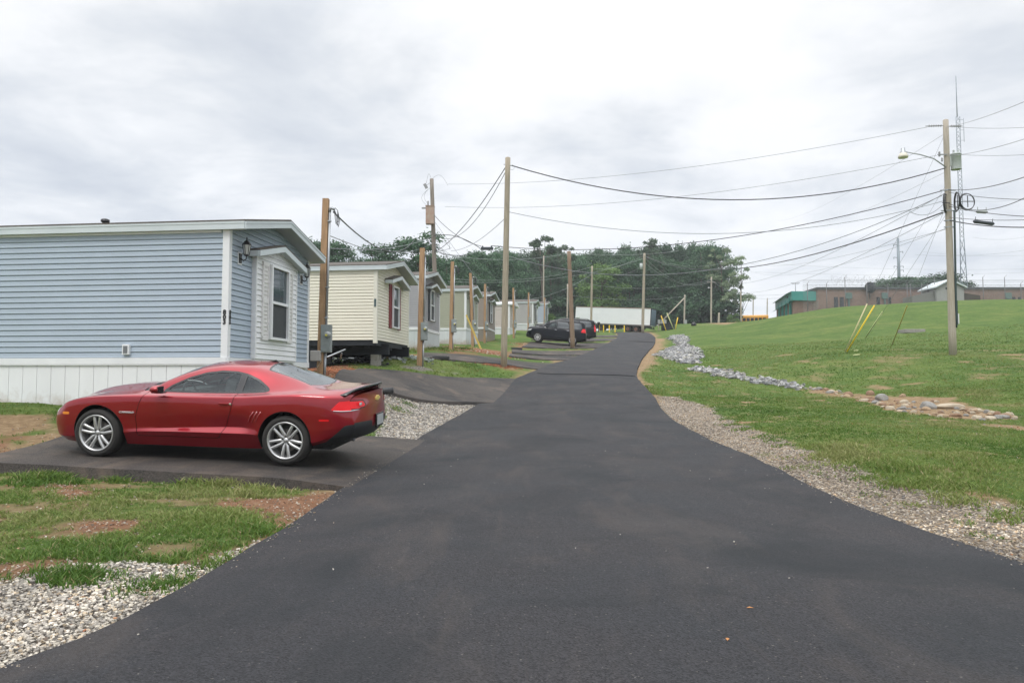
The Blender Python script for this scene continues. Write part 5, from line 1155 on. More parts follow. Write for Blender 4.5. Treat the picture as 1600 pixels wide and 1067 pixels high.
    for y in (-.71, .71): mb = MB(); mb.box((2.4, y, .66), (1.5, .03, .56)); mb.build('door_card', M_SEAT, t)
    # wheels
    for i, wx in enumerate(WX):
        wx, zc, c = cuts[i]; well(c, wx, zc, AR, 0, t)
        for s in (-1, 1): wheel('wheel', t, (wx, s*.825 if i == 0 else s*.835, WZ+.013),   .348, .258, .235, 5, M_ALLOY, face=s, flip=1 if i == 0 else -1)
    # spoiler: lip following the deck edge with raised tips
    mb = MB(); ys = np.linspace(-1, 1, 33); vs = []
    for u in ys:
        y = u*.80; a = abs(u); xb = 4.90-.19*a**2.6; z0 = 1.035-.050*a**2.5+.0; xt = xb-.03; lift = .080*(1-.78*a**7)
        tip = 1-.0*a; ch = .19+.05*a
        prof = [(xb-ch, z0+.002), (xb-ch*.5, z0+lift*.35), (xb-.05, z0+lift*.80), (xb+.005, z0+lift), (xb+.018, z0+lift-.012), (xb+.01, z0+lift-.040*(1-.6*a**6)), (xb-.02, z0+lift-.055*(1-.6*a**6)), (xb-ch*.5, z0-.01)]
        vs.append([(p[0]-.0, y, p[1]) for p in prof])
    n = 8; fl = [p for r in vs for p in r]; fs = [(i*n+j, i*n+(j+1) % n, (i+1)*n+(j+1) % n, (i+1)*n+j) for i in range(32) for j in range(n)]+[tuple(range(n)), tuple(32*n+j for j in reversed(range(n)))]
    mb.add(fl, fs, True); mb.build('spoiler', M_BTRIM, t)
    # antenna fin, plate, emblem, badges, exhausts
    mb = MB(); mb.prism([(3.07,1.366),(3.30,1.343),(3.27,1.40),(3.235,1.425),(3.20,1.415)], -.016, .016, 'Y'); mb.build('antenna_fin', M_BTRIM, t)
    mb = MB(); mb.box((4.992, 0, .575), (.02, .36, .20), bev=.006); pl = mb.build('licence_plate_frame', M_BTRIM, t); mb = MB(); mb.box((5.005, 0, .58), (.006, .30, .15)); mb.build('licence_plate', mat('plate_white', (.48,.50,.50), .4, var=.25, scale=14), pl)
    z = .90; mb = MB(); mb.prism([(-.10,z-.022),(-.10,z+.012),(-.038,z+.012),(-.030,z+.034),(.042,z+.034),(.036,z+.014),(.10,z+.014),(.10,z-.018),(.04,z-.018),(.032,z-.036),(-.040,z-.036),(-.034,z-.022)], 4.90, 4.962, 'X'); mb.build('cross_emblem', M_GOLD, t)
    mt = Matrix.Translation((1.42, -.938, .665))@Matrix(((1, 0, 0, 0), (0, 0, -1, 0), (0, 1, 0, 0), (0, 0, 0, 1))); text_mesh('fender_badge', 'CAMARO', .036, mat('badge_silver', (.62,.60,.60), .4), t, mtx=mt@Matrix.Diagonal((1.45, 1, 1, 1)), depth=.012)
    for y in (-.48, .48): mb = MB(); mb.lathe([(.050, -.16), (.052, .0), (.042, .0), (.040, -.14), (0, -.14)], (4.74, y, .355), 'X', 16); mb.build('exhaust_tip', mat('dark_chrome', (.20,.20,.21), .3, .8), t)
    for sg in (-1, 1):
        for k in range(3):
            x = 3.25+.055*k; mb = MB(); mb.tube([(x+.085, sg*.953, .74), (x+.04, sg*.950, .68), (x, sg*.938, .59)], [.009, .008, .004], 5); mb.build('quarter_gill', mat('gill_edge', (.40,.06,.07), .3, coat=1), t)
    # true overhangs: everything ahead of the front axle and behind the rear axle is drawn in a little
    def walk(o, inner):
        for c in o.children:
            if c.name.startswith('wheel') and c.type == 'EMPTY': continue
            if c.type == 'MESH':
                for v in c.data.vertices:
                    if v.co.x < .955: v.co.x = .955-(.955-v.co.x)*.86
                    elif v.co.x > 3.80: v.co.x = 3.80+(v.co.x-3.80)*.90
                c.data.update()
            walk(c, inner)
    walk(t, 0)
    return t
CAR = coupe()
cr = G(445, 727.5); cf = G(148, 714.5)
def place_car(o, front_px, rear_px, wx, half_track, lift=0, wz=0):
    """near front and rear tyre contact points given in the photo"""
    a = Vector(front_px); b = Vector(rear_px); d = (b-a); yaw = math.atan2(d.y, d.x); pitch = -math.atan2(d.z, math.hypot(d.x, d.y))
    ux = Vector((math.cos(yaw), math.sin(yaw), 0)); uy = Vector((-math.sin(yaw), math.cos(yaw), 0))
    m = (a+b)/2+uy*half_track-ux*((wx[0]+wx[1])/2); zf = h1(*(m+ux*wx[0])[:2])
    return m, yaw, pitch, d.length
# contact patches of the near side tyres as read from the photo, carried to the driveway surface
CARZ = -1.17+EYE
YR, YF = 10.70, 11.02
pr = P(445, 727, YR); pf = P(149.5, 714, YF)
d = pr-pf; CAR.scale = (1, 1, 1); s = 1.0
yaw = math.atan2(d.y, d.x); tilt = math.atan2(d.z, d.xy.length)
ux = Vector((math.cos(yaw), math.sin(yaw), 0)); uy = Vector((-math.sin(yaw), math.cos(yaw), 0)); mid = (pr+pf)/2
sx = d.length/2.845
M = Matrix.Rotation(yaw, 4, 'Z')@Matrix.Rotation(-tilt, 4, 'Y')@Matrix.Rotation(math.radians(4.2), 4, 'X')
c = M@Vector((2.3775, -.94, 0)); CAR.matrix_world = Matrix.Translation(mid-(M@Matrix.Scale(sx,4))@Vector((2.3775,-.94,0)))@M@Matrix.Scale(sx,4)
# ================================================================ DARK SPORT UTILITY VEHICLES
def suv(name, label, L, Hh, paint, long_=False):
    r = L/5.1; hh = Hh/1.78
    X = lambda l: [(a*r, b) for a, b in l]; Zs = lambda l: [(a*r, b*hh) for a, b in l]
    K = [dict(w=X([(0,.62),(.4,.80),(4.6,.80),(5.1,.70)]), z=Zs([(0,.34),(.5,.26),(4.4,.27),(5.1,.42)])),
         dict(w=X([(0,.70),(.3,.90),(.9,.985),(2.5,.965),(4.1,.99),(4.8,.92),(5.1,.84)]), z=Zs([(0,.42),(.5,.33),(4.4,.34),(5.1,.50)]), crease=.3),
         dict(w=X([(0,.84),(.3,.95),(.9,1.0),(2.5,.975),(4.1,1.0),(4.8,.94),(5.1,.87)]), z=Zs([(0,.62),(1,.62),(4.2,.66),(5.1,.70)])),
         dict(w=X([(0,.84),(.3,.95),(.9,.99),(2.5,.97),(4.1,.99),(4.8,.93),(5.1,.86)]), z=Zs([(0,.90),(.4,.96),(1.,.98),(2.5,.98),(4.2,1.02),(5.1,1.02)])),
         dict(w=X([(0,.78),(.3,.86),(1.0,.90),(1.6,.92),(2.5,.93),(4.2,.93),(5.1,.82)]), z=Zs([(0,1.0),(.3,1.07),(1.,1.10),(1.5,1.08),(2.5,1.09),(4.2,1.12),(5.1,1.12)]), crease=.3),
         dict(w=X([(0,.46),(.6,.6),(1.3,.74),(1.9,.76),(2.4,.73),(3.5,.72),(4.6,.70),(5.1,.68)]), z=Zs([(0,1.03),(.3,1.11),(1.,1.145),(1.25,1.15),(1.65,1.42),(2.0,1.61),(2.4,1.68),(3.6,1.71),(4.5,1.69),(4.9,1.65),(5.1,1.56)]), crease=.3),
         dict(w=X([(0,0),(5.1,0)]), z=Zs([(0,1.04),(.3,1.125),(1.,1.17),(1.25,1.19),(1.65,1.48),(2.0,1.68),(2.4,1.75),(3.6,1.78),(4.5,1.76),(4.9,1.72),(5.1,1.62)]))]
    spec = dict(L=L, keys=K, front=[(.3,.10),(.6,.0),(.8,.06),(1.0,.14)], rear=[(.3,.10),(.6,.0),(1.0,.01),(1.3,.06),(1.6,.14),(1.9,.18)])
    half = car_half(spec, ns=90, seg=7); t = empty(name, (0, 0, 0), label=label, cat='car'); WX = (.98*r, 4.0*r); zc = .40; AR = .45; body = half; cuts = []
    for wx in WX:
        f = np.where(body.V[:, 3] < 3.3, np.hypot(body.V[:, 0]-wx, body.V[:, 2]-zc)-AR, 1.0); f = np.where((body.V[:, 2] < zc) & (np.abs(body.V[:, 0]-wx) < AR) & (body.V[:, 3] < 3.3), -(AR-np.abs(body.V[:, 0]-wx))-1e-4, f)
        body, _h = body.split(f); cuts.append((wx, zc, body.cut))
    z1 = 1.11*hh; z2 = 1.60*hh
    DL = [(1.45*r,z1),(1.80*r,z1+.26),(2.08*r,z2-.05),(2.4*r,z2),(4.3*r,z2),(4.68*r,z2-.05),(4.74*r,z1+.10),(4.6*r,z1+.03),(2.5*r,z1)]
    fd = lambda S, g: np.where((S.V[:, 3] > 3.9) & (S.V[:, 3] < 5.3), rr_poly(DL, S.V[:, 0], S.V[:, 2])+g, -1.)
    win, body = body.split(fd(body, 0))
    gl = []; rest = win
    for a, b in ((1.4*r, 2.55*r), (2.63*r, 3.62*r), (3.72*r, 4.8*r)):
        g, rest = rest.split(np.minimum(rest.V[:, 0]-a, b-rest.V[:, 0])); gi, ge = g.split(fd(g, -.02)); gl.append(gi); rest = merge(rest, ge) if rest.F else ge
    ws, body = body.split(np.where(body.V[:, 3] > 5, np.minimum(np.minimum(body.V[:, 4]-1.30*r, 1.95*r-body.V[:, 4]), (body.V[:, 3]-5.08)), -1))
    hl, body = body.split(np.where((body.V[:, 3] < 4.3) & (body.V[:, 0] < .55), rr_poly([(-.3,.70*hh),(.30,.78*hh),(.48,.92*hh),(.1,.90*hh),(-.3,.84*hh)], body.V[:, 0], body.V[:, 2]), -1))
    tl, body = body.split(np.where((body.V[:, 3] < 4.6) & (body.V[:, 0] > L-.7), rr_poly([(L-.42,.92*hh),(L-.30,1.20*hh),(L+.2,1.22*hh),(L+.2,.92*hh)] if not long_ else [(L-.16,.80*hh),(L-.20,1.34*hh),(L+.2,1.34*hh),(L+.2,.80*hh)], body.V[:, 0], body.V[:, 2]), -1))
    lowr, body = body.split(np.where(body.V[:, 3] < 1.25, .36*hh-body.V[:, 2], -1))
    rc = cap(half, False, .10, 4); fc = cap(half, True, .12, 4)
    # tailgate: upper part closes with the cap of the roof; the window sits on it
    yz = lambda S, poly: np.maximum(rr_poly(poly, S.V[:, 1], S.V[:, 2]), rr_poly(poly, -S.V[:, 1], S.V[:, 2]))
    rgl, rc = rc.split(yz(rc, [(-.66,1.16*hh),(-.60,1.46*hh),(.01,1.47*hh),(.01,1.16*hh)])); ctl, rc = rc.split(yz(rc, [(-.90,.86*hh),(-.90,1.16*hh),(-.68,1.14*hh),(-.62,.90*hh)])); cb, rc = rc.split(.60*hh-rc.V[:, 2])
    fg, fc = fc.split(yz(fc, [(-.5,.56*hh),(-.52,.86*hh),(.01,.86*hh),(.01,.56*hh)]))
    surf_obj(merge(body, body.mirrored(), rc, fc), 'body', paint, t)
    for s in gl:
        for q in (s, s.mirrored()): surf_obj(q, 'side_window', M_CGLASS if s is gl[0] else M_DGLASS, t)
    for s in (rest, rest.mirrored()): surf_obj(s, 'window_trim', M_BTRIM, t)
    surf_obj(merge(ws, ws.mirrored()), 'windshield', M_CGLASS, t); surf_obj(rgl, 'rear_window', M_RGLASS, t, inset=-.002); surf_obj(fg, 'front_grille', M_BTRIM, t, inset=.006)
    for sg, s, h_ in ((1, tl, hl), (-1, tl.mirrored(), hl.mirrored())):
        o = surf_obj(s, 'taillight', M_TAIL, t, inset=-.003); surf_obj(h_, 'headlight', M_CLEAR, t, inset=-.003)
        ci = Surf(ctl.V, [f for f in ctl.F if np.mean([ctl.V[i, 1] for i in f])*-sg > 0]); surf_obj(ci, 'lens', M_TAIL, o, inset=-.004)
    surf_obj(merge(lowr, lowr.mirrored(), cb), 'lower_cladding', M_BPLAST, t)
    mb = MB(); mb.box((L/2, 0, .38), (L*.85, 1.5, .12)); mb.build('floor_pan', M_WELL, t)
    for x, y in ((2.35*r, -.4), (2.35*r, .4), (3.3*r, -.4), (3.3*r, .4)): mb = MB(); mb.box((x, y, .8), (.5, .5, .3), bev=.06); mb.box((x+.3, y, 1.15), (.18, .5, .7), ry=.2, bev=.06); mb.build('seat', M_SEAT, t)
    for s in (-1, 1):
        mb = MB(); mb.tube([(2.5*r, s*.70, Hh-.06), (2.6*r, s*.70, Hh+.02), (4.3*r, s*.68, Hh+.01), (4.5*r, s*.68, Hh-.08)], .022, 6); mb.build('roof_rail', M_BTRIM, t)
        mb = MB(); mb.box((1.75*r, s*1.04, 1.14*hh), (.14, .22, .16), bev=.05); mb.build('mirror', paint, t)
        for x in (2.5*r, 3.55*r): mb = MB(); mb.box((x, s*.985, .98*hh), (.2, .04, .035), bev=.01); mb.build('door_handle', M_CHROME, t)
        mb = MB()
        for x in (1.5, 2.59, 3.66): mb.box((x*r, s*.978, .72*hh), (.012, .02, .55))
        mb.build('panel_gap', M_WELL, t)
    mb = MB(); mb.box((L+.085, 0, .86*hh), (.02, .32, .16)); mb.build('licence_plate', MATS['plate_white'], t)
    for i, wx in enumerate(WX):
        well(cuts[i][2], wx, zc, AR, 0, t)
        for s in (-1, 1): wheel('wheel', t, (wx, s*.87, .395), .395, .28, .24, 6, M_ALLOY, lug=False, face=s)
    return t
M_DKPAINT = mat('black_paint', (.004,.006,.011), .35, .0, coat=.22, spec=.2)
def park(o, rear_bottom, Y, yaw, L, z=None):
    p = P(*rear_bottom, Y); M = Matrix.Rotation(yaw, 4, 'Z'); c = M@Vector((L, -.95, 0)); pos = Vector((p.x, p.y, 0))-c
    a = M@Vector((1, 0, 0)); f = pos+M@Vector((1, 0, 0)); r_ = pos+M@Vector((4.1, 0, 0)); zf = h1(f.x, f.y); zr = h1(r_.x, r_.y); sl = math.atan2(zr-zf, 3.1)
    o.matrix_world = Matrix.Translation((pos.x, pos.y, zf+.08+1*(zf-zr)/3.1))@M@Matrix.Rotation(-sl, 4, 'Y')
s1 = suv('sport_utility_vehicle', 'black sport utility vehicle with silver wheels parked nearest the brown pole', 5.1, 2.10, M_DKPAINT)
park(s1, (914, 539, ), 63.5, math.radians(-6), 5.1)
s2 = suv('sport_utility_vehicle', 'larger dark sport utility vehicle behind the nearer black one, its red tail lamp showing', 5.9, 2.15, mat('black_paint_2', (.006,.007,.009), .35, .0, coat=.22, spec=.2), True)
park(s2, (930, 530), 70.5, math.radians(-5), 5.9)
# ================================================================ TREES
def leafmat(name, c1, c2, hue=.18):
    m = bpy.data.materials.new(name); m.use_nodes = True; nt = m.node_tree; n = nt.nodes; l = nt.links; b = n['Principled BSDF']
    a = n.new('ShaderNodeAttribute'); a.attribute_name = 'leafvar'; r = n.new('ShaderNodeValToRGB'); l.new(a.outputs['Fac'], r.inputs[0])
    r.color_ramp.elements[0].color = (*c2, 1); r.color_ramp.elements[1].color = (*c1, 1)
    oi = n.new('ShaderNodeObjectInfo'); mr = n.new('ShaderNodeMapRange'); mr.inputs['To Min'].default_value = 1-hue; mr.inputs['To Max'].default_value = 1+hue; l.new(oi.outputs['Random'], mr.inputs[0])
    vm = n.new('ShaderNodeVectorMath'); vm.operation = 'SCALE'; l.new(r.outputs[0], vm.inputs[0]); l.new(mr.outputs[0], vm.inputs['Scale']); l.new(vm.outputs[0], b.inputs['Base Color'])
    b.inputs['Roughness'].default_value = .65; b.inputs['Specular IOR Level'].default_value = .3
    tr = n.new('ShaderNodeBsdfTranslucent'); l.new(vm.outputs[0], tr.inputs[0]); mx = n.new('ShaderNodeMixShader'); mx.inputs[0].default_value = .22
    l.new(b.outputs[0], mx.inputs[1]); l.new(tr.outputs[0], mx.inputs[2]); l.new(mx.outputs[0], n['Material Output'].inputs[0]); MATS[name] = m; return m
M_LEAF = leafmat('dark_foliage', (.085,.165,.080), (.032,.078,.042), .34); M_LEAFB = leafmat('bright_foliage', (.17,.27,.075), (.08,.16,.045)); M_LEAFP = leafmat('pale_foliage', (.27,.34,.20), (.15,.22,.115)); M_PINE = leafmat('pine_foliage', (.11,.16,.095), (.055,.10,.055))
M_BARK = mat('bark', (.11,.085,.065), .95, var=.4, scale=6)
def leaf_cloud(rng, blobs, n, size, up=.35):
    """blobs (x,y,z,r): leaf quads near the shells of the blobs"""
    B = np.array(blobs, float); w = B[:, 3]**2; k = rng.choice(len(B), n, p=w/w.sum()); d = rng.normal(size=(n, 3)); d /= np.linalg.norm(d, axis=1, keepdims=True)
    d[:, 2] = np.where(d[:, 2] < -.4, -d[:, 2]*.4, d[:, 2]); rad = B[k, 3]*(rng.uniform(.35, 1.0, n)**.5)*(1+.18*rng.normal(size=n)); c = B[k, :3]+d*rad[:, None]*np.array([1, 1, .8])
    nr = d*.7+rng.normal(size=(n, 3))*.55+np.array([0, 0, up]); nr /= np.linalg.norm(nr, axis=1, keepdims=True)
    a = np.cross(nr, rng.normal(size=(n, 3))); a /= np.linalg.norm(a, axis=1, keepdims=True); b = np.cross(nr, a); s = size*rng.uniform(.6, 1.35, n)[:, None]
    V = np.stack([c-a*s, c-b*s*.55, c+a*s, c+b*s*.55], 1).reshape(-1, 3); var = np.repeat(np.clip(.5+rng.normal(size=n)*.24+(rng.random(len(B))[k]-.5)*.7, 0, 1), 4)
    return V, np.arange(4*n).reshape(n, 4), var
def tree_proto(name, seed, style, n, size, m, loc=(0, 0, -500)):
    rng = np.random.default_rng(seed); rd = random.Random(seed); blobs = []; limbs = []
    if style == 'broad':
        for i in range(34):
            z = rng.uniform(.20, .93); R = .30*math.sin(math.pi*min(max((z-.05)/.98, 0), 1))**.6; a = rng.uniform(0, 6.283); r = R*rng.uniform(.35, 1)**.6; blobs.append((r*math.cos(a), r*math.sin(a), z, rng.uniform(.055, .13)))
        blobs += [(0, 0, .9, .10), (0, 0, .6, .22), (0, 0, .4, .2)]
    elif style == 'tall':
        for i in range(30):
            z = rng.uniform(.25, .95); R = .19*math.sin(math.pi*(z-.1)/.95)**.5; a = rng.uniform(0, 6.283); r = R*rng.uniform(.3, 1); blobs.append((r*math.cos(a), r*math.sin(a), z, rng.uniform(.045, .10)))
    elif style == 'pine':
        for i in range(17):
            z = rng.uniform(.74, .99); R = .22*math.sin(math.pi*min(1, (1.02-z)/.30*.8+.1)); a = rng.uniform(0, 6.283); r = R*rng.uniform(.3, 1); blobs.append((r*math.cos(a), r*math.sin(a), z, rng.uniform(.03, .06)))
    elif style == 'open':
        for i in range(30):
            z = rng.uniform(.16, .97); R = .26*math.sin(math.pi*min(max((z+.0)/1.02, 0), 1))**.6; a = rng.uniform(0, 6.283); r = R*rng.uniform(.5, 1.1); blobs.append((r*math.cos(a), r*math.sin(a), z, rng.uniform(.03, .075)))
    elif style == 'bush':
        for i in range(22):
            a = rng.uniform(0, 6.283); r = .42*rng.uniform(.1, 1)**.5; z = rng.uniform(.1, .9)*(1-.6*r); blobs.append((r*math.cos(a), r*math.sin(a), z, rng.uniform(.10, .22)))
    V, Fq, var = leaf_cloud(rng, blobs, n, size)
    t = empty(name, loc)
    fastmesh('crown', V, Fq, m, t, attrs={'leafvar': var})
    mb = MB(); lean = rng.uniform(-.02, .02, 2); top = .9 if style != 'bush' else .3
    pts = [(lean[0]*z*3, lean[1]*z*3, z) for z in (-.03, 0, .2, .45, .7, top)]; r0 = .014 if style != 'bush' else .02
    mb.tube(pts, [r0*1.4, r0*1.15, r0, r0*.8, r0*.5, r0*.2], 7)
    for b in blobs[:14]:
        z0 = max(.1, b[2]-.22); mb.tube([(lean[0]*z0*3, lean[1]*z0*3, z0), (b[0]*.5, b[1]*.5, (z0+b[2])/2-.01), (b[0]*.95, b[1]*.95, b[2])], [r0*.4, r0*.25, r0*.1], 4)
    mb.build('trunk', M_BARK, t); return t
PROT = {}
for i in range(4): PROT['broad%d' % i] = ('tree', 100+i, 'broad', 8500, .0125, M_LEAF)
for i in range(2): PROT['tall%d' % i] = ('tree', 200+i, 'tall', 6500, .0120, M_LEAF)
PROT.update(brightbroad=('tree', 300, 'broad', 8500, .0125, M_LEAFB), open=('tree', 305, 'open', 3600, .0125, M_LEAFP), open2=('tree', 306, 'open', 4200, .0125, M_LEAFP), pine=('pine_tree', 310, 'pine', 2300, .013, M_PINE), bush=('bush', 320, 'bush', 3000, .04, M_LEAFB), bushd=('bush', 321, 'bush', 3000, .04, M_LEAF))
_used = {}
def plant(kind, px, top, Y, wide=1.0, label=None, cat='tree', group=None, X=None, h=None, gz=None):
    p = P(px, top, Y); g = h1(p.x, Y)-.2; H_ = h if h else p.z-g
    if kind in _used: o = copy_tree(_used[kind]); 
    else: o = _used[kind] = tree_proto(*PROT[kind])
    o.location = (p.x, Y, g); o.scale = (H_*wide, H_*wide, H_); o.rotation_euler = (0, 0, (px*7.13+Y) % 6.28)
    for k in ('label', 'category', 'group'):
        if k in o: del o[k]
    tag(o, label, cat, group); return o
prof = lambda x: float(np.interp(x, [470,500,520,545,570,590,615,640,660,680,700,720,745,800,840,880,900,940,970,1000,1030,1060,1090,1115,1135,1150], [382,376,388,402,402,390,406,404,400,406,408,405,393,390,394,389,396,387,385,381,383,384,380,380,396,412]))
rt = random.Random(3); kinds = ['broad0','broad1','broad2','broad3','tall0','tall1']
WG = 'trees of the far wood'; WL = 'dark green broadleaf tree in the dense wood behind the homes and the semi-trailer'
x = 686
while x < 1118:
    Y = 165+rt.uniform(-6, 12); plant(rt.choice(kinds), x, prof(x)+rt.uniform(-3, 7), Y, rt.uniform(.62, .92), WL, group=WG); x += rt.uniform(11, 16)
x = 690
while x < 1105: plant(rt.choice(kinds[:4]), x, prof(x)+rt.uniform(8, 38), 150+rt.uniform(-6, 4), rt.uniform(.75, 1.1), WL, group=WG); x += rt.uniform(14, 21)
x = 700
while x < 1138: plant('bushd', x, 0, 141+rt.uniform(-3, 3), rt.uniform(.9, 1.3), 'low dark bush filling the foot of the far wood', 'bush', 'bushes at the edge of the far wood', h=rt.uniform(4.5, 8)); x += rt.uniform(12, 18)
x = 690
while x < 1105: plant(rt.choice(kinds[:4]), x, prof(x)+rt.uniform(4, 20), 188, rt.uniform(1.0, 1.3), WL, group=WG); x += rt.uniform(24, 32)
for lb, k, px, top, Y, w in [('dark tree showing above the blue home eave behind the first timber post', 'broad1', 503, 371, 95, 1.15), ('dark tree between the blue home roof and the cream home roof', 'broad2', 527, 383, 95, 1.0), ('dark treetop behind the left end of the cream roof', 'broad0', 479, 378, 98, 1.1),
                             ('small treetop just above the middle of the cream roof', 'broad3', 556, 402, 100, .9), ('round treetop standing alone above the cream roof', 'broad0', 589, 383, 92, 1.25), ('small treetop left of the round one above the cream roof', 'broad2', 571, 400, 104, 1.0),
                             ('tall dark tree just left of the old leaning utility pole', 'tall0', 659, 363, 84, 1.35), ('dark tree low to the left of the tall one by the old pole', 'broad1', 641, 402, 88, 1.2), ('tree right of the old leaning utility pole, behind the grey home roof', 'broad3', 703, 404, 100, 1.2), ('low tree between the cream and grey roofs', 'broad2', 622, 410, 96, 1.3),
                             ('tree behind the roofs of the sage and tan homes, nearer than the wood', 'broad0', 722, 402, 110, 1.2), ('broad dark tree rising right behind the tan home', 'broad1', 750, 391, 128, 1.2), ('broad dark tree rising behind the slender middle pole', 'broad2', 792, 390, 132, 1.1),
                             ('rounded brighter green tree standing before the wood above the semi-trailer', 'brightbroad', 938, 413, 138, 1.25), ('tall tree at the right shoulder of the wood, upper right', 'broad3', 1096, 379, 148, .95), ('leafy tree closing the right end of the dark wood', 'broad0', 1124, 394, 150, .75),
                             ('pale open-crowned tree at the right end of the wood beside the yellow bus', 'open', 1155, 401, 142, .85), ('paler loose tree overlapping the dark right end of the wood', 'open2', 1128, 384, 144, .9)]:
    plant(k, px, top, Y, w, lb)
plant('pine', 850, 372, 140, 1.0, 'tall pine with a flat crown standing above the wood beside the middle pole', 'pine')
plant('pine', 1014, 377, 150, .8, 'pine poking above the wood over the semi-trailer', 'pine'); plant('pine', 883, 386, 150, .8, 'pine top showing behind the dark brown pole', 'pine')
plant('bush', 858, 486, 108, 1.0, 'bright green young tree beside the farthest bluish home', 'bush'); plant('bush', 902, 494, 112, .9, 'green bush at the left end of the semi-trailer', 'bush'); plant('bushd', 878, 492, 114, 1.2, 'dark low bush between the parked vehicles and the semi-trailer', 'bush')
plant('bush', 1146, 487, 138, .9, 'green bush at the foot of the pale tree by the bus', 'bush')
for i, (px, top, w) in enumerate([(1395,440,1.6),(1412,433,1.5),(1432,430,1.7),(1452,429,1.7),(1475,431,1.5),(1494,440,1.4)]):
    plant(kinds[i % 4], px, top, 158, w*1.3, 'dark green tree behind the brick building roof, '+('leftmost of six, left of the steel pole','second from the left, at the steel pole','third from the left','fourth from the left','fifth, just left of the shed roof','rightmost, at the lattice mast')[i], group='trees behind the brick building')
# ================================================================ BRICK BUILDING
def brickmat(name, c1, c2, mortar):
    m = bpy.data.materials.new(name); m.use_nodes = True; nt = m.node_tree; n = nt.nodes; l = nt.links; b = n['Principled BSDF']
    tc = n.new('ShaderNodeTexCoord'); mp = n.new('ShaderNodeMapping'); l.new(tc.outputs['Object'], mp.inputs[0]); mp.inputs['Rotation'].default_value = (math.pi/2, 0, 0)
    t = n.new('ShaderNodeTexBrick'); l.new(mp.outputs[0], t.inputs[0]); t.inputs['Color1'].default_value = (*c1, 1); t.inputs['Color2'].default_value = (*c2, 1); t.inputs['Mortar'].default_value = (*mortar, 1)
    t.inputs['Scale'].default_value = 2.2; t.inputs['Mortar Size'].default_value = .02; nz = n.new('ShaderNodeTexNoise'); nz.inputs['Scale'].default_value = .6; nz.inputs['Detail'].default_value = 6; l.new(tc.outputs['Object'], nz.inputs[0])
    mx = n.new('ShaderNodeMixRGB'); mx.blend_type = 'MULTIPLY'; mx.inputs[0].default_value = .6; l.new(t.outputs[0], mx.inputs[1]); l.new(nz.outputs[0], mx.inputs[2]); l.new(mx.outputs[0], b.inputs[0]); b.inputs['Roughness'].default_value = .9; MATS[name] = m; return m
M_BRICK = brickmat('brick', (.34,.205,.155), (.27,.155,.12), (.42,.36,.31)); M_TEAL = mat('teal_metal', (.06,.30,.27), .45, var=.1); M_DARKW = mat('dark_window', (.02,.024,.028), .15); M_COPE = mat('roof_coping', (.06,.065,.07), .6)
bl = P(1278, 451, 112); org = Vector((bl.x, 112, 8.6+EYE))
B = empty('brick_building', org, 0, label='long low reddish brick building with teal metal canopy on top of the hill', cat='building')
def bl_(px, py, Y): return P(px, py, Y)-org
zt = bl.z-org.z; xr_ = P(1720, 451, 112).x-org.x
mb = MB(); mb.box((xr_/2, 6, zt/2-1), (xr_, 12, zt+2)); mb.build('brick_wall', M_BRICK, B)
mb = MB(); mb.box((xr_/2, 6, zt+.06), (xr_+.5, 12.4, .28)); mb.build('roof_coping', M_COPE, B)
# lower left wing: frontal bay under the canopy and the receding side
q0 = bl_(1213, 473, 150); q1 = bl_(1239, 455.5, 118); q2 = bl_(1277, 455.5, 113)
mb = MB(); mb.add([(q1.x, q1.y, -3), (q2.x, q2.y, -3), (q2.x, q2.y, q2.z-1.2), (q1.x, q1.y, q1.z-1.2)], [(0, 1, 2, 3)]); mb.add([(q0.x, q0.y, -3), (q1.x, q1.y, -3), (q1.x, q1.y, q1.z-1.2), (q0.x, q0.y, q0.z-1.2)], [(0, 1, 2, 3)]); mb.build('wing_wall', M_BRICK, B, fix=False)
e = Vector((-.35, -.35, 0)); mb = MB()
for a, b, d in ((q1+e, q2+e, 2.0), (q0+e, q1+e, 2.3)):
    mb.add([(a.x, a.y, a.z-d*.72), (b.x, b.y, b.z-d*.72), (b.x, b.y, b.z), (a.x, a.y, a.z), (a.x+.3, a.y+3, a.z), (b.x+.3, b.y+3, b.z), (a.x+.3, a.y+3, a.z-d*.72), (b.x+.3, b.y+3, b.z-d*.72)], [(0, 1, 2, 3), (3, 2, 5, 4), (0, 1, 7, 6)])
mb.build('teal_canopy', M_TEAL, B, fix=False)
for k in range(4):
    p = q0.lerp(q1, .25+.22*k); mb = MB(); mb.box((p.x-.2, p.y-.2, p.z-3.2), (.35, .5, 4.6)); mb.build('teal_pillar', M_TEAL, B)
for px, w in ((1306,.6), (1315,.6), (1372,.5), (1584,.45), (1593,.45), (1390,.4), (1326,.35)):
    p = bl_(px, 470, 112); mb = MB(); mb.box((p.x, -.03, zt-2.6), (w, .08, 2.6)); mb.build('window', M_DARKW, B)
for px in (1382, 1326, 1575):
    p = bl_(px, 470, 112); mb = MB(); mb.box((p.x, -.10, zt-1.1), (.9, .3, .9)); mb.box((p.x, -.08, zt-2.6), (.22, .2, 3.0)); mb.build('downspout', MATS['dark_foliage'] if False else mat('scupper_green', (.10,.17,.15), .6), B)
p = bl_(1361, 449, 111); mb = MB(); mb.lathe([(0, 0), (.5, .06), (.85, .2), (.87, .22), (.5, .1), (0, .04)], (0, 0, 0), 'Y', 18); mb.tube([(0, .2, 0), (0, .5, -.6), (0, .5, -1.6)], .06, 6); mb.tube([(0, -.6, .1), (0, .1, 0)], .03, 5); mb.build('satellite_dish', M_CHAS, B, loc=p)
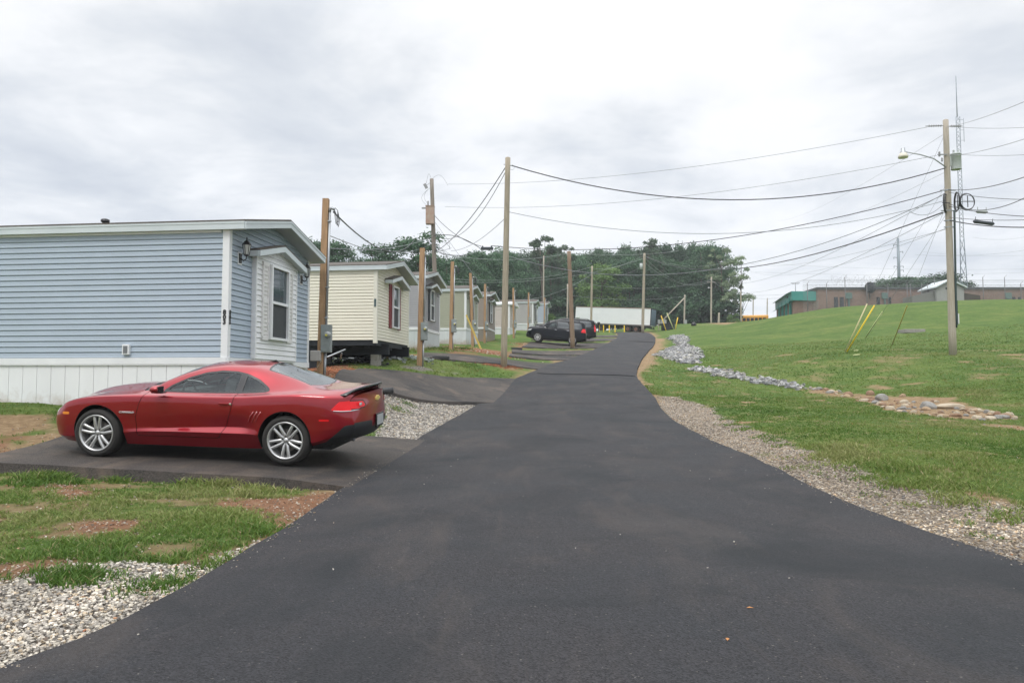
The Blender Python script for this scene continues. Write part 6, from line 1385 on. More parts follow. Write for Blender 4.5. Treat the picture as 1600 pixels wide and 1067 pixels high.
p = bl_(1243, 455, 121); mb = MB(); mb.tube([(0, 0, -.6), (0, 0, 1.4)], .05, 5); mb.box((0, 0, 1.35), (1.5, .06, .06)); mb.box((0, 0, 1.2), (1.1, .06, .05)); mb.build('roof_antenna', M_STEELC, B, loc=p)
# --- shed
a = P(1463, 449, 104); b = P(1506, 449, 104); ap = P(1483, 438, 104); gz = 8.3+EYE
S = empty('storage_shed', (a.x, 104, gz), 0, label='small grey shed with a gable roof behind the tall utility pole on the hill', cat='shed'); w = b.x-a.x
mb = MB(); mb.prism([(0, -1.5), (w, -1.5), (w, a.z-gz-.1), (ap.x-a.x, ap.z-gz-.1), (0, a.z-gz-.1)], 0, 4, 'Y'); mb.build('shed_wall', mat('shed_grey', (.32,.32,.31), .8, var=.15, scale=2, stretch=(6,1,.2)), S)
mb = MB(); h_ = a.z-gz; hp = ap.z-gz; m_ = ap.x-a.x
mb.prism([(-.3, h_-.12), (m_, hp), (w+.3, h_-.12), (w+.3, h_+.06), (m_, hp+.16), (-.3, h_+.06)], -.35, 4.3, 'Y'); mb.build('shed_roof', M_FASCIA, S)
mb = MB(); mb.box((m_-.3, -.02, h_-.15), (.5, .06, .3)); mb.build('vent', M_DARKW, S)
mb = MB(); mb.prism([(-3.2, -1.5), (0, -1.5), (0, h_-.5), (-3.2, h_-1.2)], .5, 3, 'Y'); mb.build('lean_to', mat('shed_grey2', (.20,.20,.19), .8, var=.2), S)
mb = MB(); mb.prism([(w, -1.5), (w+2.6, -1.5), (w+2.6, h_-1.1), (w, h_-.7)], .5, 3, 'Y'); mb.build('dark_lean_to', mat('shed_dark', (.07,.06,.05), .8), S)
# --- security fence with razor wire
FY = 106; f0 = P(1255, 480, FY); Fn = empty('security_fence', (f0.x, FY, f0.z), 0, label='tall chain-link security fence with coiled razor wire in front of the brick building', cat='fence')
fz = lambda px: h1(P(px, 475, FY).x, FY)-f0.z; tops = lambda px: P(px, 443, FY).z-f0.z
for px in (1262,1292,1321,1355,1388,1418,1423,1441,1450,1461,1537,1571,1596):
    xx = P(px, 475, FY).x-f0.x; tt = tops(px)+(.9 if px in (1321,1461,1537,1571) else .0); mb = MB(); mb.tube([(xx, 0, fz(px)-.3), (xx, 0, tt)], .05, 6)
    mb.tube([(xx, 0, tt), (xx+.2, -.2, tt+.3)], .02, 5); mb.build('fence_post', mat('fence_steel', (.16,.16,.165), .6), Fn)
x0_, x1_ = P(1255, 475, FY).x-f0.x, P(1610, 475, FY).x-f0.x
M_LINK = bpy.data.materials.new('chain_link'); M_LINK.use_nodes = True
def _link():
    nt = M_LINK.node_tree; n = nt.nodes; l = nt.links; b = n['Principled BSDF']; b.inputs['Base Color'].default_value = (.3,.31,.32,1); b.inputs['Metallic'].default_value = .5; b.inputs['Roughness'].default_value = .5
    tc = n.new('ShaderNodeTexCoord'); mp = n.new('ShaderNodeMapping'); mp.inputs['Rotation'].default_value = (0, math.radians(45), 0); l.new(tc.outputs['Object'], mp.inputs[0]); s = n.new('ShaderNodeSeparateXYZ'); l.new(mp.outputs[0], s.inputs[0])
    def saw(o):
        a = n.new('ShaderNodeMath'); a.operation = 'MULTIPLY'; a.inputs[1].default_value = 12; l.new(o, a.inputs[0]); f = n.new('ShaderNodeMath'); f.operation = 'FRACT'; l.new(a.outputs[0], f.inputs[0]); g = n.new('ShaderNodeMath'); g.operation = 'LESS_THAN'; g.inputs[1].default_value = .09; l.new(f.outputs[0], g.inputs[0]); return g.outputs[0]
    mx = n.new('ShaderNodeMath'); mx.operation = 'MAXIMUM'; l.new(saw(s.outputs[0]), mx.inputs[0]); l.new(saw(s.outputs[2]), mx.inputs[1]); l.new(mx.outputs[0], b.inputs['Alpha'])
_link()
mb = MB(); N = 40
for i in range(N):
    pa, pb = 1255+355*i/N, 1255+355*(i+1)/N; xa, xb = P(pa, 475, FY).x-f0.x, P(pb, 475, FY).x-f0.x; mb.quad((xa, 0, fz(pa)), (xb, 0, fz(pb)), (xb, 0, tops(pb)-.2), (xa, 0, tops(pa)-.2))
mb.build('chain_link_mesh', M_LINK, Fn, fix=False)
mb = MB()
for dz in (-.2, .15, .35, .5): mb.tube([(x0_+(x1_-x0_)*k/20, 0, tops(1255+355*k/20)+dz) for k in range(21)], .02, 4)
mb.build('barbed_wire', M_STEELC, Fn)
mb = MB(); xs0, xs1 = P(1300, 440, FY).x-f0.x, P(1385, 440, FY).x-f0.x
pts = [(xs0+(xs1-xs0)*k/260+.5*math.sin(k*.31), .4*math.cos(k*.55), tops(1340)+.45+(.5+.3*math.sin(k*.13))*math.sin(k*.55)) for k in range(261)]; mb.tube(pts, .011, 3); mb.build('razor_coil', M_STEELC, Fn)
# --- lattice tower
TY = 135; bt = P(1505.5, 476, TY); Tt = empty('lattice_tower', (bt.x, TY, bt.z-.5), 0, label='very tall lattice radio mast with whip antenna behind the tall utility pole', cat='radio mast')
Ht = P(1505.5, 183, TY).z-bt.z+.5; ztap = Ht*.36; mb = MB()
def tw(z): return .80 if z < ztap*.9 else .45 if z > ztap*1.0 else .6
cs = [(math.cos(a), math.sin(a)) for a in (math.radians(210), math.radians(330), math.radians(90))]
M_TOW = mat('tower_steel', (.20,.24,.27), .5, .3)
for s_ in (0, 1):
    mb = MB(); z0, z1 = (0, ztap) if s_ == 0 else (ztap, Ht); w0 = .95 if s_ == 0 else .42; w1 = .42; step = 2.2 if s_ == 0 else .8; n = int((z1-z0)/step)
    W_ = lambda z: (w0+(w1-w0)*((z-z0)/(z1-z0))**.6) if s_ == 0 else .40
    for c in cs: mb.tube([(c[0]*W_(z), c[1]*W_(z), z) for z in np.linspace(z0, z1, 6)], .075 if s_ == 0 else .05, 5)
    for k in range(n):
        za = z0+(z1-z0)*k/n; zb = z0+(z1-z0)*(k+1)/n
        for j in range(3):
            a, b = cs[j], cs[(j+1) % 3]
            if k % 2: a, b = b, a
            mb.tube([(a[0]*W_(za), a[1]*W_(za), za), (b[0]*W_(zb), b[1]*W_(zb), zb)], .045 if s_ == 0 else .032, 4)
            if s_ == 0: mb.tube([(b[0]*W_(za), b[1]*W_(za), za), (a[0]*W_(zb), a[1]*W_(zb), zb)], .025, 4)
    mb.build('lattice_section', M_TOW, Tt)
mb = MB(); Hm = P(1505.5, 119, TY).z-Tt.location.z; mb.tube([(0, 0, Ht), (0, 0, Hm)], [.09, .05], 6)
for k in range(9): z = Ht+(Hm-Ht)*(k+1)/10; mb.lathe([(.03, -.12), (.075, -.08), (.075, .08), (.03, .12)], (0, 0, z), n=6)
mb.build('whip_antenna', M_TOW, Tt)
mb = MB(); zA, zB = P(1516, 185, TY).z-Tt.location.z, P(1516, 222, TY).z-Tt.location.z; mb.tube([(1.15, 0, zA), (1.15, 0, zB)], .04, 5)
for z in (zA-.3, zB+.3, (zA+zB)/2): mb.tube([(.3, 0, z), (1.15, 0, z)], .03, 4)
mb.build('side_antenna', M_TOW, Tt)
# --- steel transmission pole
b_, t_ = P(1405.5, 462, 240), P(1405.5, 372, 240); mb = MB(); Tp = empty('transmission_pole', (b_.x, 240, b_.z-3), 0, label='grey steel transmission pole with short arms far behind the brick building', cat='utility pole')
hh = t_.z-b_.z+3; mb.tube([(0, 0, 0), (0, 0, hh)], [.62, .34], 10); mb.build('pole_shaft', M_TOW, Tp)
for py, s in ((383,-1), (394,1), (403,-1), (417,-1), (417,1), (423,1)):
    z = P(1405, py, 240).z-Tp.location.z; mb = MB(); mb.tube([(0, 0, z), (s*1.5, 0, z+.25)], [.14, .07], 5); mb.lathe([(.05, -.5), (.14, -.3), (.05, -.1), (.14, .0), (.03, .2)], (s*1.5, 0, z+.1), n=6); mb.build('arm', M_TOW, Tp)
# ================================================================ SEMI-TRAILER
A = P(898.3, 479, 119); A2 = P(898.3, 505, 119); Bq = P(1015.3, 482, 113); d = Bq-A; L_ = d.length
ux = d.normalized(); uy = Vector((-ux.y, ux.x, 0)).normalized(); uz = ux.cross(uy).normalized()
if uz.z < 0: uz = -uz
T = empty('semi_trailer', (0, 0, 0), label='white box semi-trailer parked across the top of the road before the wood', cat='semi-trailer')
T.matrix_world = Matrix(((ux.x, uy.x, uz.x, A.x), (ux.y, uy.y, uz.y, A.y), (ux.z, uy.z, uz.z, A.z-2.72), (0, 0, 0, 1)))
M_TRL = mat('trailer_white', (.80,.82,.83), .45, var=.10, scale=.7, contrast=.4, stretch=(1,1,2))
mb = MB(); mb.box((L_/2, 1.25, 1.36), (L_, 2.5, 2.72)); 
for k in range(24): mb.box((L_*(k+.5)/24, -.006, 1.36), (.04, .014, 2.5))
mb.build('trailer_box', M_TRL, T)
mb = MB(); mb.box((L_/2, -.015, 2.70), (L_+.04, .05, .10)); mb.build('top_rail', mat('rusty_rail', (.34,.24,.20), .7, var=.3), T)
mb = MB(); mb.box((L_/2, -.015, .07), (L_+.04, .06, .16)); mb.build('bottom_rail', mat('dark_rail', (.14,.13,.13), .7, var=.3), T)
for y in (.66, 1.84):
    mb = MB(); mb.box((L_+.03, y, 1.36), (.06, 1.14, 2.45)); 
    for dx in (-.25, .25): mb.tube([(L_+.08, y+dx, .1), (L_+.08, y+dx, 2.6)], .03, 5)
    mb.build('rear_door', mat('door_bluegrey', (.13,.19,.24), .5, var=.25, scale=2), T)
mb = MB(); mb.box((L_+.02, 1.25, 2.66), (.1, 2.5, .14)); mb.box((L_+.02, .04, 1.36), (.1, .09, 2.7)); mb.box((L_+.02, 2.46, 1.36), (.1, .09, 2.7)); mb.box((L_-.05, 1.25, -.35), (.1, 2.3, .12)); mb.box((L_-.05, .5, -.15), (.08, .1, .5)); mb.box((L_-.05, 2.0, -.15), (.08, .1, .5)); mb.build('door_frame', M_CHAS, T)
mb = MB(); mb.box((L_/2, .8, -.12), (L_*.96, .12, .25)); mb.box((L_/2, 1.7, -.12), (L_*.96, .12, .25)); mb.box((L_-3.0, 1.25, -.3), (3.4, 1.4, .25)); mb.build('under_frame', M_CHAS, T)
for i, x in enumerate((L_-3.6, L_-2.3)):
    for y in (.35, 2.15):
        mb = MB(); mb.lathe([(.28, -.27), (.46, -.28), (.5, -.2), (.5, .2), (.46, .28), (.28, .27)], (0, 0, 0), 'Y', 22); w = mb.build('wheel', MATS['tyre_rubber'], T, loc=(x, y, -.52)); mb = MB(); mb.lathe([(.28, -.26), (.22, -.18), (.12, -.20), (.1, -.26), (0, -.27)], (0, 0, 0), 'Y', 18); mb.build('wheel_hub', mat('rusty_hub', (.20,.10,.07), .8, var=.4, scale=6), w)
mb = MB()
for y in (.5, 2.0): mb.box((2.6, y, -.45), (.12, .12, .9)); mb.box((2.6, y, -.92), (.3, .3, .06))
mb.build('landing_gear', M_CHAS, T)
for i, (px, py) in enumerate([(936,512),(943,513),(952,512.5),(961,512),(975.5,512)]):
    p = P(px, py, 111); p.z = h1(p.x, p.y); mb = MB(); mb.lathe([(.08, -.2), (.08, 1.0), (.06, 1.06), (0, 1.08)], n=10); mb.build('bollard', M_YEL, None, loc=p, label=('leftmost','second from the left','middle','second from the right','rightmost, set apart nearest the trailer wheels')[i].join(('yellow bollard in front of the semi-trailer, ','')), cat='bollard', group='yellow bollards before the semi-trailer')
p = P(935.5, 515, 110); p.z = h1(p.x, p.y); mb = MB(); mb.lathe([(.18, -.2), (.18, .0), (.09, .05), (.09, 1.2), (.22, 1.22), (.22, 1.5), (0, 1.55)], n=10); mb.build('standpipe', M_CHAS, None, loc=p, label='dark standpipe with a flat head left of the yellow bollards', cat='standpipe')
# ================================================================ SCHOOL BUS
q = P(1178, 492.5, 150); BL = 5.3; Bs = empty('school_bus', (q.x, 150, q.z-2.9), math.radians(-12), label='yellow school bus parked beyond the crest of the grass hill', cat='bus')
M_BUS = mat('bus_yellow', (.78,.36,.015), .4, coat=.4, var=.08)
mb = MB(); prof_ = [(-1.2, .5), (-1.22, 2.2), (-1.15, 2.62), (-.9, 2.83), (-.4, 2.9), (.4, 2.9), (.9, 2.83), (1.15, 2.62), (1.22, 2.2), (1.2, .5)]; mb.prism(prof_, -BL/2, BL/2, 'X', smooth=False); mb.box((-BL/2-.5, 0, 1.1), (1.1, 2.0, 1.2), bev=.15); mb.build('body', M_BUS, Bs)
for k in range(6): x = -BL/2+.62+.78*k; mb = MB(); mb.box((x, -1.225, 1.95), (.60, .03, .62), bev=.01); mb.build('window', M_DARKW, Bs)
mb = MB(); mb.box((-BL/2-.01, 0, 1.9), (.03, 1.9, .8)); mb.build('windshield', M_DARKW, Bs)
for z in (1.2, 1.45): mb = MB(); mb.box((0, -1.225, z), (BL, .03, .05)); mb.build('rub_rail', M_BLACKM, Bs)
for x in (-BL/2-.2, BL/2-1.3):
    for y in (-1.0, 1.0): mb = MB(); mb.lathe([(.2, -.14), (.42, -.15), (.47, -.1), (.47, .1), (.42, .15), (.2, .14), (0, .1)], (0, 0, 0), 'Y', 18); mb.build('wheel', MATS['tyre_rubber'], Bs, loc=(x, y, .47))
p = P(1210, 504, 150); mb = MB(); mb.box((0, 0, 0), (3.2, 1.8, .9), bev=.25); mb.box((-.2, 0, .6), (1.8, 1.6, .6), bev=.22); mb.build('white_vehicle', M_WHITE, None, loc=p, label='white vehicle roof just showing behind the hill beside the bus', cat='vehicle')
# ================================================================ SMALL THINGS: GRASS, GRAVEL, ROCKS
GR = np.random.default_rng(5)
def grass_weight(x, y):
    a, b, c, t, d = zone_vals(x, y); w = 1-np.maximum.reduce([a*1.0, b, c*.72, t*.9, d]); w = w*(~hard(x, y)); return np.clip(w, 0, 1)
def blades(name, x, y, hmin, hmax, wid, nb, label, seed=0, lean=.5, sparse=None):
    n = len(x); r = np.random.default_rng(seed); z = H(x, y)+(fbm(x*.5, y*.5, 3, 51)-.5)*.06+(fbm(x*3, y*3, 3, 55)-.5)*.035*np.clip((40-y)/20, 0, 1)
    cl = fbm(x*1.7, y*1.7, 4, 77); cl2 = fbm(x*.35, y*.35, 3, 78)
    hh = (hmin+(hmax-hmin)*np.clip((cl-.3)*2.2, 0, 1)**1.3)
    X = np.repeat(x, nb)+r.normal(0, .022, n*nb); Y = np.repeat(y, nb)+r.normal(0, .022, n*nb); Z = np.repeat(z, nb)-.01; h = np.repeat(hh, nb)*r.uniform(.55, 1.25, n*nb); N = n*nb
    az = r.uniform(0, 2*np.pi, N); la = r.uniform(0, 2*np.pi, N); le = h*r.uniform(.1, lean*2, N); w = wid*r.uniform(.6, 1.3, N)*(1+np.repeat(y, nb)/14)
    dx, dy = np.cos(az)*w, np.sin(az)*w; lx, ly = np.cos(la)*le, np.sin(la)*le
    V = np.empty((N, 5, 3)); V[:, 0] = np.stack([X-dx, Y-dy, Z], -1); V[:, 1] = np.stack([X+dx, Y+dy, Z], -1)
    V[:, 2] = np.stack([X+dx*.75+lx*.35, Y+dy*.75+ly*.35, Z+h*.55], -1); V[:, 3] = np.stack([X-dx*.75+lx*.35, Y-dy*.75+ly*.35, Z+h*.55], -1); V[:, 4] = np.stack([X+lx, Y+ly, Z+h*.92], -1)
    b = np.arange(N)[:, None]*5; F3 = np.concatenate([b+np.array([0, 1, 2]), b+np.array([0, 2, 3]), b+np.array([3, 2, 4])], 0)
    # colour: fresh and yellowing patches, dry blades here and there
    pal = np.array([(.076,.150,.025), (.122,.205,.037), (.172,.235,.054), (.230,.260,.083), (.36,.31,.16)]); u = np.clip(np.repeat((cl2-.5)*2.2+.5+(cl-.5)*.8, nb)+r.normal(0, .22, N), 0, 1)*3.2; dry = r.random(N) < .045; u = np.where(dry, 4, u)
    i = np.clip(u.astype(int), 0, 3); f = np.clip(u-i, 0, 1)[:, None]; col = pal[i]*(1-f)+pal[i+1]*f
    col = np.repeat(col[:, None], 5, 1)
    return V.reshape(-1, 3), F3, col.reshape(-1, 3)
def bladem():
    m = bpy.data.materials.new('grass_blades'); m.use_nodes = True; nt = m.node_tree; n = nt.nodes; l = nt.links; b = n['Principled BSDF']
    a = n.new('ShaderNodeAttribute'); a.attribute_name = 'col'; l.new(a.outputs['Color'], b.inputs[0]); b.inputs['Roughness'].default_value = .55; b.inputs['Specular IOR Level'].default_value = .25
    t = n.new('ShaderNodeBsdfTranslucent'); l.new(a.outputs['Color'], t.inputs[0]); mx = n.new('ShaderNodeMixShader'); mx.inputs[0].default_value = .3; l.new(b.outputs[0], mx.inputs[1]); l.new(t.outputs[0], mx.inputs[2]); l.new(mx.outputs[0], n['Material Output'].inputs[0]); return m
M_BLADE = bladem()
def scatter(n, x0, x1, y0, y1, pw, seed, wedge=True, wmin=.35, fun=None):
    r = np.random.default_rng(seed); u = r.random(n); e = 1-pw; y = (y0**e+u*(y1**e-y0**e))**(1/e); x = r.uniform(x0, x1, n) if x0 is not None else (r.uniform(-1, 1, n)*(.74*y+1.0))
    k = (np.abs(x) < .74*y+1.0); x, y = x[k], y[k]; w = (fun or grass_weight)(x, y); k = r.random(len(x)) < w; k &= w > wmin; return x[k], y[k]
parts = []
def add_bl(x, y, *a, **k): parts.append(blades('', x, y, *a, '', **k))
x, y = scatter(30000, -9, -1.2, 3.6, 10.8, 1.2, 1); add_bl(x, y, .028, .085, .0032, 7, seed=1, lean=.9)
x, y = scatter(60000, 3.2, 20, 6.5, 26, 1.15, 2); add_bl(x, y, .03, .075, .0035, 6, seed=2, lean=.6)
x, y = scatter(16000, -14, 0, 10.8, 34, 1.3, 3); add_bl(x, y, .04, .10, .0035, 5, seed=3, lean=.6)
x, y = scatter(34000, 4, 42, 24, 60, 1.2, 4); add_bl(x, y, .04, .08, .0042, 4, seed=4, lean=.6)
# weeds in clumps along the driveway edge and the verge
def clumps(n, polypx, seed, hm, cnt=60, sp=.10):
    r = np.random.default_rng(seed); X = []; Y = []
    for _ in range(n):
        t = r.random()*(len(polypx)-1); i = int(t); f = t-i; a, b = polypx[i], polypx[i+1]; g = G(a[0]*(1-f)+b[0]*f+r.normal(0, 5), a[1]*(1-f)+b[1]*f+r.normal(0, 3)); X.append(g.x+r.normal(0, sp, cnt)); Y.append(g.y+r.normal(0, sp, cnt))
    X = np.concatenate(X); Y = np.concatenate(Y); k = ~hard(X, Y); add_bl(X[k], Y[k], hm*.6, hm, .0045, 3, seed=seed, lean=.8)
clumps(16, [(0,760),(80,748),(200,752),(340,760),(420,770)], 11, .14); clumps(8, [(0,900),(150,905),(250,915),(320,890)], 12, .10); clumps(14, [(1270,700),(1330,712),(1400,728),(1460,752),(1520,765)], 13, .12, 90, .16)
clumps(6, [(625,562),(700,565),(760,580)], 14, .12, 50, .2); clumps(7, [(605,632),(630,640),(640,628)], 15, .07, 30, .12); clumps(10, [(640,548),(690,546),(730,548)], 16, .25, 40, .3)
clumps(22, [(1120,650),(1200,685),(1300,722),(1400,760),(1500,785),(1590,815)], 19, .08, 45, .14); clumps(10, [(1180,700),(1300,745),(1450,800),(1580,850)], 20, .05, 25, .10)
clumps(8, [(1000,600),(1015,610),(1030,616)], 17, .10, 60, .18);clumps(12,[(330,800),(400,820),(440,850),(300,900)],18,.10,50,.12)
V = np.concatenate([p[0] for p in parts]); off = np.cumsum([0]+[len(p[0]) for p in parts[:-1]]); Fq = np.concatenate([p[1]+o for p, o in zip(parts, off)]); C = np.concatenate([p[2] for p in parts])
o = fastmesh('grass', V, Fq, M_BLADE, attrs={'col': C}); tag(o, 'mown green grass with yellowish blades on both sides of the road', 'grass', kind='stuff')
# ---- stones
def stone_cloud(x, y, r, col, seed, flat=.62, sink=.3, dz=0):
    n = len(x); g = np.random.default_rng(seed); base = np.array([(i, j, k) for k in (-1, 1) for j in (-1, 1) for i in (-1, 1)], float)*.62
    P_ = base[None]+g.normal(0, .20, (n, 8, 3)); s = r[:, None]*np.stack([g.uniform(.75, 1.35, n), g.uniform(.6, 1.1, n), g.uniform(.45, .85, n)*flat/.62], -1); P_ *= s[:, None]
    a = g.uniform(0, 6.283, n); tl = g.normal(0, .45, n); c, s_ = np.cos(tl), np.sin(tl); yy = P_[..., 1]*c[:, None]-P_[..., 2]*s_[:, None]; zz = P_[..., 1]*s_[:, None]+P_[..., 2]*c[:, None]
    c, s_ = np.cos(a), np.sin(a); xx = P_[..., 0]*c[:, None]-yy*s_[:, None]; y2 = P_[..., 0]*s_[:, None]+yy*c[:, None]
    z0 = H(x, y)+(fbm(x*.5, y*.5, 3, 51)-.5)*.06+(fbm(x*3, y*3, 3, 55)-.5)*.035*np.clip((40-y)/20, 0, 1)+r*sink+dz
    V = np.stack([xx+x[:, None], y2+y[:, None], zz+z0[:, None]], -1).reshape(-1, 3); q = np.array([(0,2,3,1),(4,5,7,6),(0,1,5,4),(2,6,7,3),(0,4,6,2),(1,3,7,5)]); Fq = (np.arange(n)[:, None, None]*8+q[None]).reshape(-1, 4)
    return V, Fq, np.repeat(col, 8, 0)
def stonemat():
    m = bpy.data.materials.new('stone_chips'); m.use_nodes = True; nt = m.node_tree; n = nt.nodes; l = nt.links; b = n['Principled BSDF']
    a = n.new('ShaderNodeAttribute'); a.attribute_name = 'col'; t = n.new('ShaderNodeTexNoise'); t.inputs['Scale'].default_value = 30; t.inputs['Detail'].default_value = 5; tc = n.new('ShaderNodeTexCoord'); l.new(tc.outputs['Object'], t.inputs[0])
    mr = n.new('ShaderNodeMapRange'); mr.inputs['To Min'].default_value = .7; mr.inputs['To Max'].default_value = 1.25; l.new(t.outputs['Fac'], mr.inputs[0]); v = n.new('ShaderNodeVectorMath'); v.operation = 'SCALE'; l.new(a.outputs['Color'], v.inputs[0]); l.new(mr.outputs[0], v.inputs['Scale']); l.new(v.outputs[0], b.inputs[0]); b.inputs['Roughness'].default_value = .85; return m
M_STONE = stonemat()
def pal(n, cols, seed): g = np.random.default_rng(seed); c = np.array(cols)[g.integers(0, len(cols), n)]; return c*g.uniform(.75, 1.2, (n, 1))
def patchy(x, y, c): f = .55+.95*np.clip((fbm(x*1.1, y*1.1, 4, 95)-.25)*1.6, 0, 1); return c*f[:, None]*(1+np.array([.05, 0, -.10])*(fbm(x*.8, y*.8, 3, 96)-.3)[:, None])
WHITEG = [(.50,.46,.40),(.40,.37,.33),(.58,.54,.47),(.33,.31,.28),(.46,.38,.28),(.26,.24,.22),(.54,.50,.45)]; TANG = [(.38,.31,.23),(.30,.24,.17),(.46,.39,.30),(.20,.17,.14),(.38,.28,.18),(.50,.46,.40),(.22,.20,.185)]; REDG = [(.36,.16,.075),(.42,.30,.20),(.28,.11,.05),(.50,.44,.36),(.40,.20,.10)]
BRNG = [(.24,.13,.08),(.30,.19,.12),(.20,.11,.07),(.36,.28,.20),(.42,.35,.27),(.16,.12,.09),(.28,.17,.10),(.48,.43,.36)]
GREYR = [(.33,.33,.33),(.40,.40,.39),(.26,.26,.27),(.46,.45,.44),(.20,.20,.21),(.36,.34,.30)]
def zsel(k, boost=1): return lambda x, y: np.clip(zone_vals(x, y)[k]*boost, 0, 1)*(~hard(x, y))
x, y = scatter(52000, -7, -1.5, 3.5, 7.6, 1.4, 21, fun=zsel(0), wmin=.2); g = np.random.default_rng(1); a = stone_cloud(x, y, g.uniform(.004, .0165, len(x)), patchy(x, y, pal(len(x), WHITEG, 1))*1.1, 1)
x, y = scatter(30000, -4.5, 0, 12, 27, 1.3, 22, fun=zsel(0), wmin=.2); b = stone_cloud(x, y, g.uniform(.012, .028, len(x)), pal(len(x), WHITEG, 2), 2)
x, y = scatter(26000, -9, -1, 4, 12, 1.3, 23, fun=lambda x, y: np.maximum(zsel(2)(x, y), .05*(~hard(x, y))), wmin=.04); c = stone_cloud(x, y, g.uniform(.005, .015, len(x)), pal(len(x), BRNG, 3), 3)
x, y = scatter(9000, -9, 0, 4, 30, 1.3, 24, fun=zsel(3), wmin=.3); d_ = stone_cloud(x, y, g.uniform(.006, .018, len(x)), pal(len(x), TANG+REDG, 4), 4)
L4 = [a, b, c, d_]; off = np.cumsum([0]+[len(p[0]) for p in L4[:-1]]); o = fastmesh('gravel', np.concatenate([p[0] for p in L4]), np.concatenate([p[1]+q for p, q in zip(L4, off)]), M_STONE, attrs={'col': np.concatenate([p[2] for p in L4])}); tag(o, 'pale crushed gravel left of the road between the driveways', 'gravel', kind='stuff')
x, y = scatter(42000, 3.2, 9, 5.2, 28, 1.35, 25, fun=zsel(1), wmin=.2); a = stone_cloud(x, y, g.uniform(.005, .0145, len(x))*(1+y*.03), patchy(x, y, pal(len(x), TANG, 5)), 5)
x, y = scatter(9000, 3.0, 12, 5.2, 60, 1.35, 26, fun=zsel(3), wmin=.3); b = stone_cloud(x, y, g.uniform(.006, .014, len(x))*(1+y*.03), pal(len(x), TANG+REDG[:2], 6), 6)
o = fastmesh('gravel', np.concatenate([a[0], b[0]]), np.concatenate([a[1], b[1]+len(a[0])]), M_STONE, attrs={'col': np.concatenate([a[2], b[2]])}); tag(o, 'brownish gravel verge along the right edge of the road', 'gravel', kind='stuff')
# crumbs spilled on the asphalt along its edges, a few fallen leaves
g = np.random.default_rng(9); n = 900; ys_ = 3.7+(g.random(n)**2)*30; ea, eb = road_edges(ys_); sd = g.random(n) < .5; x = np.where(sd, ea+np.abs(g.normal(0, .10, n)), eb-np.abs(g.normal(0, .08, n))); keep = np.ones(n, bool)
a = stone_cloud(x, ys_, g.uniform(.003, .008, n), pal(n, TANG, 7), 7, dz=.048)
n = 160; ys_ = 3.7+g.random(n)*16; ea, eb = road_edges(ys_); x = ea+(eb-ea)*g.random(n); b = stone_cloud(x, ys_, g.uniform(.003, .007, n), pal(n, WHITEG, 8), 8, dz=.07)
o = fastmesh('loose_grit', np.concatenate([a[0], b[0]]), np.concatenate([a[1], b[1]+len(a[0])]), M_STONE, attrs={'col': np.concatenate([a[2], b[2]])}); tag(o, 'loose stone grit scattered on the asphalt road', 'grit', kind='stuff')
for i, (px, py) in enumerate([(1172,970),(1137,1022)]):
    p = G(px, py); mb = MB(); s = .022; mb.add([(-s, 0, .004), (0, -s*.5, .008), (s*1.2, 0, .003), (0, s*.5, .009)], [(0, 1, 2, 3)]); mb.build('fallen_leaf', mat('orange_leaf', (.45,.20,.06), .7), None, loc=p+Vector((0, 0, .075)), rz=i*1.3, fix=False, label=['orange fallen leaf on the asphalt, upper of the close pair','orange fallen leaf on the asphalt nearest the bottom of the view','small leaf on the asphalt near the gravel verge','small leaf lying alone right of the road centre','small leaf on the dark middle of the road'][i], cat='leaf')
# ---- grey rip-rap in the ditch
RA = gp([(1045,522),(1070,523),(1080,536),(1098,550),(1104,562),(1092,570),(1062,570),(1022,556),(1038,547),(1052,541),(1043,531)]); RB = gp([(1075,571),(1110,574),(1180,587),(1250,602),(1262,607),(1245,610),(1200,604),(1130,592),(1078,579)])
def inrr(x, y): return ((np.maximum(sdpoly(x, y, RA), sdpoly(x, y, RB))+(fbm(x*1.2, y*1.2, 3, 90)-.5)*1.4) > .22).astype(float)
g = np.random.default_rng(31); n = 60000; x = g.uniform(8, 24, n); y = g.uniform(24, 90, n); k = inrr(x, y) > 0; x, y = x[k][:4200], y[k][:4200]
v, f, c = stone_cloud(x, y, g.uniform(.05, .14, len(x)), pal(len(x), GREYR, 31), 31, flat=.6, sink=.45); o = fastmesh('rip_rap', v, f, M_STONE, attrs={'col': c}); tag(o, 'grey broken stone filling the ditch right of the road', 'rip-rap', kind='stuff')
# ---- tan boulders, each one on its own
M_BOULD = [mat('boulder_tan', (.42,.30,.19), .9, var=.35, scale=4, bump=.02, bscale=12), mat('boulder_cream', (.52,.44,.33), .9, var=.3, scale=4, bump=.02, bscale=12), mat('boulder_grey', (.30,.29,.27), .9, var=.3, scale=4, bump=.02, bscale=12), mat('boulder_rust', (.30,.19,.12), .9, var=.35, scale=4, bump=.02, bscale=12)]
def boulder_mesh(seed, m):
    bm = bmesh.new(); bmesh.ops.create_icosphere(bm, subdivisions=3, radius=1); r = random.Random(seed); pl = [(Vector((r.gauss(0, 1), r.gauss(0, 1), r.gauss(0, 1))).normalized(), r.uniform(.62, .92)) for _ in range(9)]
    for v in bm.verts:
        p = v.co.copy()
        for nn, d in pl:
            e = p.dot(nn)-d
            if e > 0: p -= nn*e*.85
        v.co = p
    me = bpy.data.meshes.new('boulder'); bm.to_mesh(me); bm.free(); me.materials.append(m); me.polygons.foreach_set('use_smooth', [True]*len(me.polygons)); return me
BM = [boulder_mesh(k, M_BOULD[k % 4]) for k in range(12)]
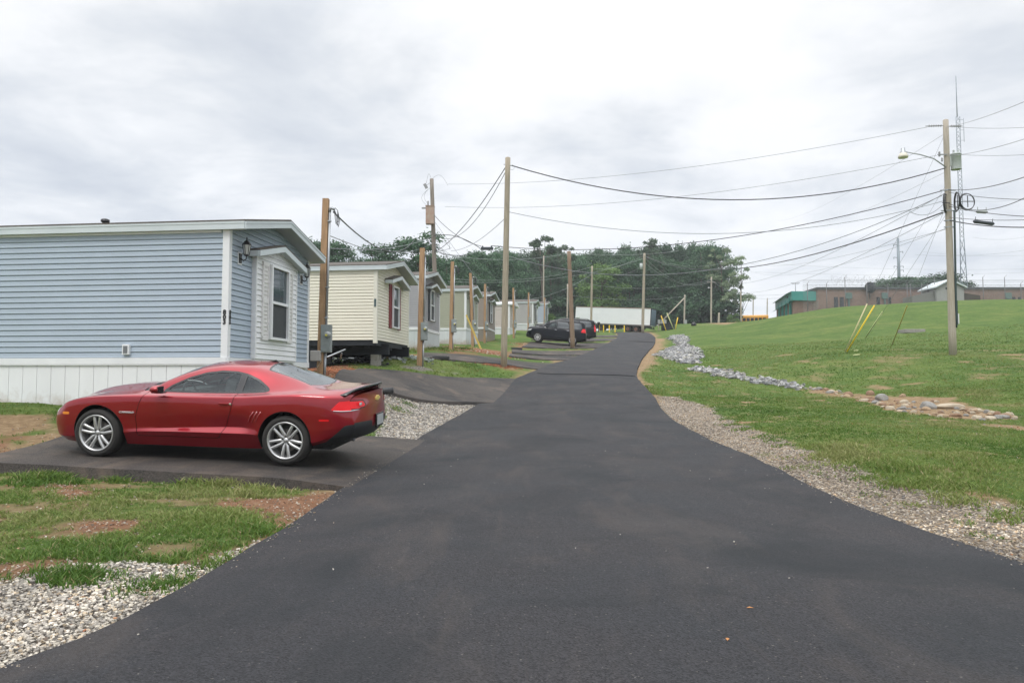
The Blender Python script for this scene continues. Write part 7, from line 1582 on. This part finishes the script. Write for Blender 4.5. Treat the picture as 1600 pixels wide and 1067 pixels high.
def boulder(px, py, s, label, k, group=None, flat=.6, rz=None):
    p = G(px, py, 8); o = link(bpy.data.objects.new('boulder', BM[k % 12])); rr = random.Random(k*31+int(px)); o.location = p+Vector((0, 0, s*flat*.25)); o.scale = (s*rr.uniform(.9, 1.25), s*rr.uniform(.7, 1.0), s*flat); o.rotation_euler = (rr.uniform(-.2, .2), rr.uniform(-.2, .2), rr.uniform(0, 6.3) if rz is None else rz); tag(o, label, 'boulder', group); return o
boulder(1378,626,0.231,'large rounded grey-tan boulder standing highest in the row of ditch stones', 2, flat=.8); boulder(1360,617,0.150,'round pinkish boulder behind the large rounded one', 3, flat=.9); boulder(1325,619,0.197,'rounded rust-coloured boulder near the left end of the tan ditch stones', 7, flat=.7)
boulder(1484,637,0.340,'long flat cream slab lying on the right part of the ditch stones', 1, flat=.3, rz=.1); boulder(1449,638,0.204,'pale grey angular boulder left of the flat cream slab', 6, flat=.8); boulder(1279,609,0.150,'single grey stone at the left start of the tan stones', 2, flat=.6); boulder(1410,620,0.116,'small tan stone standing behind the others, above the row', 4, flat=.8)
boulder(1578,648,0.122,'pale stone at the far right end of the ditch stones', 5, flat=.6); boulder(1534,653,0.122,'small tan stone in the grass at the right end of the ditch', 0, flat=.8)
rr = random.Random(77); line = [(1258,606),(1300,612),(1345,624),(1380,631),(1430,637),(1480,643),(1530,650),(1590,654)]; hw_ = [2, 3, 5, 8, 13, 13, 8, 2]
for i in range(170):
    t = rr.random()**.9*(len(line)-1.01); a = int(t); f = t-a; px = line[a][0]*(1-f)+line[a+1][0]*f; py = line[a][1]*(1-f)+line[a+1][1]*f; w = hw_[a]*(1-f)+hw_[a+1]*f
    boulder(px, py+rr.uniform(-1, 1)*w, rr.choice([.035,.05,.07,.09,.13]), 'tan or brown stone among the loose stones of the ditch', rr.randrange(12), 'small stones of the ditch', flat=rr.uniform(.45, .75))
# ---- odds and ends on the left
def drop(px, py, Ymin=2): return G(px, py, Ymin)
a = P(511.5, 558, 23.2); b = P(539, 546, 24.2); mb = MB(); mb.tube([(0, 0, 0), b-a], .028, 8); mb.build('drain_pipe', M_GALV, None, loc=a, label='thin grey pipe slanting under the cream home behind the meter post', cat='pipe')
a = P(534, 552, 24.0); b = G(530, 566.5); mb = MB(); mb.tube([(0, 0, 0), b-a], .024, 8); mb.build('drain_pipe', M_GALV, None, loc=a, label='short steep pipe leaning in front of the slanting one under the cream home', cat='pipe')
a = P(728.5, 492, 46); b = G(752.5, 549); b = P(752.5, 549, 46); b.z = h1(b.x, b.y); mb = MB(); mb.tube([a-b, (0, 0, -.1)], .075, 4, smooth=False); mb.build('leaning_board', mat('yellow_board', (.62,.47,.12), .6, var=.15), None, loc=b, label='yellow board leaning against the post at the sage home', cat='board')
for i, (px, py, lb) in enumerate([(689,561.5,'black plastic box lying by the third driveway near the first grey home'), (807,546.5,'black plastic box in the grass in front of the black sport utility vehicle'), (596,640,'dark object lying in the gravel just behind the red coupe')][:2]):
    p = G(px, py); mb = MB(); mb.box((0, 0, .06), (.75, .4, .16), bev=.03); mb.box((0, 0, .145), (.6, .3, .02)); mb.build('plastic_box', M_BPLAST, None, loc=p, rz=.3*i, label=lb, cat='box')
p = G(606, 622); p = P(604, 627, 20); p.z = h1(p.x, p.y); mb = MB(); mb.tube([(-.25, 0, .12), (.18, 0, .14)], .09, 10); mb.build('culvert_pipe', M_BPLAST, None, loc=p, label='black pipe end showing just behind the tail of the red coupe', cat='pipe')
def debris(name, pts, m, label, cat, n, spread, s, seed):
    r = np.random.default_rng(seed); X = []; Y = []
    for px, py in pts: q = G(px, py); X.append(q.x+r.normal(0, spread, n)); Y.append(q.y+r.normal(0, spread, n))
    X = np.concatenate(X); Y = np.concatenate(Y); v, f, c = stone_cloud(X, Y, r.uniform(s*.5, s, len(X)), pal(len(X), m, seed), seed, sink=.3); o = fastmesh(name, v, f, M_STONE, attrs={'col': c}); tag(o, label, cat, kind='stuff')
debris('clay_clods', [(765,570),(785,572),(800,573),(812,572),(780,566)], [(.30,.11,.05),(.24,.085,.04)], 'crumbled red clay around the foot of the slender middle pole', 'clay', 90, .25, .05, 61)
debris('clay_clods', [(505,578),(525,582),(545,578),(550,586),(520,592),(490,576)], [(.38,.15,.07),(.30,.11,.05)], 'red clay heap around the first timber meter post', 'clay', 260, .5, .032, 62)
debris('clay_clods', [(715,543),(735,545),(760,550),(775,553),(820,538)], [(.38,.16,.08),(.30,.12,.06),(.5,.42,.34)], 'red clay clods spread in front of the sage home', 'clay', 110, .8, .05, 63)
debris('scrap_sheeting', [(530,560),(545,562),(560,561),(575,562),(600,561),(550,556)], [(.03,.034,.04),(.05,.055,.06),(.30,.32,.32),(.02,.022,.025)], 'dark plastic scraps on the ground under the cream home', 'debris', 26, .5, .16, 64)
debris('pale_rubble', [(641,559),(650,560),(655,563),(663,561)], [(.35,.38,.36),(.12,.16,.13),(.28,.30,.28)], 'pale rubble and weeds at the foot of the second meter post', 'rubble', 30, .25, .10, 65)
# ================================================================ AIR
mb = MB(); mb.box((0, 270, 24), (900, 840, 76)); hz = mb.build('haze', [], None, label='thin humid air over the whole place', cat='haze', kind='stuff')
mh = bpy.data.materials.new('haze_air'); mh.use_nodes = True; nh = mh.node_tree; nh.nodes.clear(); oh = nh.nodes.new('ShaderNodeOutputMaterial'); vh = nh.nodes.new('ShaderNodeVolumePrincipled')
vh.inputs['Color'].default_value = (.93,.97,1.0,1); vh.inputs['Density'].default_value = .00055; vh.inputs['Anisotropy'].default_value = .1; nh.links.new(vh.outputs[0], oh.inputs['Volume']); hz.data.materials.append(mh)
